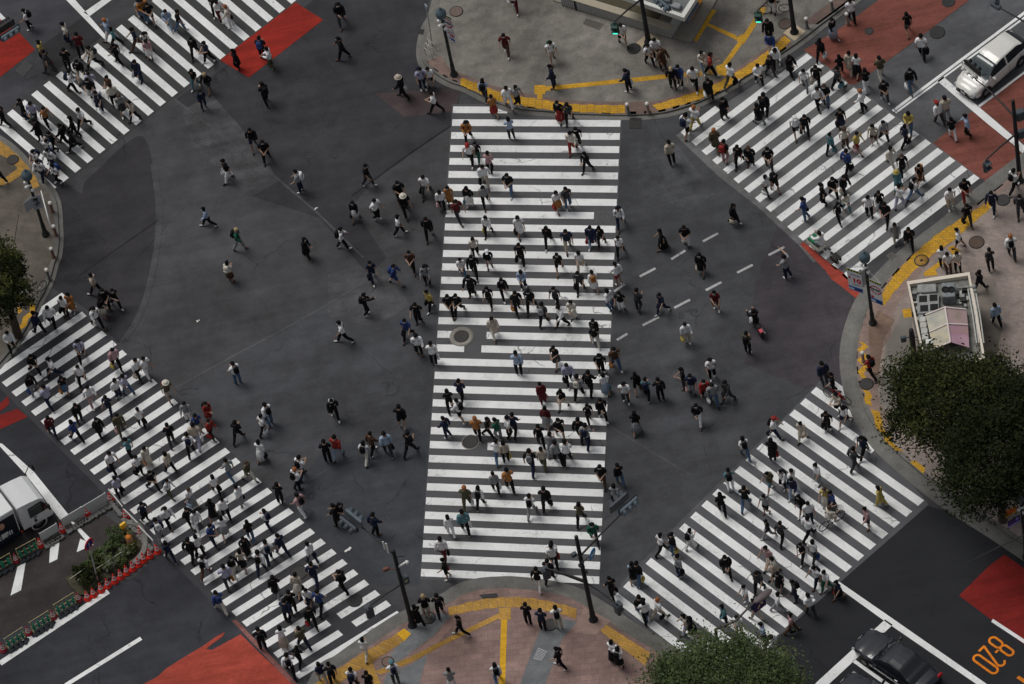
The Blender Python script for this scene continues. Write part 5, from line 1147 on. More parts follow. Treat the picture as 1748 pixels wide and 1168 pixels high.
for a, b_ in (((795, 625, 3.13), (972, 555, 3.53)), ((972, 555, 3.53), (1165, 575, 3.13)), ((830, 780, 3.13), (995, 705, 3.53)), ((995, 705, 3.53), (1180, 715, 3.13)), ((972, 555, 3.53), (1022, 870, 3.53)), ((860, 935, 3.13), (1022, 870, 3.53))):
    mb.tube([RL(*tl(a[0], a[1]), a[2]), RL(*tl(b_[0], b_[1]), b_[2])], .045, 6)
mb.build('awning_rib', mat('pinkish white rib', alb(200, 188, 184), .6), o)
for k in range(22):
    X, Y = (690 + rnd.random() * 40 + k % 2 * 40, 420 + k * 24) if k < 11 else (1060 + rnd.random() * 110, 400 + (k - 11) * 14)
    a = RL(*tl(X, Y), 2.85); mb = MB(); mb.bbox((a.x, a.y, 2.78), (.12 + rnd.random() * .3, .1 + rnd.random() * .25, .12 + rnd.random() * .2), -.2, b=.02); mb.build('roof_box', (plantm, palebox, trimk)[k % 3], o)
for k in range(5):
    a, b_ = RL(*tl(705 + k * 18, 420), 2.8), RL(*tl(770 + k * 20, 900), 2.8); mb = MB(); mb.tube([a, a.lerp(b_, .4) + Vector((.05 * (k % 2), 0, .02)), b_], .018, 5); mb.build('cable', trimk, o)
mb = MB()
for X, Y in ((800, 640), (860, 930), (1165, 590), (1190, 910)): v = RL(*tl(X, Y), 3.1); mb.tube([(v.x, v.y, 2.7), v], .035, 6)
mb.build('awning_post', plantm, o)
p = G(1563, 628, PAVE); q_ = empty('utility_pole', p); tag(q_, 'thick dark post against the left wall of the small building', 'post'); mb = MB(); mb.lathe([(.16, 0), (.15, 2.9), (.12, 3.4), (.001, 3.42)], n=14); mb.build('pole', blackm, q_); mb = MB(); mb.tube([(-.4, .1, 2.7), (0, 0, 2.8), (.5, -.3, 2.9)], .03, 6); mb.bbox((-.45, .1, 2.6), (.3, .2, .4), b=.04); mb.build('bracket', dgreym, q_)

# ------------------------------------------------------------------ trees and shrubs
bark = mat('bark', alb(62, 54, 46), .95, var=.3, scale=8, bump=.4)
def leafm(nm, c): return mat(nm, c, .8, var=.4, scale=1.2, spec=.08)
LD = [leafm('leaf dark', (.011, .015, .006)), leafm('leaf mid', (.021, .028, .010)), leafm('leaf olive', (.050, .055, .016))]
LG = [leafm('leaf green', (.058, .084, .032)), leafm('leaf bright', (.090, .118, .050)), leafm('leaf deep', (.034, .054, .020))]
def crown_mb(c, rad, ncl, per, leaf, rs, low=-.5, ragged=1.0):
    """leaf clusters filling an uneven ellipsoid shell, most towards the outside"""
    mb = MB(); lobes = [(Vector((rs.gauss(0, 1), rs.gauss(0, 1), rs.gauss(.2, .6))).normalized(), 1 + (rs.uniform(.62, 1.3) - 1) * ragged) for _ in range(13)]
    for _ in range(ncl):
        d = Vector((rs.gauss(0, 1), rs.gauss(0, 1), rs.gauss(.15, .8))).normalized()
        if d.z < low: continue
        k = max(lb[1] * (1 - .54 * ragged + .54 * ragged * max(0, d.dot(lb[0])) ** 4) for lb in lobes)
        r = k * rs.uniform(.3, 1) ** .5; cc = Vector(c) + Vector((d.x * rad[0], d.y * rad[1], d.z * rad[2])) * r
        mi = rs.choice((0, 0, 1, 1, 2)); cs = rs.uniform(.14, .42) * rad[0] / 3.2 * (1.0)
        for _ in range(per):
            q = cc + Vector((rs.gauss(0, cs), rs.gauss(0, cs), rs.gauss(0, cs * .6)))
            a = Vector((rs.gauss(0, 1), rs.gauss(0, 1), rs.gauss(0, .5))).normalized(); b = a.orthogonal().normalized()
            b = (Matrix.Rotation(rs.uniform(0, 6.28), 3, a) @ b); n_ = Vector((0, 0, 1)) - a * a.z
            if n_.length > .1 and rs.random() < .6: b = a.cross(n_.normalized()).lerp(b, .4).normalized()
            s = leaf * rs.uniform(.6, 1.3)
            mb.add([q - a * s, q + b * s * .45, q + a * s, q - b * s * .45], [(0, 1, 2, 3)], mi if rs.random() < .8 else rs.randrange(3))
    return mb
def tree(x, y, zc, lev, rad, lab, mats, seed, ncl=420, per=34, leaf=.13, low=-.5, ragged=1.0):
    rs = random.Random(seed); ctr = G(x, y, zc); o = empty('tree', (ctr.x, ctr.y, lev)); tag(o, lab, 'tree', 'street trees')
    h = zc - lev; mb = MB(); mb.tube([(0, 0, -.1), (.05, .02, h * .35), (-.06, .06, h * .7), (0, 0, h + rad[2] * .4)], [.26, .2, .16, .06], 10)
    for k in range(9):
        a = k * 2.4 + rs.random(); z0 = h * rs.uniform(.35, .85); e = Vector((math.cos(a) * rad[0] * .7, math.sin(a) * rad[1] * .7, h + rs.uniform(-.3, .5) * rad[2])); m_ = Vector((e.x * .4, e.y * .4, z0 + (e.z - z0) * .6))
        mb.tube([(0, 0, z0), m_, e], [.12, .075, .03], 7)
        for _ in range(2): f_ = e + Vector((rs.gauss(0, .6), rs.gauss(0, .6), rs.gauss(.3, .4))); mb.tube([m_, f_], [.04, .012], 5)
    mb.build('trunk', bark, o)
    crown_mb((0, 0, h), rad, ncl, per, leaf, rs, low, ragged).build('crown', mats, o)
    return o
tree(1616, 680, 6.0, PAVE, (4.2, 3.7, 2.4), 'large dark tree hiding the lower end of the small building', [LD[1], LD[2], LD[0]], 11, 620, 52, .10)
tree(1700, 768, 6.5, PAVE, (4.2, 3.7, 2.6), 'very dark dense tree nearest the lower right kerb', LD[:2] + [LD[1]], 12, 700, 46, .105, low=-.9)
tree(1735, 690, 6.0, PAVE, (2.0, 2.0, 1.8), 'dark ragged tree at the right edge beside the larger crowns', LD, 13, 200, 40, .10)
tree(1230, 1214, 5.5, PAVE, (4.6, 4.0, 2.7), 'round bright green tree at the bottom edge', LG, 14, 1000, 70, .085, ragged=.28)
tree(0, 482, 5.0, PAVE, (1.9, 2.6, 2.0), 'dark tree with loose outer sprays at the left edge', LD[1:] + [LD[0]], 15, 330, 40, .10)
0 and tree(1668, 872, 3.4, PAVE, (2.3, 1.8, 2.4), 'low dark tree above the kerb of the dark lane', LD[:2] + [LD[0]], 16, 330, 40, .10, low=-1)
shr = [(205, 920, .6, 'bushy green shrub beneath the yellow warning light', LG), (196, 938, .5, 'dense green shrub beside the round sign', LG), (182, 950, .45, 'pale leaved shrub in the middle of the planted bed', [LG[1], LG[1], LG[0]]), (160, 985, .55, 'dark green shrub by the foot of the round sign', LD), (148, 1000, .5, 'dark shrub at the lower left of the planted bed', LD),
       (226, 944, .4, 'yellow green shrub at the tip of the planted bed', [LG[1], MATS['leaf olive'], LG[0]]), (168, 955, .42, 'yellow green shrub in the middle of the bed behind the round sign', [LG[1], MATS['leaf olive'], LG[0]]), (206, 962, .38, 'small bright shrub behind the cones', [LG[1], LG[0], MATS['leaf olive']]), (155, 972, .42, 'bright shrub left of the sign pole', [LG[1], LG[0], LG[0]]),
       (215, 948, .42, 'pale dusty shrub beside the curved kerb', [mat('leaf dusty', (.13, .14, .10), .7), LG[1], LG[0]]), (190, 972, .5, 'low pale shrub behind the close row of cones', [MATS['leaf dusty'], LG[1], LG[0]]), (138, 982, .4, 'small dark shrub at the far left of the planted bed', LD), (172, 968, .45, 'olive shrub in front of the low rail fence', LD[1:] + [LG[0]])]
for k, (x, y, r, lab, ms) in enumerate(shr):
    p = G(x, y); o = empty('shrub', (p.x, p.y, .12)); tag(o, lab, 'shrub', 'shrubs in the planted bed'); rs = random.Random(50 + k)
    mb = MB()
    for i in range(6): a = i * 1.05; mb.tube([(0, 0, 0), (math.cos(a) * r * .4, math.sin(a) * r * .4, r * .9)], [.02, .008], 5)
    mb.build('stems', bark, o); crown_mb((0, 0, r * .75), (r, r * .9, r * .7), 60, 16, .07, rs).build('leaves', ms, o)
PEOPLE = '''
51 49 W w w k t bpk
118 74 W w cr n t bagg
76 103 W w y k t
86 123 W w dg dg t bagr
140 94 N w mr k t
162 115 SW w be k t bpdg
118 120 N s k k t
199 79 W w te k t
190 69 W w lb w t ho
204 110 W w k k t
236 84 W w n br t
254 89 S w w k t bpk
257 101 S s pk w k
244 33 S w g de t
249 34 S w o de t
259 39 SE w k sk s
290 49 S w lb lb t
240 139 SW w n n t bagw
126 157 E w w k t bpn
140 136 S w k be t
160 158 S w lv k t
159 170 S w k w t
173 190 SW w n n t bpw
192 164 SW s br k t
197 179 S w cr k t
211 194 S w g dg k hb
309 53 E w k de t
369 25 S w k k t
376 34 SE w w mr t
395 46 W w cr w t ho bagk
334 96 S w k k t hl
358 106 SW w n k t
407 118 W w k k c hl
450 100 N s k k t bpb
465 117 W w w kh t
335 150 S w k te t hl
357 156 S w k sk s hy
349 186 S w n n t
456 177 NW w k k t bpk
584 41 S w k dg t bpk
587 100 W w k k t
690 167 W w k k t hatbe bagw
723 153 S s lv n t bpn
736 148 S s w k s bagw
745 192 W w w k t
829 170 N w lb dg t bpk hl
870 184 S w w w t
866 93 S w mr br t
880 17 S w w mr t
944 105 S w w be s bpgn
946 149 W s n n t bagk
1064 76 SE w w k s
1110 110 SE w w k t bpk
1122 101 S s w k t
1133 118 SE s br dg c hb
1074 155 W s n k t bagw
1150 151 S w k k t hy
1162 147 S s b k t
885 181 SE w g k t
1320 22 S s k w t
1314 69 S s k k t
1318 94 S s b w t
1201 120 SE w cr lb t
1215 128 E w r k t
1187 151 S w w k t
1212 167 S w k k c bagw
1249 146 NE w w kh t bagk
1297 144 SE w w k t
1316 129 SE w k dg t hb
1327 117 S w w k t bpw
1350 127 SE w k k c
1375 151 S w w g t
1396 146 S w k k t bagbe
1398 185 SE w w k t
1411 181 S w k de t hb
1431 151 NE w dg k t bagte
1436 129 N w k k t hl
1452 125 N w be be c
1402 103 N w k k t hl bagw
1423 66 SE w k lb k
1455 37 N w w k t
1551 57 N w k sk s
1575 98 N w w k t bagk
1556 153 S w k de t bagw
1464 128 N w w k k
1480 154 N w k w t
1505 134 N w kh cr t
1511 172 SE w k dg t
1474 190 W w w k t ho
10 216 W w k k t
45 205 W w k n t
62 209 S w lv dg t
82 215 SE w o k t
144 219 SW w w k t
231 206 SW w be k t
69 238 W w k k c
113 247 W w k k t
128 256 W w k k c bagw
130 233 W w k k t hl bagw
94 259 SW w k k t
89 272 SW w w n t bpn
91 288 SW w w n t bpn
100 313 SW w w k t bpb
67 291 SW w w n t bpn
74 308 SW w w n t bpn
3 314 W w k k t
434 253 S w k n s
456 274 S w k k t
391 308 SW w k w t bagw
514 327 W s g n t bpw
357 386 W w lb k t bagk
845 199 N w o r k
874 236 N w lb dg t
801 241 S w o k t bpk
805 279 S w w k t hatr
817 275 S w k gn t
838 296 N w pk k t
830 317 S w w be t bagk
630 317 E w k dg t
685 344 S w k k t
694 365 S w k k t hatcr
729 333 S w w dg t bagk
756 357 S w w k t bagpk
770 350 S w o o k bagw
803 353 S w k w k bagte
830 350 S w g k t
872 331 S w k de t
609 376 S w k w k bagk
645 375 SE w w k t
784 377 SE w mr dg t
957 206 S w k r k
973 208 S w dg k t
979 259 S w cr r t
988 253 S w k dg t bago
1004 293 SW w k k t
954 359 SE w w o k bagr
971 356 S w dg de t
1060 386 S w w n t bpn
1148 280 NW w be k t
1174 233 NE w w sk s bpn
1188 218 NE w w y t ho
1237 202 SE s k k c
1297 211 NW w k g c
1307 199 N w k k t bpk
1360 232 S w w k s hatw
1377 231 S w k k t bagk
1223 256 N w kh kh c ho
1239 277 NE w k pk t bpr
1263 281 S w k k t bagbe
1282 284 S w k k c hb
1314 288 S w k dg t
1309 333 SE w w k t bagw
1324 327 SE w k k s hl bpk
1254 381 SE w k k c hl bagbe
1376 375 W w b de t bagk
1407 349 W w k k t bagk
1424 338 SE w k k t
1443 332 SE w k k t bagbe
1446 362 SE w cr te t
1433 377 SE w k k t
1419 262 NE w te k t bagte
1447 293 NE w b k t bagk
1444 253 SE w cr br t hb
1437 219 S s k n k bagk
1465 260 SE w y r s bagpk
1493 247 S w be br s
1510 241 SE w g k t
1546 247 NE w n k t bagk
1554 225 S w y de t
1604 211 NW w w dg t hatr
1617 205 NW w be g t
1627 237 N w k w t
1653 233 W w lb k t
1522 284 SE w cr cr t
1542 299 SE w k k t hb
1572 314 S w k br k bpo
1534 324 S w te te c haty
1562 339 NE w w de t bpk
1537 354 NE w w lv t
1649 342 S w k r t
1624 357 S w w be t
1485 370 S w w k t
1503 358 S w k k t bagw
1514 382 S w k k t
1695 362 S w n n t
1653 384 S w k dg t bagk
1731 326 NE w w k t bpk
1743 368 S w dg dg t
166 502 W w be k t
199 524 SE w k k t
184 529 S s k k t
178 541 SE w k cr k
168 558 SE w w k t bpk
114 540 S s w k t bagk
125 533 S s o o k
91 558 S w w k t
69 569 NW w n k t
410 426 E w gn g t bpk hy
395 480 NE s cr br k bpcr hl
525 440 E w k k c hl
587 424 E w w k t bpk
683 400 E w w k t
734 407 S w k k t
705 462 S w br k t
638 479 S w n n t bagk
677 486 E w b b s bpb
731 486 S s g k t bpk
736 528 SW w y k t bagk
627 538 E w k k t bpk pt
716 552 S w k k t
698 578 S w b k t bagk
835 401 S w w k t bagy
813 438 S w cr k t hl bagw
837 459 S w k g s hatw
791 472 S w w de t
811 471 S w k k t
807 506 S w k k t
837 522 S w k k t
861 507 S w k k t hl
770 536 S w k k t
785 536 S w k k t
845 574 S w be cr c hl
889 402 S w w w k bagk
938 419 S w k k t
971 427 S w n be t
1013 420 S w n lb c bagr
1028 419 S w k k t bagw
1060 435 S w w k t
892 451 S w k k t bagk
956 464 S w k k s
993 461 S w w be t
895 493 S w lb k t
992 498 S w dg k t bagk
1016 497 N w w w k bpo
951 522 S w dg k t
885 533 S w k k t bago
908 529 S w k k t
930 554 N w dg k t bpg
961 557 SW w w k t bagk
980 546 S w cr cr c
1057 486 NW w w r s
1043 528 NW w w de t bagr
1062 531 S w k w t
1091 531 NE w dg dg t
1132 534 SW w n n t bagk
1133 425 W w k k m hl
1018 578 S w k g t
1173 420 S w k w t
1199 466 S w k k k bagbe hl
1224 530 S w mr mr s hl
1345 474 NW w g n t pt
1530 413 S w g be c hl
1554 422 S w k k t
1638 423 W w w sk s bagk
1610 456 N s w k t hl
1620 466 S s w br t hl
1636 464 S s cr k t hl
1692 461 N w dg k t
1728 440 N w w dg t bpk ho
1673 497 NE w k k t
1702 555 NW w lb k t bagw
22 599 S w w k t
61 638 SE w k k t
94 644 SW w w n t bagk
142 656 S w w k t bagw
142 615 S w lv k t bpk
201 630 SE w pk k t bagy
239 646 SE w w k t bagbe
253 644 SE w w w t
58 672 SE w k g t bagb
113 673 SE w k de k bago hl
86 694 NW w lv n t
158 692 SE w w pk t
204 680 SE w w n t hl
220 673 NW w lv de t
189 707 S w n n t
209 741 SE w kh kh t bagpk
137 721 SE w k k t hl
91 743 S w mr n t
132 752 NW w b k t
172 744 SE w k k c
244 730 NW w w k t bagk
290 683 SE w kh be s hatcr bpr
407 654 NW s w de t bpk
358 718 SE w r r k bpk
341 740 SE w b be t hl
323 719 S s g w t
363 748 SE w r k t bagr
408 752 N w k k t
462 725 NW w w de t bpk
451 741 NE w w k t bagw
573 714 S w k k t bpw
295 760 N w k dg t
338 760 N w be lv t bagw
589 584 W w w k t
717 606 S w w k t bpk
742 621 N w w k t bagw
789 685 N w n k t
770 701 N w k k t
788 718 NW w w k s bpk
765 747 NW w n n t
817 748 N w o k t ho
836 747 E w k k t
688 730 N w k k s
870 747 NE w w k t
853 750 NW w gn g t
1018 590 S w k cr t
951 623 SW w k dg k
887 639 N w lb k t
973 656 S w lv k t bagk
1053 629 SE w br de t bago
990 679 N w g k t bpcr
1009 671 N w k k t bpk
1028 639 S w k k t bpk
1035 671 N w w lb k bagte hl
928 688 N w mr mr c bagpk
963 697 SW w k cr t
1070 688 S w w dg t bpk
1089 670 N w k k s bagbr hl
1106 680 N w te k t bpn
1129 682 N w k k t bpk
1030 716 S w k k t
1007 721 SE w k k t hl
935 728 N w mr g k bagw
925 762 N w k k t
958 748 S w k k s
992 751 N w k k t bagbe
1004 762 N w g n t bpn
1088 739 N w k g k hl
880 742 N w n k t
1174 586 S w w be t bagy
1278 603 N s kh k t bpk
1217 647 S w w k t bpk
1408 656 NW w n dg t bagk
1169 663 W s k dg t
1183 673 S w n g t bagpk
1206 683 S w r k t
1220 690 S w g de t bagw
1244 685 SW w dg dg t bagk
1193 722 S w k w t
1323 747 E w w n t bpk hatr
1371 752 SW w be cr c
1414 736 S w k k t bagk
1433 706 SW w be k t bpr
1424 671 W w k k t
1443 725 SW w w n s bpk
1488 642 NW w r k t bpk
225 782 NW w te k t
195 805 SE w w k t bagn
254 794 SE w cr cr k bago hl
240 811 SE w w k t bagk
292 806 NW w be k t bagw
263 836 SE w k k t
292 849 SE w w kh t bpn
206 848 NW w lv k t bagk
249 889 SE w n k t
290 899 SE w w k t bpk
275 921 NW w n g t bpw
292 957 NW w n n t
328 777 N w w k t bpn
448 786 N w w w k bagk hl
561 788 N s k k t
578 782 N w r lb t
517 815 NE w w n t bpk
510 836 NE w w k t bpk ho
480 859 N s k k t
517 878 NW w pk w t bpk
395 818 NW w g de t
427 821 SE w kh cr t hb
371 844 NW w w k t hl bagk
329 864 SE w w g k baglb hb
413 863 NW w w g t bagk
388 885 NW w w k t
366 888 N w k k k hl
325 897 SE w k k t
339 902 SE w w w t bagw
366 930 SE w b n t
386 916 N w w g k hl
430 923 N w k de t hl
460 902 NW w w n t bpn
422 947 SE w k k k hl
329 956 N w k k t bagk
343 947 NW w w k t bagw
484 948 NW w n n t
578 897 NW s k k t
626 787 N w w cr t bpk
638 774 NE w br k t
664 776 N w lb dg t bagk
702 775 NE w k k t
585 890 SE w k g t
643 914 NE w n k t
848 841 N w g k t bagw
872 837 N w o k t
799 867 N w kh kh t bagw ho
822 866 N w w k t bpk
771 914 N w w w t hl
796 909 N w te k t bagw
865 788 N w be k t bagy
853 786 N w w de t
758 954 N w w mr t bagk
909 805 N w k n t bpg
929 799 N w be kh t
944 776 N w g g t
954 790 N w g k t
970 790 N w w k t
1030 828 S w k br t
1060 827 N w k de t
1052 860 N w g k t
909 880 N w w g t bpk
934 869 N w k k t bagk
993 893 N w kh k t
1016 926 S w gn dg t bpk
947 959 N w w k t bagr hl
1130 944 NE w w k t hl
1150 946 NE w k de t bagy
1273 781 N w w de t bpk
1320 785 N w k k c bagr hl
1248 836 N w te w t bpk
1274 867 N w k de t
1234 877 N w k k t hl
1181 937 NE w w w t bpk hl
1315 838 SW w kh te s bpkh
1338 834 SW w w k t bpk
1354 836 SE w w w t
1356 849 SW w n lb t
1398 827 SW w w g t
1423 872 SW w b n t bagbe
1368 875 SW w k k s
1383 892 S w w n t bagk
1381 918 NE w w k t
1309 878 SW w g k s hl
1313 918 SW w k g t hl
1335 926 NE w dg k t
1371 957 SW w k k t
1390 957 NE w w dg t bagb
1412 865 S w y cr k hb
1459 801 NE w dg dg t
1475 779 SW w n k t bpk
1504 863 W w y y c bagte hl
1482 902 SW w pk dg s
353 984 N w w br t bpk
402 981 SE w k cr t bagw
391 1001 NW w lv dg t bago
378 1044 NW w b cr t bpb
417 973 N w be k k hl
448 978 N w w n t bpk
462 960 N w w n t bpn
473 1017 N w k g c
511 1013 N w be cr k bagk
539 997 N w n n t
534 960 NW w w n t bagn
493 1061 N w n k t
502 1046 N w k k t
530 1036 S w w n k
549 1044 N w b k t
535 1070 S w k k t bagr
588 1009 NW w k k t bpk
450 1108 NW w k k t bpk
486 1104 N w w be k hl
520 1106 NW w kh n t
513 1136 NE w k k t hl
765 988 W w k k s bagr
716 1068 NW w k k c
730 1053 N s k be s hy
753 1050 N w k k t bpk
789 1084 W w k k t
625 1122 N w w cr t hl
947 966 N w w k t
921 1006 N w k w t
940 993 N w k k t
903 1065 N s k k t
928 1075 N s n k t
955 1072 N s w be t bpk
1047 1020 NW w k k t bagk
1083 993 N w lb k k bpk
1091 996 NE w k de t bagy
1160 983 NE w g n t bagk
1097 1053 N w k de t
1104 1060 N w w k t hl
1126 1056 NE w w be t ho bagk
958 1139 W w k k t
1048 1128 NE s w k k
1059 1139 NE s w k k bpk
1242 983 S w k k t
1313 966 SW w pk be t
1323 983 SW w cr be k hl
1297 1010 SW w dg k t bpk
1332 1007 SW w k k k hl
1359 1026 W w dg n t bpk
1395 1000 SW w w n t bpk
1412 1008 SW w w gn t bagbe
1433 1022 SW w n k k bagr
1330 1044 E w w g t
1385 1051 NW w w dg t
1275 1031 SW s w g t
1292 1058 NW w n be t
1239 1065 SW w te k t bagte
1174 1082 W w be lv t hl
1184 1086 W w k k k hl
1263 1084 S s w k t hl
1306 1098 W w lb dg t
1352 1079 E w pk br t bagk hl
1323 1118 W w w w t
498 1152 N w w k t bpk
552 1164 NW w n be t
570 1168 N w k k t bpk
606 1176 N w w k t bpn
677 1166 N w w dg t bpn hatte
633 1182 N w k k t
773 1176 N w g w t
851 1165 N w w de t bpk
1290 561 Q2 m k w t
1402 431 Q3 m w g t
1421 896 Q1 m cr be t hb
'''
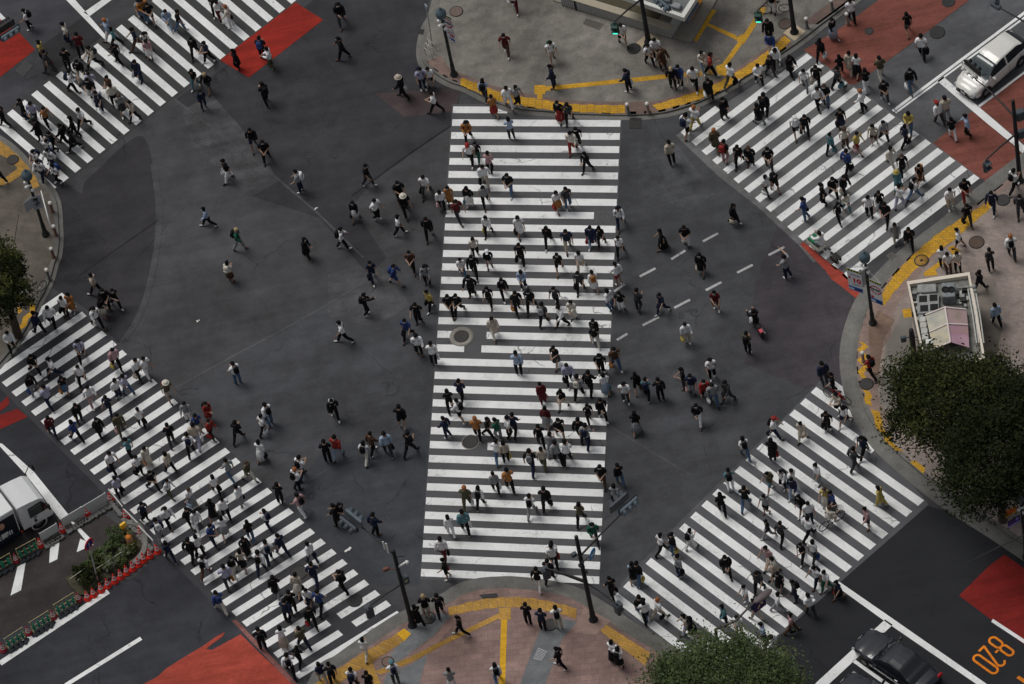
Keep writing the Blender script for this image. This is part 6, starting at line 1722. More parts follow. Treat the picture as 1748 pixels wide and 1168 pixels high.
LABELS = '''
154|person in blue top and blue jeans with black bag, upper right crossing|black bag of person in blue top and blue jeans, upper right crossing
158|person in cream top and teal trousers, upper right crossing
159|person in all black, below the cream top, lower middle, upper right crossing
177|person in white top and blue jeans with black backpack, upper right crossing|black backpack of person in white top and blue jeans, upper right crossing
178|person in white top and lavender trousers, upper right crossing
179|person in black top and red trousers, open asphalt at right
180|person in white top and beige trousers, open asphalt at right
181|person in white top and black trousers, lower right of upper right crossing
182|person in all black with white bag, upper right crossing|white bag of person in all black, upper right crossing
183|person in all black, lower right of upper right crossing
184|person in all navy, right pavement
185|person in black top and dark grey trousers with black bag, right pavement|black bag of person in black top and dark grey trousers, right pavement
186|person in white top and black trousers with black backpack, right pavement|black backpack of person in white top and black trousers, right pavement
187|person in all dark grey, right pavement
207|person in yellow top and black trousers with black bag, open asphalt at left|black bag of person in yellow top and black trousers, open asphalt at left
208|person in all black with black backpack, right middle of open asphalt at left|black backpack of person in all black, right middle of open asphalt at left
209|person in all black, below the yellow top, right middle, open asphalt at left
210|person in blue top and black trousers with black bag, open asphalt at left|black bag of person in blue top and black trousers, open asphalt at left
216|person in all black, below the white top, left middle, central crossing
217|person in all black, above the beige top, left middle, central crossing
218|long haired person in all black, middle of central crossing
219|leftmost person in all black, left middle of central crossing
220|third from left person in all black, left middle of central crossing
221|long haired person in beige coat, central crossing
230|person in white top and beige trousers, central crossing
231|person in light blue top and black trousers, coming nearer, middle, central crossing
232|person in dark grey top and black trousers with black bag, central crossing|black bag of person in dark grey top and black trousers, central crossing
233|person in white top and white skirt with orange backpack, central crossing|orange backpack of person in white top and white skirt, central crossing
234|person in dark grey top and black trousers, right middle of central crossing
235|person in all black with orange bag, central crossing|orange bag of person in all black, central crossing
236|person in all black, middle of central crossing
237|person in dark grey top and black trousers with grey backpack, central crossing|grey backpack of person in dark grey top and black trousers, central crossing
238|person in white top and black trousers with black bag, central crossing|black bag of person in white top and black trousers, central crossing
239|person in cream coat, central crossing
240|person in white top and red shorts, open asphalt at right
241|person in white top and blue jeans with red bag, central crossing|red bag of person in white top and blue jeans, central crossing
242|leftmost person in black top and white trousers, middle of open asphalt at right
243|person in all dark grey, open asphalt at right
244|person in all navy with black bag, open asphalt at right|black bag of person in all navy, open asphalt at right
246|person in black top and grey trousers, central crossing
247|person in black top and white trousers, upper middle of open asphalt at right
248|long haired person in black top and black skirt with beige bag, open asphalt at right|beige bag of long haired person in black top and black skirt, open asphalt at right
249|long haired person in maroon top and maroon shorts, open asphalt at right
250|person in grey top and navy trousers, open asphalt at right
251|long haired person in grey coat, upper right crossing
252|person in all black, open asphalt at right
253|person in white top and shorts with black bag, right pavement|black bag of person in white top and shorts, right pavement
254|long haired person in white top and black trousers, right pavement
255|long haired person in white top and brown trousers, right pavement
256|long haired person in cream top and black trousers, right pavement
257|person in dark grey top and black trousers, right pavement
258|orange haired person in white top and dark grey trousers with black backpack, right pavement|black backpack of orange haired person in white top and dark grey trousers, right pavement
259|person in all black, right pavement
260|person in light blue top and black trousers with white bag, right pavement|white bag of person in light blue top and black trousers, right pavement
264|person in white top and black trousers with white bag, upper left of lower left crossing|white bag of person in white top and black trousers, upper left of lower left crossing
266|person in pink top and black trousers with yellow bag, lower left crossing|yellow bag of person in pink top and black trousers, lower left crossing
267|person in white top and black trousers with beige bag, lower left crossing|beige bag of person in white top and black trousers, lower left crossing
268|person in all white, lower left crossing
269|person in black top and grey trousers with blue bag, lower left crossing|blue bag of person in black top and grey trousers, lower left crossing
270|long haired person in black top and denim skirt with orange bag, lower left crossing|orange bag of long haired person in black top and denim skirt, lower left crossing
271|person in lavender top and navy trousers, lower left crossing
272|person in white top and pink trousers, lower left crossing
273|long haired person in white top and navy trousers, lower left crossing
274|person in lavender top and blue jeans, lower left crossing
275|person in all navy, upper left of lower left crossing
276|person in all olive with pink bag, lower left crossing|pink bag of person in all olive, lower left crossing
277|long haired person in all black, upper left of lower left crossing
278|person in maroon top and navy trousers, lower left crossing
279|person in blue top and black trousers, left middle of lower left crossing
280|person in black coat, left middle of lower left crossing
281|person in white top and black trousers with black bag, upper middle of lower left crossing|black bag of person in white top and black trousers, upper middle of lower left crossing
282|person in olive top and beige shorts and cream hat with red backpack, lower left crossing|red backpack of person in olive top and beige shorts and cream hat, lower left crossing
283|leftmost person in white top and blue jeans, lower middle of open asphalt at left|black backpack of leftmost in white top, lower middle of open asphalt at left
284|person in red top and red skirt with black backpack, open asphalt at left|black backpack of person in red top and red skirt, open asphalt at left
285|long haired person in blue top and beige trousers, lower left crossing
286|person in grey top and white trousers, lower left crossing
287|person in red top and black trousers with red bag, lower left crossing|red bag of person in red top and black trousers, lower left crossing
288|person in all black, lower middle of open asphalt at left
289|rightmost person in white top and blue jeans, lower middle of open asphalt at left|black backpack of rightmost in white top, lower middle of open asphalt at left
290|person in white top and black trousers with white bag, open asphalt at left|white bag of person in white top and black trousers, open asphalt at left
291|person in all black with white backpack, open asphalt at left|white backpack of person in all black, open asphalt at left
292|person in black top and dark grey trousers, lower left crossing
293|person in beige top and lavender trousers with white bag, lower left crossing|white bag of person in beige top and lavender trousers, lower left crossing
294|person in white top and black trousers, heading left, right middle, open asphalt at left
295|rightmost person in white top and black trousers, right middle of open asphalt at left|black backpack of rightmost in white top, right middle of open asphalt at left
296|person in white top and black trousers with white bag, central crossing|white bag of person in white top and black trousers, central crossing
297|person in navy top and black trousers, left middle of central crossing
298|person in all black, walking away, left middle, central crossing
299|person in white top and black shorts with black backpack, central crossing|black backpack of person in white top and black shorts, central crossing
300|person in all navy, central crossing
301|orange haired person in orange top and black trousers, central crossing
302|person in all black, lower left of central crossing
303|person in black top and black shorts, open asphalt at left
304|person in white top and black trousers, lower middle of central crossing
305|person in green top and grey trousers, central crossing
306|person in black top and cream trousers, coming nearer, right middle, central crossing
307|person in black top and dark grey skirt, central crossing
308|person in light blue top and black trousers, walking away, middle, central crossing
309|person in lavender top and black trousers with black bag, central crossing|black bag of person in lavender top and black trousers, central crossing
310|person in brown top and blue jeans with orange bag, open asphalt at right|orange bag of person in brown top and blue jeans, open asphalt at right
311|person in grey top and black trousers with cream backpack, central crossing|cream backpack of person in grey top and black trousers, central crossing
312|person in all black with black backpack, walking away, right middle, central crossing|black backpack of person in all black, walking away, right middle, central crossing
313|person in all black with black backpack, coming nearer, right middle, central crossing|black backpack of person in all black, coming nearer, right middle, central crossing
314|long haired person in white top and light blue skirt with teal bag, central crossing|teal bag of long haired person in white top and light blue skirt, central crossing
315|person in maroon coat with pink bag, central crossing|pink bag of person in maroon coat, central crossing
316|person in black top and cream trousers, heading down left, right middle, central crossing
317|person in white top and dark grey trousers with black backpack, open asphalt at right|black backpack of person in white top and dark grey trousers, open asphalt at right
318|long haired person in black top and black shorts with brown bag, open asphalt at right|brown bag of long haired person in black top and black shorts, open asphalt at right
319|person in teal top and black trousers with navy backpack, open asphalt at right|navy backpack of person in teal top and black trousers, open asphalt at right
320|person in all black with black backpack, open asphalt at right|black backpack of person in all black, open asphalt at right
321|person in all black, right middle of central crossing
322|long haired person in all black, right middle of central crossing
323|person in maroon top and grey skirt with white bag, central crossing|white bag of person in maroon top and grey skirt, central crossing
324|person in all black, left of the grey top, lower middle, central crossing
325|person in black top and black shorts, lower right of central crossing
326|person in all black with beige bag, central crossing|beige bag of person in all black, central crossing
327|person in grey top and navy trousers with navy backpack, central crossing|navy backpack of person in grey top and navy trousers, central crossing
328|long haired person in black top and grey skirt, open asphalt at right
329|person in navy top and black trousers, lower middle of central crossing
330|person in white top and beige trousers with yellow bag, open asphalt at right|yellow bag of person in white top and beige trousers, open asphalt at right
331|person in olive top and black trousers with black backpack, open asphalt at right|black backpack of person in olive top and black trousers, open asphalt at right
332|person in white top and black trousers with black backpack, open asphalt at right|black backpack of person in white top and black trousers, open asphalt at right
333|person in navy top and dark grey trousers with black bag, lower right crossing|black bag of person in navy top and dark grey trousers, lower right crossing
334|person in black top and dark grey trousers, open asphalt at right
335|person in navy top and grey trousers with pink bag, open asphalt at right|pink bag of person in navy top and grey trousers, open asphalt at right
336|person in red top and black trousers, open asphalt at right
337|person in grey top and blue jeans with white bag, open asphalt at right|white bag of person in grey top and blue jeans, open asphalt at right
338|person in all dark grey with black bag, open asphalt at right|black bag of person in all dark grey, open asphalt at right
339|person in black top and white trousers, below the red top, middle, open asphalt at right
340|person in white top and navy trousers and red hat with black backpack, lower right crossing|black backpack of person in white top and navy trousers and red hat, lower right crossing
341|person in beige coat, lower right crossing
342|person in all black with black bag, upper right of lower right crossing|black bag of person in all black, upper right of lower right crossing
343|person in beige top and black trousers with red backpack, lower right crossing|red backpack of person in beige top and black trousers, lower right crossing
344|person in all black, upper right of lower right crossing
345|person in white top and navy shorts with black backpack, lower right crossing|black backpack of person in white top and navy shorts, lower right crossing
346|person in red top and black trousers with black backpack, right pavement|black backpack of person in red top and black trousers, right pavement
347|person in teal top and black trousers, lower left crossing
348|person in white top and black trousers with navy bag, lower left crossing|navy bag of person in white top and black trousers, lower left crossing
349|long haired person in cream top and cream skirt with orange bag, lower left crossing|orange bag of long haired person in cream top and cream skirt, lower left crossing
350|person in white top and black trousers with black bag, middle of lower left crossing|black bag of person in white top and black trousers, middle of lower left crossing
351|person in beige top and black trousers with white bag, lower left crossing|white bag of person in beige top and black trousers, lower left crossing
352|leftmost person in all black, middle of lower left crossing
353|person in white top and olive trousers with navy backpack, lower left crossing|navy backpack of person in white top and olive trousers, lower left crossing
354|person in lavender top and black trousers with black bag, lower left crossing|black bag of person in lavender top and black trousers, lower left crossing
355|person in navy top and black trousers, middle of lower left crossing
356|person in white top and black trousers with black backpack, middle of lower left crossing|black backpack of person in white top and black trousers, middle of lower left crossing
357|person in navy top and grey trousers with white backpack, lower left crossing|white backpack of person in navy top and grey trousers, lower left crossing
358|person in all navy, lower middle of lower left crossing
359|person in white top and black trousers with navy backpack, lower left crossing|navy backpack of person in white top and black trousers, lower left crossing
360|long haired person in white top and white skirt with black bag, open asphalt at left|black bag of long haired person in white top and white skirt, open asphalt at left
361|person in all black, left of the red top, lower right, open asphalt at left
362|person in red top and light blue trousers, open asphalt at left
363|person in white top and navy trousers with black backpack, open asphalt at left|black backpack of person in white top and navy trousers, open asphalt at left
364|orange haired person in white top and black trousers with black backpack, open asphalt at left|black backpack of orange haired person in white top and black trousers, open asphalt at left
365|person in all black, right middle of lower left crossing
366|person in pink top and white trousers with black backpack, open asphalt at left|black backpack of person in pink top and white trousers, open asphalt at left
367|person in grey top and blue jeans, lower left crossing
368|brown haired person in olive top and cream trousers, lower left crossing
369|long haired person in white top and black trousers with black bag, lower left crossing|black bag of long haired person in white top and black trousers, lower left crossing
370|brown haired person in white top and grey skirt with light blue bag, lower left crossing|light blue bag of brown haired person in white top and grey skirt, lower left crossing
371|person in white top and grey trousers with black bag, lower left crossing|black bag of person in white top and grey trousers, lower left crossing
372|person in white top and black trousers, middle of lower left crossing
373|long haired person in black top and black skirt, middle of lower left crossing
374|rightmost person in all black, middle of lower left crossing
375|person in all white with white bag, lower left crossing|white bag of person in all white, lower left crossing
376|person in blue top and navy trousers, lower left crossing
377|long haired person in white top and grey skirt, lower left crossing
378|long haired person in black top and blue jeans, lower left crossing
379|person in white top and navy trousers with navy backpack, right middle of lower left crossing|navy backpack of person in white top and navy trousers, right middle of lower left crossing
380|long haired person in black top and black skirt, right middle of lower left crossing
381|person in all black with black bag, lower left crossing|black bag of person in all black, lower left crossing
382|person in white top and black trousers with white bag, middle of lower left crossing|white bag of person in white top and black trousers, middle of lower left crossing
383|person in all navy, heading up left, lower right, lower left crossing
384|person in all black, right of the pink top, lower right, open asphalt at left
385|person in white top and cream trousers with black backpack, open asphalt at left|black backpack of person in white top and cream trousers, open asphalt at left
386|person in brown top and black trousers, lower right of open asphalt at left
387|person in light blue top and dark grey trousers with black bag, open asphalt at left|black bag of person in light blue top and dark grey trousers, open asphalt at left
388|person in all black, heading up right, lower right, open asphalt at left
389|person in black top and grey trousers, open asphalt at left
390|person in navy top and black trousers, open asphalt at left
391|person in grey top and black trousers with white bag, central crossing|white bag of person in grey top and black trousers, central crossing
392|person in orange top and black trousers, central crossing
393|orange haired person in all olive with white bag, central crossing|white bag of orange haired person in all olive, central crossing
394|person in white top and black trousers with black backpack, central crossing|black backpack of person in white top and black trousers, central crossing
395|long haired person in all white, central crossing
396|person in teal top and black trousers with white bag, central crossing|white bag of person in teal top and black trousers, central crossing
397|person in beige top and black trousers with yellow bag, central crossing|yellow bag of person in beige top and black trousers, central crossing
398|person in white top and blue jeans, lower middle of central crossing
399|person in white top and maroon trousers with black bag, central crossing|black bag of person in white top and maroon trousers, central crossing
400|person in black top and navy trousers with grey backpack, central crossing|grey backpack of person in black top and navy trousers, central crossing
401|person in beige top and olive trousers, central crossing
402|person in all grey, central crossing
403|person in grey top and black trousers, lower right of central crossing
404|person in white top and black trousers, right of the grey top, lower right, central crossing
405|person in black top and brown trousers, central crossing
406|person in black top and blue jeans, open asphalt at right
407|person in grey top and black trousers, open asphalt at right
408|person in white top and grey trousers with black backpack, central crossing|black backpack of person in white top and grey trousers, central crossing
409|person in all black with black bag, lower middle of central crossing|black bag of person in all black, lower middle of central crossing
410|person in olive top and black trousers, central crossing
411|person in green top and dark grey trousers with black backpack, central crossing|black backpack of person in green top and dark grey trousers, central crossing
412|long haired person in white top and black trousers with red bag, central crossing|red bag of long haired person in white top and black trousers, central crossing
413|long haired person in white top and black trousers, left middle of lower right crossing
414|person in black top and blue jeans with yellow bag, left middle of lower right crossing|yellow bag of person in black top and blue jeans, left middle of lower right crossing
415|person in white top and blue jeans with black backpack, lower right crossing|black backpack of person in white top and blue jeans, lower right crossing
416|long haired person in black coat with red bag, lower right crossing|red bag of long haired person in black coat, lower right crossing
417|person in teal top and white trousers with black backpack, lower right crossing|black backpack of person in teal top and white trousers, lower right crossing
418|person in black top and blue jeans, middle of lower right crossing
419|long haired person in all black, lower right crossing
420|long haired person in all white with black backpack, lower right crossing|black backpack of long haired person in all white, lower right crossing
421|person in olive top and teal shorts with olive backpack, lower right crossing|olive backpack of person in olive top and teal shorts, lower right crossing
422|person in white top and black trousers with black backpack, lower right crossing|black backpack of person in white top and black trousers, lower right crossing
423|person in all white, lower right crossing
424|person in navy top and light blue trousers, lower right crossing
425|person in white top and grey trousers, right middle of lower right crossing
426|person in blue top and navy trousers with beige bag, lower right crossing|beige bag of person in blue top and navy trousers, lower right crossing
427|person in black top and black shorts, lower right crossing
428|person in white top and navy trousers with black bag, lower right crossing|black bag of person in white top and navy trousers, lower right crossing
429|person in white top and black trousers, lower right crossing
430|long haired person in grey top and black shorts, lower right crossing
431|long haired person in black top and grey trousers, lower right crossing
432|person in dark grey top and black trousers, lower right crossing
433|person in all black, lower right of lower right crossing
434|person in white top and dark grey trousers with blue bag, lower right crossing|blue bag of person in white top and dark grey trousers, lower right crossing
435|brown haired person in yellow top and cream skirt, lower right crossing
436|person in all dark grey, lower right crossing
437|person in navy top and black trousers with black backpack, lower right crossing|black backpack of person in navy top and black trousers, lower right crossing
438|long haired person in yellow coat with teal bag, lower right crossing|teal bag of long haired person in yellow coat, lower right crossing
439|person in pink top and dark grey shorts, lower right crossing
440|person in white top and brown trousers with black backpack, lower left crossing|black backpack of person in white top and brown trousers, lower left crossing
441|person in black top and cream trousers with white bag, lower left crossing|white bag of person in black top and cream trousers, lower left crossing
442|person in lavender top and dark grey trousers with orange bag, lower left crossing|orange bag of person in lavender top and dark grey trousers, lower left crossing
443|person in blue top and cream trousers with blue backpack, lower left crossing|blue backpack of person in blue top and cream trousers, lower left crossing
444|long haired person in beige top and black skirt, lower left crossing
445|person in white top and navy trousers with black backpack, lower left crossing|black backpack of person in white top and navy trousers, lower left crossing
446|person in white top and navy trousers with navy backpack, lower right of lower left crossing|navy backpack of person in white top and navy trousers, lower right of lower left crossing
447|person in black coat, lower right of lower left crossing
448|person in beige top and cream skirt with black bag, lower left crossing|black bag of person in beige top and cream skirt, lower left crossing
449|person in all navy, walking away, lower right, lower left crossing
450|person in white top and navy trousers with navy bag, lower left crossing|navy bag of person in white top and navy trousers, lower left crossing
451|person in navy top and black trousers, lower right of lower left crossing
452|person in all black, lower right of lower left crossing
453|person in white top and navy skirt, lower left crossing
454|person in blue top and black trousers, lower right of lower left crossing
455|person in all black with red bag, lower left crossing|red bag of person in all black, lower left crossing
456|rightmost person in all black with black backpack, lower right of lower left crossing|black backpack of rightmost person in all black, lower right of lower left crossing
457|leftmost person in all black with black backpack, lower right of lower left crossing|black backpack of leftmost person in all black, lower right of lower left crossing
458|long haired person in white top and beige skirt, lower left crossing
459|person in olive top and navy trousers, lower left crossing
460|long haired person in all black, lower right of lower left crossing
461|person in black top and black shorts with red bag, central crossing|red bag of person in black top and black shorts, central crossing
462|person in black coat, bottom pavement
463|blonde person in black top and beige shorts, bottom pavement
464|person in all black with black backpack, upper middle of bottom pavement|black backpack of person in all black, upper middle of bottom pavement
465|person in all black, upper middle of bottom pavement
466|long haired person in white top and cream trousers, bottom pavement
467|person in white top and black trousers, above the black top, lower right, central crossing
468|person in black top and white trousers, lower left of open asphalt at right
469|person in all black, below the white top, lower middle, central crossing
470|person in all black, upper right of bottom pavement
471|person in navy top and black trousers, bottom pavement
472|person in white top and beige trousers with black backpack, bottom pavement|black backpack of person in white top and beige trousers, bottom pavement
473|person in all black with black bag, lower left of lower right crossing|black bag of person in all black, lower left of lower right crossing
474|person in light blue top and black skirt with black backpack, lower right crossing|black backpack of person in light blue top and black skirt, lower right crossing
475|person in black top and blue jeans with yellow bag, lower left of lower right crossing|yellow bag of person in black top and blue jeans, lower left of lower right crossing
476|person in grey top and navy trousers with black bag, lower right crossing|black bag of person in grey top and navy trousers, lower right crossing
477|person in black top and blue jeans, lower left of lower right crossing
478|long haired person in white top and black trousers, lower left of lower right crossing
479|orange haired person in white top and beige trousers with black bag, lower right crossing|black bag of orange haired person in white top and beige trousers, lower right crossing
480|person in all black, lower right of bottom pavement
481|person in white top and black skirt, bottom pavement
482|person in white top and black skirt with black backpack, bottom pavement|black backpack of person in white top and black skirt, bottom pavement
483|person in all black, lower middle of lower right crossing
484|person in pink top and beige trousers, lower right crossing
485|long haired person in cream top and beige skirt, lower right crossing
486|person in dark grey top and black trousers with black backpack, lower right crossing|black backpack of person in dark grey top and black trousers, lower right crossing
487|long haired person in black top and black skirt, lower middle of lower right crossing
488|person in dark grey top and navy trousers with black backpack, lower right crossing|black backpack of person in dark grey top and navy trousers, lower right crossing
489|person in white top and navy trousers with black backpack, lower right crossing|black backpack of person in white top and navy trousers, lower right crossing
490|person in white top and green trousers with beige bag, lower right crossing|beige bag of person in white top and green trousers, lower right crossing
491|person in navy top and black skirt with red bag, open asphalt at right|red bag of person in navy top and black skirt, open asphalt at right
492|person in white top and grey trousers, heading right, lower middle, lower right crossing
493|person in white top and dark grey trousers, open asphalt at right
494|person in white top and grey trousers, standing, lower middle, lower right crossing
495|person in navy top and beige trousers, lower right crossing
496|person in teal top and black trousers with teal bag, lower right crossing|teal bag of person in teal top and black trousers, lower right crossing
497|long haired person in beige top and lavender trousers, lower right crossing
498|long haired person in black top and black skirt, lower left of lower right crossing
499|long haired person in white top and black trousers, lower middle of lower right crossing
500|person in light blue top and dark grey trousers, lower right crossing
501|long haired person in pink top and brown trousers with black bag, open asphalt at right|black bag of long haired person in pink top and brown trousers, open asphalt at right
502|person in all white, open asphalt at right
503|person in white top and black trousers with black backpack, lower right of lower left crossing|black backpack of person in white top and black trousers, lower right of lower left crossing
504|person in navy top and beige trousers, bottom pavement
505|person in all black with black backpack, lower left of bottom pavement|black backpack of person in all black, lower left of bottom pavement
507|person in white top and dark grey trousers and teal hat with navy backpack, bottom pavement|navy backpack of person in white top and dark grey trousers and teal hat, bottom pavement
510|person in white top and blue jeans with black backpack, bottom pavement|black backpack of person in white top and blue jeans, bottom pavement
511|person in black top and white trousers, riding, middle, open asphalt at right
512|person in white top and grey trousers, lower middle of upper right crossing
513|brown haired person in cream top and beige trousers, lower right crossing
'''
# ------------------------------------------------------------------ people
SKIN = [mat('skin ' + n, c, .6, var=.06) for n, c in (('light', (.42, .28, .21)), ('warm', (.37, .24, .17)), ('tan', (.30, .18, .125)))]
eyem = mat('eye dark', (.012, .010, .010), .3); lipm = mat('lip', (.30, .12, .10), .5)
CC = dict(k=(.009, .009, .011), w=(.74, .74, .75), g=(.24, .25, .26), dg=(.040, .042, .046), n=(.016, .022, .048), b=(.03, .055, .17), lb=(.30, .38, .50), be=(.46, .40, .33), cr=(.64, .60, .52), br=(.085, .045, .028),
          r=(.26, .03, .026), mr=(.10, .014, .018), gn=(.02, .10, .065), y=(.46, .36, .10), o=(.36, .15, .045), kh=(.085, .078, .045), te=(.09, .20, .23), de=(.075, .13, .22), pk=(.44, .27, .28), lv=(.36, .36, .48))
def cloth_mat(k): return mat('fabric ' + k, CC[k], .85, var=.16, scale=5, spec=.15, bump=.15)
HAIR = {'': mat('hair black', (.007, .0065, .0065), .75, spec=.12), 'hb': mat('hair brown', (.055, .028, .016), .5), 'ho': mat('hair orange', (.30, .10, .03), .5), 'hy': mat('hair blonde', (.36, .27, .15), .5), 'hg': mat('hair grey', (.2, .2, .2), .5)}
maskm = mat('face mask white', (.62, .64, .66), .8); shoeK = mat('shoe black', (.014, .013, .013), .5); shoeW = mat('shoe white', (.56, .56, .55), .6); shoeB = mat('shoe brown', (.08, .04, .025), .5)
LEGS = {'W1': ((24, 6), (-17, 22)), 'W2': ((-17, 22), (24, 6)), 'W3': ((2, 4), (16, 52)), 'W4': ((16, 52), (2, 4)), 'W5': ((17, 5), (-13, 14)), 'W6': ((-13, 14), (17, 5)), 'ST': ((2, 2), (-3, 3)), 'SIT': ((74, 78), (70, 82)), 'CR': ((100, 130), (60, 120))}
TH, SHN = .43, .42
def rotx(a, l): a = math.radians(a); return Vector((0, math.sin(a) * l, -math.cos(a) * l))
def skeleton(legs, arms, f):
    """joints of a 1.72 m figure facing +y; returns points, edges, radii, bone names"""
    hw, sw = (.095, .165) if f else (.09, .185); k = .9 if f else 1.0
    zs = []
    for (a, kn) in LEGS[legs]: zs.append((rotx(a, TH) + rotx(a - kn, SHN)).z)
    H = -min(zs) + .085
    if legs == 'SIT': H = .92
    P_, E_, R_, B_ = [], [], [], []
    def pt(p, r, par=None, bone=''):
        P_.append(Vector(p)); R_.append(r); B_.append(bone); i = len(P_) - 1
        if par is not None: E_.append((par, i))
        return i
    ln = .03 if legs[0] == 'W' else (.12 if legs == 'SIT' else .01)   # forward lean of the chest
    pel = pt((0, 0, H + .03), .128 * (1.04 if f else 1), None, 'pelvis')
    wa = pt((0, ln * .3, H + .18), .112 * k, pel, 'torso'); ch = pt((0, ln * .8, H + .36), .132 * k, wa, 'torso'); ub = pt((0, ln, H + .47), .105 * k, ch, 'torso')
    nk = pt((0, ln + .015, H + .565), .052, ub, 'neck'); hd0 = pt((0, ln + .04, H + .63), .07, nk, 'head'); hd1 = pt((0, ln + .045, H + .71), .088, hd0, 'head'); hd2 = pt((0, ln + .035, H + .775), .062, hd1, 'head')
    hands = []
    for s in (1, -1):
        side = 'R' if s > 0 else 'L'; a, kn = LEGS[legs][0 if s < 0 else 1]
        hip = pt((s * hw, 0, H - .03), .088, pel, 'hip' + side); kp = P_[hip] + rotx(a, TH - .03) + Vector((s * .012, 0, 0)); kne = pt(kp, .058 * (1 if f else 1.05), hip, 'thigh' + side)
        m_ = pt(kp + rotx(a - kn, SHN * .35) + Vector((0, -.01, 0)), .056, kne, 'shin' + side); ap = kp + rotx(a - kn, SHN); an = pt(ap, .037, m_, 'shin' + side)
        fp = min(20, max(-55, (a - kn) * 1.0)) if legs[0] == 'W' else 0
        heel = pt(ap + Matrix.Rotation(math.radians(fp), 3, 'X') @ Vector((0, .03, -.055)), .034, an, 'foot' + side)
        pt(ap + Matrix.Rotation(math.radians(fp), 3, 'X') @ Vector((s * .012, .165, -.062)), .030, heel, 'foot' + side)
        sh = pt((s * sw, ln - .005, H + .475), .058 * k, ub, 'shoulder' + side)
        sp = P_[sh]; opp = 20 if ((a > 3) == False) else -20
        mode = arms
        if arms == 'ph' and s < 0: mode = 'sw'
        if arms == 'bg' and s < 0: mode = 'sw'
        if arms == 'pt' and s < 0: mode = 'sw'
        if mode == 'sw': ua, fl, ab, inw = opp, 22, 9, 0
        elif mode == 'ph': ua, fl, ab, inw = 8, 74, 6, .16
        elif mode == 'p2': ua, fl, ab, inw = 10, 70, 8, .17
        elif mode == 'bg': ua, fl, ab, inw = -3, 8, 8, 0
        elif mode == 'up': ua, fl, ab, inw = 75, 85, 10, .10
        elif mode == 'pt': ua, fl, ab, inw = 96, 8, 12, 0
        else: ua, fl, ab, inw = 48, 26, 10, .05      # holding a handlebar
        el = sp + rotx(ua, .275) + Vector((s * .275 * math.sin(math.radians(ab)), 0, 0)); e_ = pt(el, .043 * k, sh, 'uarm' + side)
        wr = el + rotx(ua + fl, .235) + Vector((-s * inw * .9, 0, 0)); w_ = pt(wr, .029 * k, e_, 'farm' + side)
        hv = (rotx(ua + fl, .075) + Vector((-s * inw * .3, 0, 0))); pm = pt(wr + hv, .034, w_, 'hand' + side)
        hands.append((s, wr, wr + hv, hv.normalized()))
    return P_, E_, R_, B_, H, ln, hands
def fingers(mb, s, palm, d, curl):
    """four fingers of unequal length and a thumb from the side of the palm, bent at the knuckles"""
    ac = Vector((1, 0, 0)) if abs(d.x) < .8 else Vector((0, 1, 0)); fwd = (Vector((0, 1, 0)) - d * d.y); fwd = fwd.normalized() if fwd.length > .2 else Vector((0, 0, 1)); inn = d.cross(fwd).normalized() * (1 if s > 0 else -1)
    if inn.x * s > 0: inn = -inn
    for i, ln in enumerate((.070, .080, .075, .058)):
        b = palm + fwd * (.027 - i * .018) + d * .012; k = b + d * ln * .5 + inn * ln * .12 * curl; t = k + (d * (1 - .45 * curl) + inn * .8 * curl).normalized() * ln * .5
        mb.tube([b, k, t], [.0098, .0088, .0065], 5)
    b = palm + fwd * .022 - d * .03; k = b + (fwd * .8 + d * .6).normalized() * .035; mb.tube([b, k, k + (d * .8 + inn * .5).normalized() * .032], [.0105, .0098, .0075], 5)
BODY = {}
def nearest(P_, E_, R_, B_, co):
    best, bi, bt = 9, 0, 0
    for a, b in E_:
        pa, pb = P_[a], P_[b]; d = pb - pa; t = max(0, min(1, (co - pa).dot(d) / d.length_squared)); dist = (co - pa - d * t).length - (R_[a] + (R_[b] - R_[a]) * t) * .8
        if dist < best: best, bi, bt = dist, b, t
    return B_[bi], bt
def shell(bm, sel, off, name, extra=None, smooth=True, vary=0):
    """a garment: the chosen skin faces pushed outwards, closed at its rims by a small turned-in hem"""
    used = {}; mb = MB(); vs = []; fs = []
    for f in sel:
        idx = []
        for v in f.verts:
            if v.index not in used:
                used[v.index] = len(vs); k = off * (1 + vary * math.sin(v.co.z * 31 + v.co.x * 23)); vs.append(v.co + v.normal * k)
            idx.append(used[v.index])
        fs.append(idx)
    edges = {}
    for f in sel:
        for e in f.edges: edges[e.index] = edges.get(e.index, 0) + 1
    bymap = {e.index: e for f in sel for e in f.edges}
    inner = {}
    for ei, c_ in edges.items():
        if c_ == 1:
            a, b = bymap[ei].verts
            for v in (a, b):
                if v.index not in inner: inner[v.index] = len(vs); vs.append(v.co + v.normal * off * .15)
            fs.append([used[a.index], used[b.index], inner[b.index], inner[a.index]])
    mb.add(vs, fs, 0, smooth)
    if extra: extra(mb)
    me = mb.mesh(name, cloth_mat('k')); bm2 = bmesh.new(); bm2.from_mesh(me); bmesh.ops.recalc_face_normals(bm2, faces=bm2.faces); bm2.to_mesh(me); bm2.free(); return me
def skirt_prof(H, top, hem, flare, stride):
    return lambda mb: mb.lathe([(.5, H + top), (.66, H + .02), (.66 + flare * .4, H + (hem - H) * .35), (.66 + flare, hem), (.62 + flare, hem), (.5, H + top - .06)], n=32, sx=.235, sy=.20 + stride, fold=.07, nf=9)
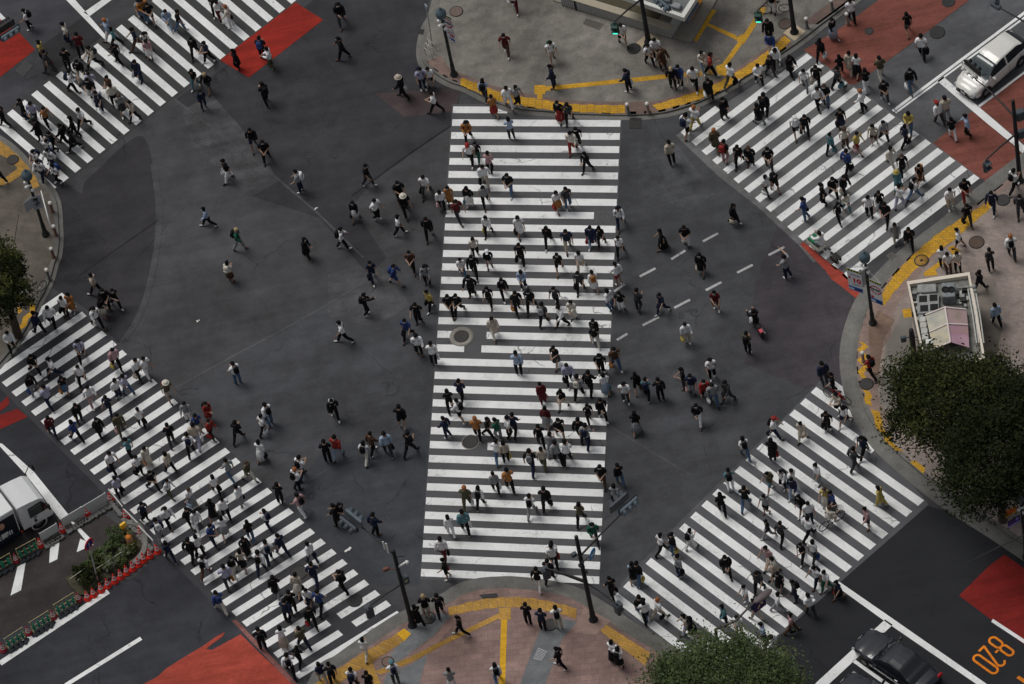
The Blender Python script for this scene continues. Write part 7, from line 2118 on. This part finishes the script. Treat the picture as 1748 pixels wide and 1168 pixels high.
def proto(legs, arms, f):
    key = (legs, arms, f)
    if key in BODY: return BODY[key]
    P_, E_, R_, B_, H, ln, hands = skeleton(legs, arms, f)
    me = bpy.data.meshes.new('skeleton'); me.from_pydata(P_, E_, []); o = bpy.data.objects.new('skeleton', me); COL.objects.link(o)
    sk = o.modifiers.new('skin', 'SKIN'); sk.use_smooth_shade = True; sk.branch_smoothing = .3
    for i, v in enumerate(me.skin_vertices[0].data): v.radius = (R_[i], R_[i]); v.use_root = (i == 0); v.use_loose = False
    ss = o.modifiers.new('sub', 'SUBSURF'); ss.levels = 1; ss.render_levels = 1
    dg = bpy.context.evaluated_depsgraph_get(); dg.update(); em = bpy.data.meshes.new_from_object(o.evaluated_get(dg)); bpy.data.objects.remove(o)
    bm = bmesh.new(); bm.from_mesh(em); bm.normal_update(); bm.verts.ensure_lookup_table()
    cls = []
    for v in bm.verts: cls.append(nearest(P_, E_, R_, B_, v.co))
    for v in bm.verts:                                  # a trunk is wider than deep
        b = cls[v.index][0]
        if b in ('torso', 'pelvis'): v.co.y = ln * .5 + (v.co.y - ln * .5) * .78; v.co.x *= 1.16 if b == 'torso' else 1.1
        if b == 'head': v.co.x *= .92
    bm.normal_update(); bm.faces.ensure_lookup_table(); bm.edges.ensure_lookup_table()
    out = {'H': H, 'ln': ln, 'hands': hands}
    def pick(fn): return [f for f in bm.faces if all(fn(*cls[v.index], v.co) for v in f.verts)]
    tors = lambda b: b in ('torso',) or b.startswith('shoulder')
    zb = H - .10
    short = pick(lambda b, t, c: tors(b) or (b == 'pelvis' and c.z > zb) or (b[:3] == 'hip' and c.z > zb) or (b[:4] == 'uarm' and t < .72))
    long_ = pick(lambda b, t, c: tors(b) or (b == 'pelvis' and c.z > zb) or (b[:3] == 'hip' and c.z > zb) or b[:4] == 'uarm' or (b[:4] == 'farm' and t < .93))
    trou = pick(lambda b, t, c: b == 'pelvis' or b[:3] == 'hip' or b[:5] == 'thigh' or (b[:4] == 'shin' and c.z > .0 and not (b[:4] == 'shin' and (c - P_[0]).length > 9)) and True)
    shor = pick(lambda b, t, c: b == 'pelvis' or b[:3] == 'hip' or (b[:5] == 'thigh' and t < .8))
    out['short'] = shell(bm, short, .022, 'shirt', vary=.25); out['long'] = shell(bm, long_, .024, 'shirt', vary=.3)
    out['trousers'] = shell(bm, trou, .018, 'trousers', vary=.3); out['shorts'] = shell(bm, shor, .024, 'shorts', vary=.2)
    st = .05 if legs in ('W1', 'W2') else (.03 if legs[0] == 'W' else 0)
    mbk = MB(); skirt_prof(H, .10, .46, .24, st)(mbk); out['skirt'] = mbk.mesh('skirt', cloth_mat('k'))
    mbk = MB(); skirt_prof(H, .10, .24, .34, st + .02)(mbk); out['maxi'] = mbk.mesh('skirt', cloth_mat('k'))
    out['coat'] = shell(bm, long_, .032, 'coat', skirt_prof(H, .14, .50, .20, st), vary=.3)
    for s in 'LR': out['shoe' + s] = shell(bm, pick(lambda b, t, c, s=s: b == 'foot' + s), .012, 'shoe')
    # face, ears and hands belong to the body itself
    mb = MB(); fm = [[v.index for v in f.verts] for f in bm.faces]; mb.add([v.co.copy() for v in bm.verts], fm, 0, True)
    hc = Vector((0, ln + .045, H + .70))
    for f_ in range(len(mb.m)):
        pass
    mb.tube([hc + Vector((0, .078, .025)), hc + Vector((0, .105, -.018)), hc + Vector((0, .088, -.028))], [.008, .014, .010], 6)
    for s in (1, -1): mb.ball(hc + Vector((s * .083, -.005, -.005)), (.012, .022, .032), 6, 5); mb.ball(hc + Vector((s * .032, .080, .02)), (.013, .008, .007), 6, 4, 1)
    mb.ball(hc + Vector((0, .082, -.052)), (.022, .008, .006), 6, 4, 2)
    for (s, wr, pm, d) in hands: fingers(mb, s, pm, d, .7 if arms in ('bg', 'rd') else .35)
    out['body'] = mb.mesh('person', [SKIN[0], eyem, lipm]); bm.free(); bpy.data.meshes.remove(em)
    out['head'] = hc
    BODY[key] = out; return out
def hair_mesh(kind):
    mb = MB(); n, m = 16, 12; r = (.099, .118, .118); vs, keep = [], []
    for i in range(m + 1):
        ph = -PI / 2 + PI * i / m
        for k in range(n): th = 2 * PI * k / n; vs.append(Vector((r[0] * math.cos(ph) * math.cos(th), r[1] * math.cos(ph) * math.sin(th) - .012, r[2] * math.sin(ph) + .012)))
    fs = []
    for i in range(m):
        for k in range(n):
            c = (vs[i * n + k] + vs[i * n + (k + 1) % n] + vs[(i + 1) * n + k] + vs[(i + 1) * n + (k + 1) % n]) / 4
            if (c.y < .03 and c.z > -.072 + max(0, c.y) * .8) or c.z > .036: fs.append((i * n + k, i * n + (k + 1) % n, (i + 1) * n + (k + 1) % n, (i + 1) * n + k))
    mb.add([v + v.normalized() * .006 * math.sin(v.x * 90 + v.z * 60) for v in vs], fs, 0, True)
    if kind == 'long': mb.lathe([(.05, -.30), (.085, -.26), (.098, -.12), (.10, 0), (.07, .06)], n=14, c=(0, -.045, 0), sx=1.0, sy=.62, fold=.05, nf=7)
    if kind == 'bob': mb.lathe([(.06, -.13), (.10, -.11), (.108, -.02), (.09, .05)], n=14, c=(0, -.028, 0), sx=1.0, sy=.9, fold=.04, nf=7)
    return mb.mesh('hair', HAIR[''])
HM = {k: hair_mesh(k) for k in ('short', 'long', 'bob')}
def hat_mesh(k):
    mb = MB()
    if k == 'cap': mb.lathe([(.108, .01), (.112, .05), (.095, .10), (.05, .128), (.001, .132)], n=18, sy=1.12); mb.ball((0, .135, .02), (.075, .085, .012), 12, 5)
    else: mb.lathe([(.165, -.01), (.16, .0), (.115, .02), (.112, .07), (.09, .125), (.001, .135)], n=22, sy=1.08)
    return mb.mesh('hat', cloth_mat('k'))
HATS = {'cap': hat_mesh('cap'), 'brim': hat_mesh('brim')}
mb = MB(); mb.ball((0, .058, -.035), (.062, .042, .042), 12, 8); MASK = mb.mesh('face_mask', maskm)
def bag_meshes():
    mb = MB(); mb.bbox((0, -.10, 0), (.30, .17, .44), b=.06); mb.bbox((0, -.20, -.07), (.24, .08, .22), b=.035); mb.ball((0, -.1, .2), (.14, .085, .06), 10, 6); bp = mb.mesh('backpack', cloth_mat('k'))
    mb = MB()
    for s in (1, -1): mb.tube([(s * .10, -.03, .22), (s * .115, .06, .25), (s * .12, .16, .15), (s * .12, .17, -.02), (s * .13, .05, -.16)], .018, 6)
    st = mb.mesh('strap', cloth_mat('k'))
    mb = MB(); mb.bbox((0, 0, -.34), (.13, .34, .28), b=.05); mb.bbox((.07, 0, -.37), (.03, .24, .14), b=.012); hb = mb.mesh('handbag', cloth_mat('k'))
    mb = MB(); mb.tube([(0, .11, -.22), (0, .09, -.05), (0, 0, .0), (0, -.09, -.05), (0, -.11, -.22)], .011, 6); hn = mb.mesh('handle', cloth_mat('k'))
    return bp, st, hb, hn
BP, STR, HB, HN = bag_meshes()
def put(name, me, parent, m, loc=(0, 0, 0)):
    o = link(name, me, parent, loc)
    o.material_slots[0].link = 'OBJECT'; o.material_slots[0].material = m
    return o
PAVE_ZONES = [[(x, y) for x, y in smoothline(k_)] + e_ for k_, e_ in ((topk, [(1480, -80), (760, -80)]), (rk, [(1830, 960), (1830, 255)]), (bk, [(1240, 1260), (530, 1260)]), (lk, [(-80, 600), (-80, 260)]))]
def inside(p, poly):
    x, y = p; r = False; n = len(poly)
    for i in range(n):
        (x1, y1), (x2, y2) = poly[i], poly[(i + 1) % n]
        if (y1 > y) != (y2 > y) and x < (x2 - x1) * (y - y1) / (y2 - y1) + x1: r = not r
    return r
DIRS = dict(Q1=(44, -30), Q2=(-22, -36), Q3=(-34, -28), N=(0, -1), S=(0, 1), E=(1, 0), W=(-1, 0), NE=(.75, -.75), NW=(-.75, -.75), SE=(.75, .75), SW=(-.75, .75))
def spec(line, i):
    """reads one person: spot, heading, stance, top and lower colours, garment, and what they wear or carry"""
    a = line.split(); x, y = int(a[0]), int(a[1]); rs = random.Random(i * 7919 + x)
    q = dict(x=x, y=y, d=a[2], st=a[3], top=a[4], bot=a[5], gar=a[6], acc=a[7:]); q['rs'] = rs; q['i'] = i
    acc = q['acc']; hl = 'hl' in acc
    q['f'] = hl or q['gar'] in 'km' or (q['gar'] == 'c' and rs.random() < .6) or rs.random() < .3
    bag = [z for z in acc if z.startswith('bag')]; bp = [z for z in acc if z.startswith('bp')]; hat = [z for z in acc if z.startswith('hat')]
    q['bag'] = bag[0][3:] if bag else None; q['bp'] = bp[0][2:] if bp else None; q['hat'] = hat[0][3:] if hat else None
    q['hair'] = next((z for z in acc if z in ('hb', 'ho', 'hy', 'hg')), ''); q['hm'] = 'long' if hl else ('bob' if q['f'] and rs.random() < .5 else 'short')
    if q['st'] == 's': q['legs'] = 'ST'
    elif q['st'] == 'w': q['legs'] = rs.choice(('W1', 'W2', 'W3', 'W4', 'W5', 'W6', 'W5', 'W6'))
    else: q['legs'] = 'SIT'
    q['arms'] = 'rd' if q['legs'] == 'SIT' else ('up' if 'up' in acc else 'pt' if 'pt' in acc else 'bg' if q['bag'] else rs.choice(('sw', 'sw', 'sw', 'ph', 'p2') if q['st'] == 'w' else ('ph', 'p2', 'sw')))
    return q
def person_parts(q, make):
    """calls make(name, mesh, material, loc) for the body and every garment"""
    B = proto(q['legs'], q['arms'], q['f']); rs = q['rs']; make('person', B['body'], SKIN[rs.randrange(3)], None)
    make('hair', HM[q['hm']], HAIR[q['hair']], B['head'])
    bot = q['bot']; g = q['gar']
    if bot == 'sk': bot = 'dg' if q['top'] == 'k' else 'k'
    if g == 'c': make('coat', B['coat'], cloth_mat(q['top']), (0, 0, 0)); make('trousers', B['trousers'], cloth_mat(bot), (0, 0, 0))
    else:
        make('shirt', B['short' if rs.random() < .55 else 'long'], cloth_mat(q['top']), (0, 0, 0))
        if g == 't': make('trousers', B['trousers'], cloth_mat(bot), (0, 0, 0))
        elif g == 's': make('shorts', B['shorts'], cloth_mat(bot), (0, 0, 0))
        else: make('skirt', B['maxi' if g == 'm' or rs.random() < .4 else 'skirt'], cloth_mat(bot), (0, 0, 0))
    sm = rs.choice((shoeK, shoeK, shoeW, shoeW, shoeB)) 
    make('shoe', B['shoeL'], sm, (0, 0, 0)); make('shoe', B['shoeR'], sm, (0, 0, 0))
    if q['hat']: make('hat', HATS['cap' if q['hat'] in ('r', 'w', 'te') else 'brim'], cloth_mat(q['hat']), B['head'])
    if rs.random() < .6: make('face_mask', MASK, maskm, B['head'])
def base_of(q):
    lev = PAVE if any(inside((q['x'], q['y']), z_) for z_ in PAVE_ZONES) else 0.0
    p = G(q['x'], q['y'], lev + .02); dx, dy = DIRS[q['d']]; j = q['rs'].uniform(-.35, .35); u = gdir(q['x'], q['y'], dx * 20, dy * 20)
    h = (1.77 if q['f'] else 1.89) * q['rs'].uniform(.965, 1.04) / 1.72
    if q['st'] == 'm': p = p - u * .22; j = 0
    return p, math.atan2(u.y, u.x) - PI / 2 + j, h, lev
def lift(q): return {'SIT': 0.0}.get(q['legs'], 0.0)
lines = PEOPLE.strip().split('\n'); specs = [spec(l, i) for i, l in enumerate(lines)]
LAB = dict((int(a.split('|')[0]), a.split('|')[1:]) for a in LABELS.strip().split('\n'))
mass = {}
for q in specs:
    p, rz, h, lev = base_of(q)
    wx = h * q['rs'].uniform(1.02, 1.16)
    if q['i'] in LAB:
        root = None
        def make(name, me, m, loc):
            global root
            if name == 'person':
                root = put('person', me, None, m); root.location = (p.x, p.y, p.z + lift(q)); root.rotation_euler = (0, 0, rz); root.scale = (wx, wx, h)
            else: put(name, me, root, m, loc)
        person_parts(q, make); lb = LAB[q['i']]
        tag(root, lb[0], 'person', 'people crossing and waiting')
        B = proto(q['legs'], q['arms'], q['f']); Rz = Matrix.Rotation(rz, 3, 'Z')
        def world(v): return Vector((p.x, p.y, p.z + lift(q))) + Rz @ Vector((v[0] * wx, v[1] * wx, v[2] * h))
        if q['bp']:
            o = put('backpack', BP, None, cloth_mat(q['bp'])); o.location = world((0, B['ln'] - .075, B['H'] + .33)); o.rotation_euler = (0, 0, rz); put('strap', STR, o, cloth_mat(q['bp'])); tag(o, lb[1], 'backpack', 'backpacks on people')
        if q['bag']:
            s_, wr, pm, d_ = B['hands'][0]; o = put('handbag', HB, None, cloth_mat(q['bag'])); o.location = world(pm + Vector((0, 0, -.03))); o.rotation_euler = (0, 0, rz + .2); put('handle', HN, o, cloth_mat(q['bag'])); tag(o, lb[-1], 'bag', 'bags carried in the hand')
    else:
        Mx = Matrix.Translation((p.x, p.y, p.z + lift(q))) @ Matrix.Rotation(rz, 4, 'Z') @ Matrix.Diagonal((wx, wx, h, 1))
        def add(me, m, loc):
            mass.setdefault('v', []); off = len(mass['v']); T_ = Mx @ Matrix.Translation(loc or (0, 0, 0))
            mass['v'] += [tuple(T_ @ v.co) for v in me.vertices]
            for f_ in me.polygons:
                mm = m if f_.material_index == 0 else me.materials[f_.material_index]
                mass.setdefault('f', []).append([i + off for i in f_.vertices]); mass.setdefault('m', []).append(mm.name)
        person_parts(q, lambda name, me, m, loc: add(me, m, loc))
        B = proto(q['legs'], q['arms'], q['f'])
        if q['bp']: add(BP, cloth_mat(q['bp']), Vector((0, B['ln'] - .075, B['H'] + .33))); add(STR, cloth_mat(q['bp']), Vector((0, B['ln'] - .075, B['H'] + .33)))
        if q['bag']: pm = B['hands'][0][2]; add(HB, cloth_mat(q['bag']), pm); add(HN, cloth_mat(q['bag']), pm)
if mass:
    names = sorted(set(mass['m'])); me = bpy.data.meshes.new('crowd'); me.from_pydata(mass['v'], [], mass['f'])
    for n_ in names: me.materials.append(bpy.data.materials[n_])
    ix = {n_: k for k, n_ in enumerate(names)}
    me.polygons.foreach_set('material_index', [ix[n_] for n_ in mass['m']]); me.polygons.foreach_set('use_smooth', [True] * len(me.polygons)); me.update()
    tag(link('crowd', me), 'crowd of small figures crossing in the farther upper part of the scene', 'crowd', None, 'stuff')
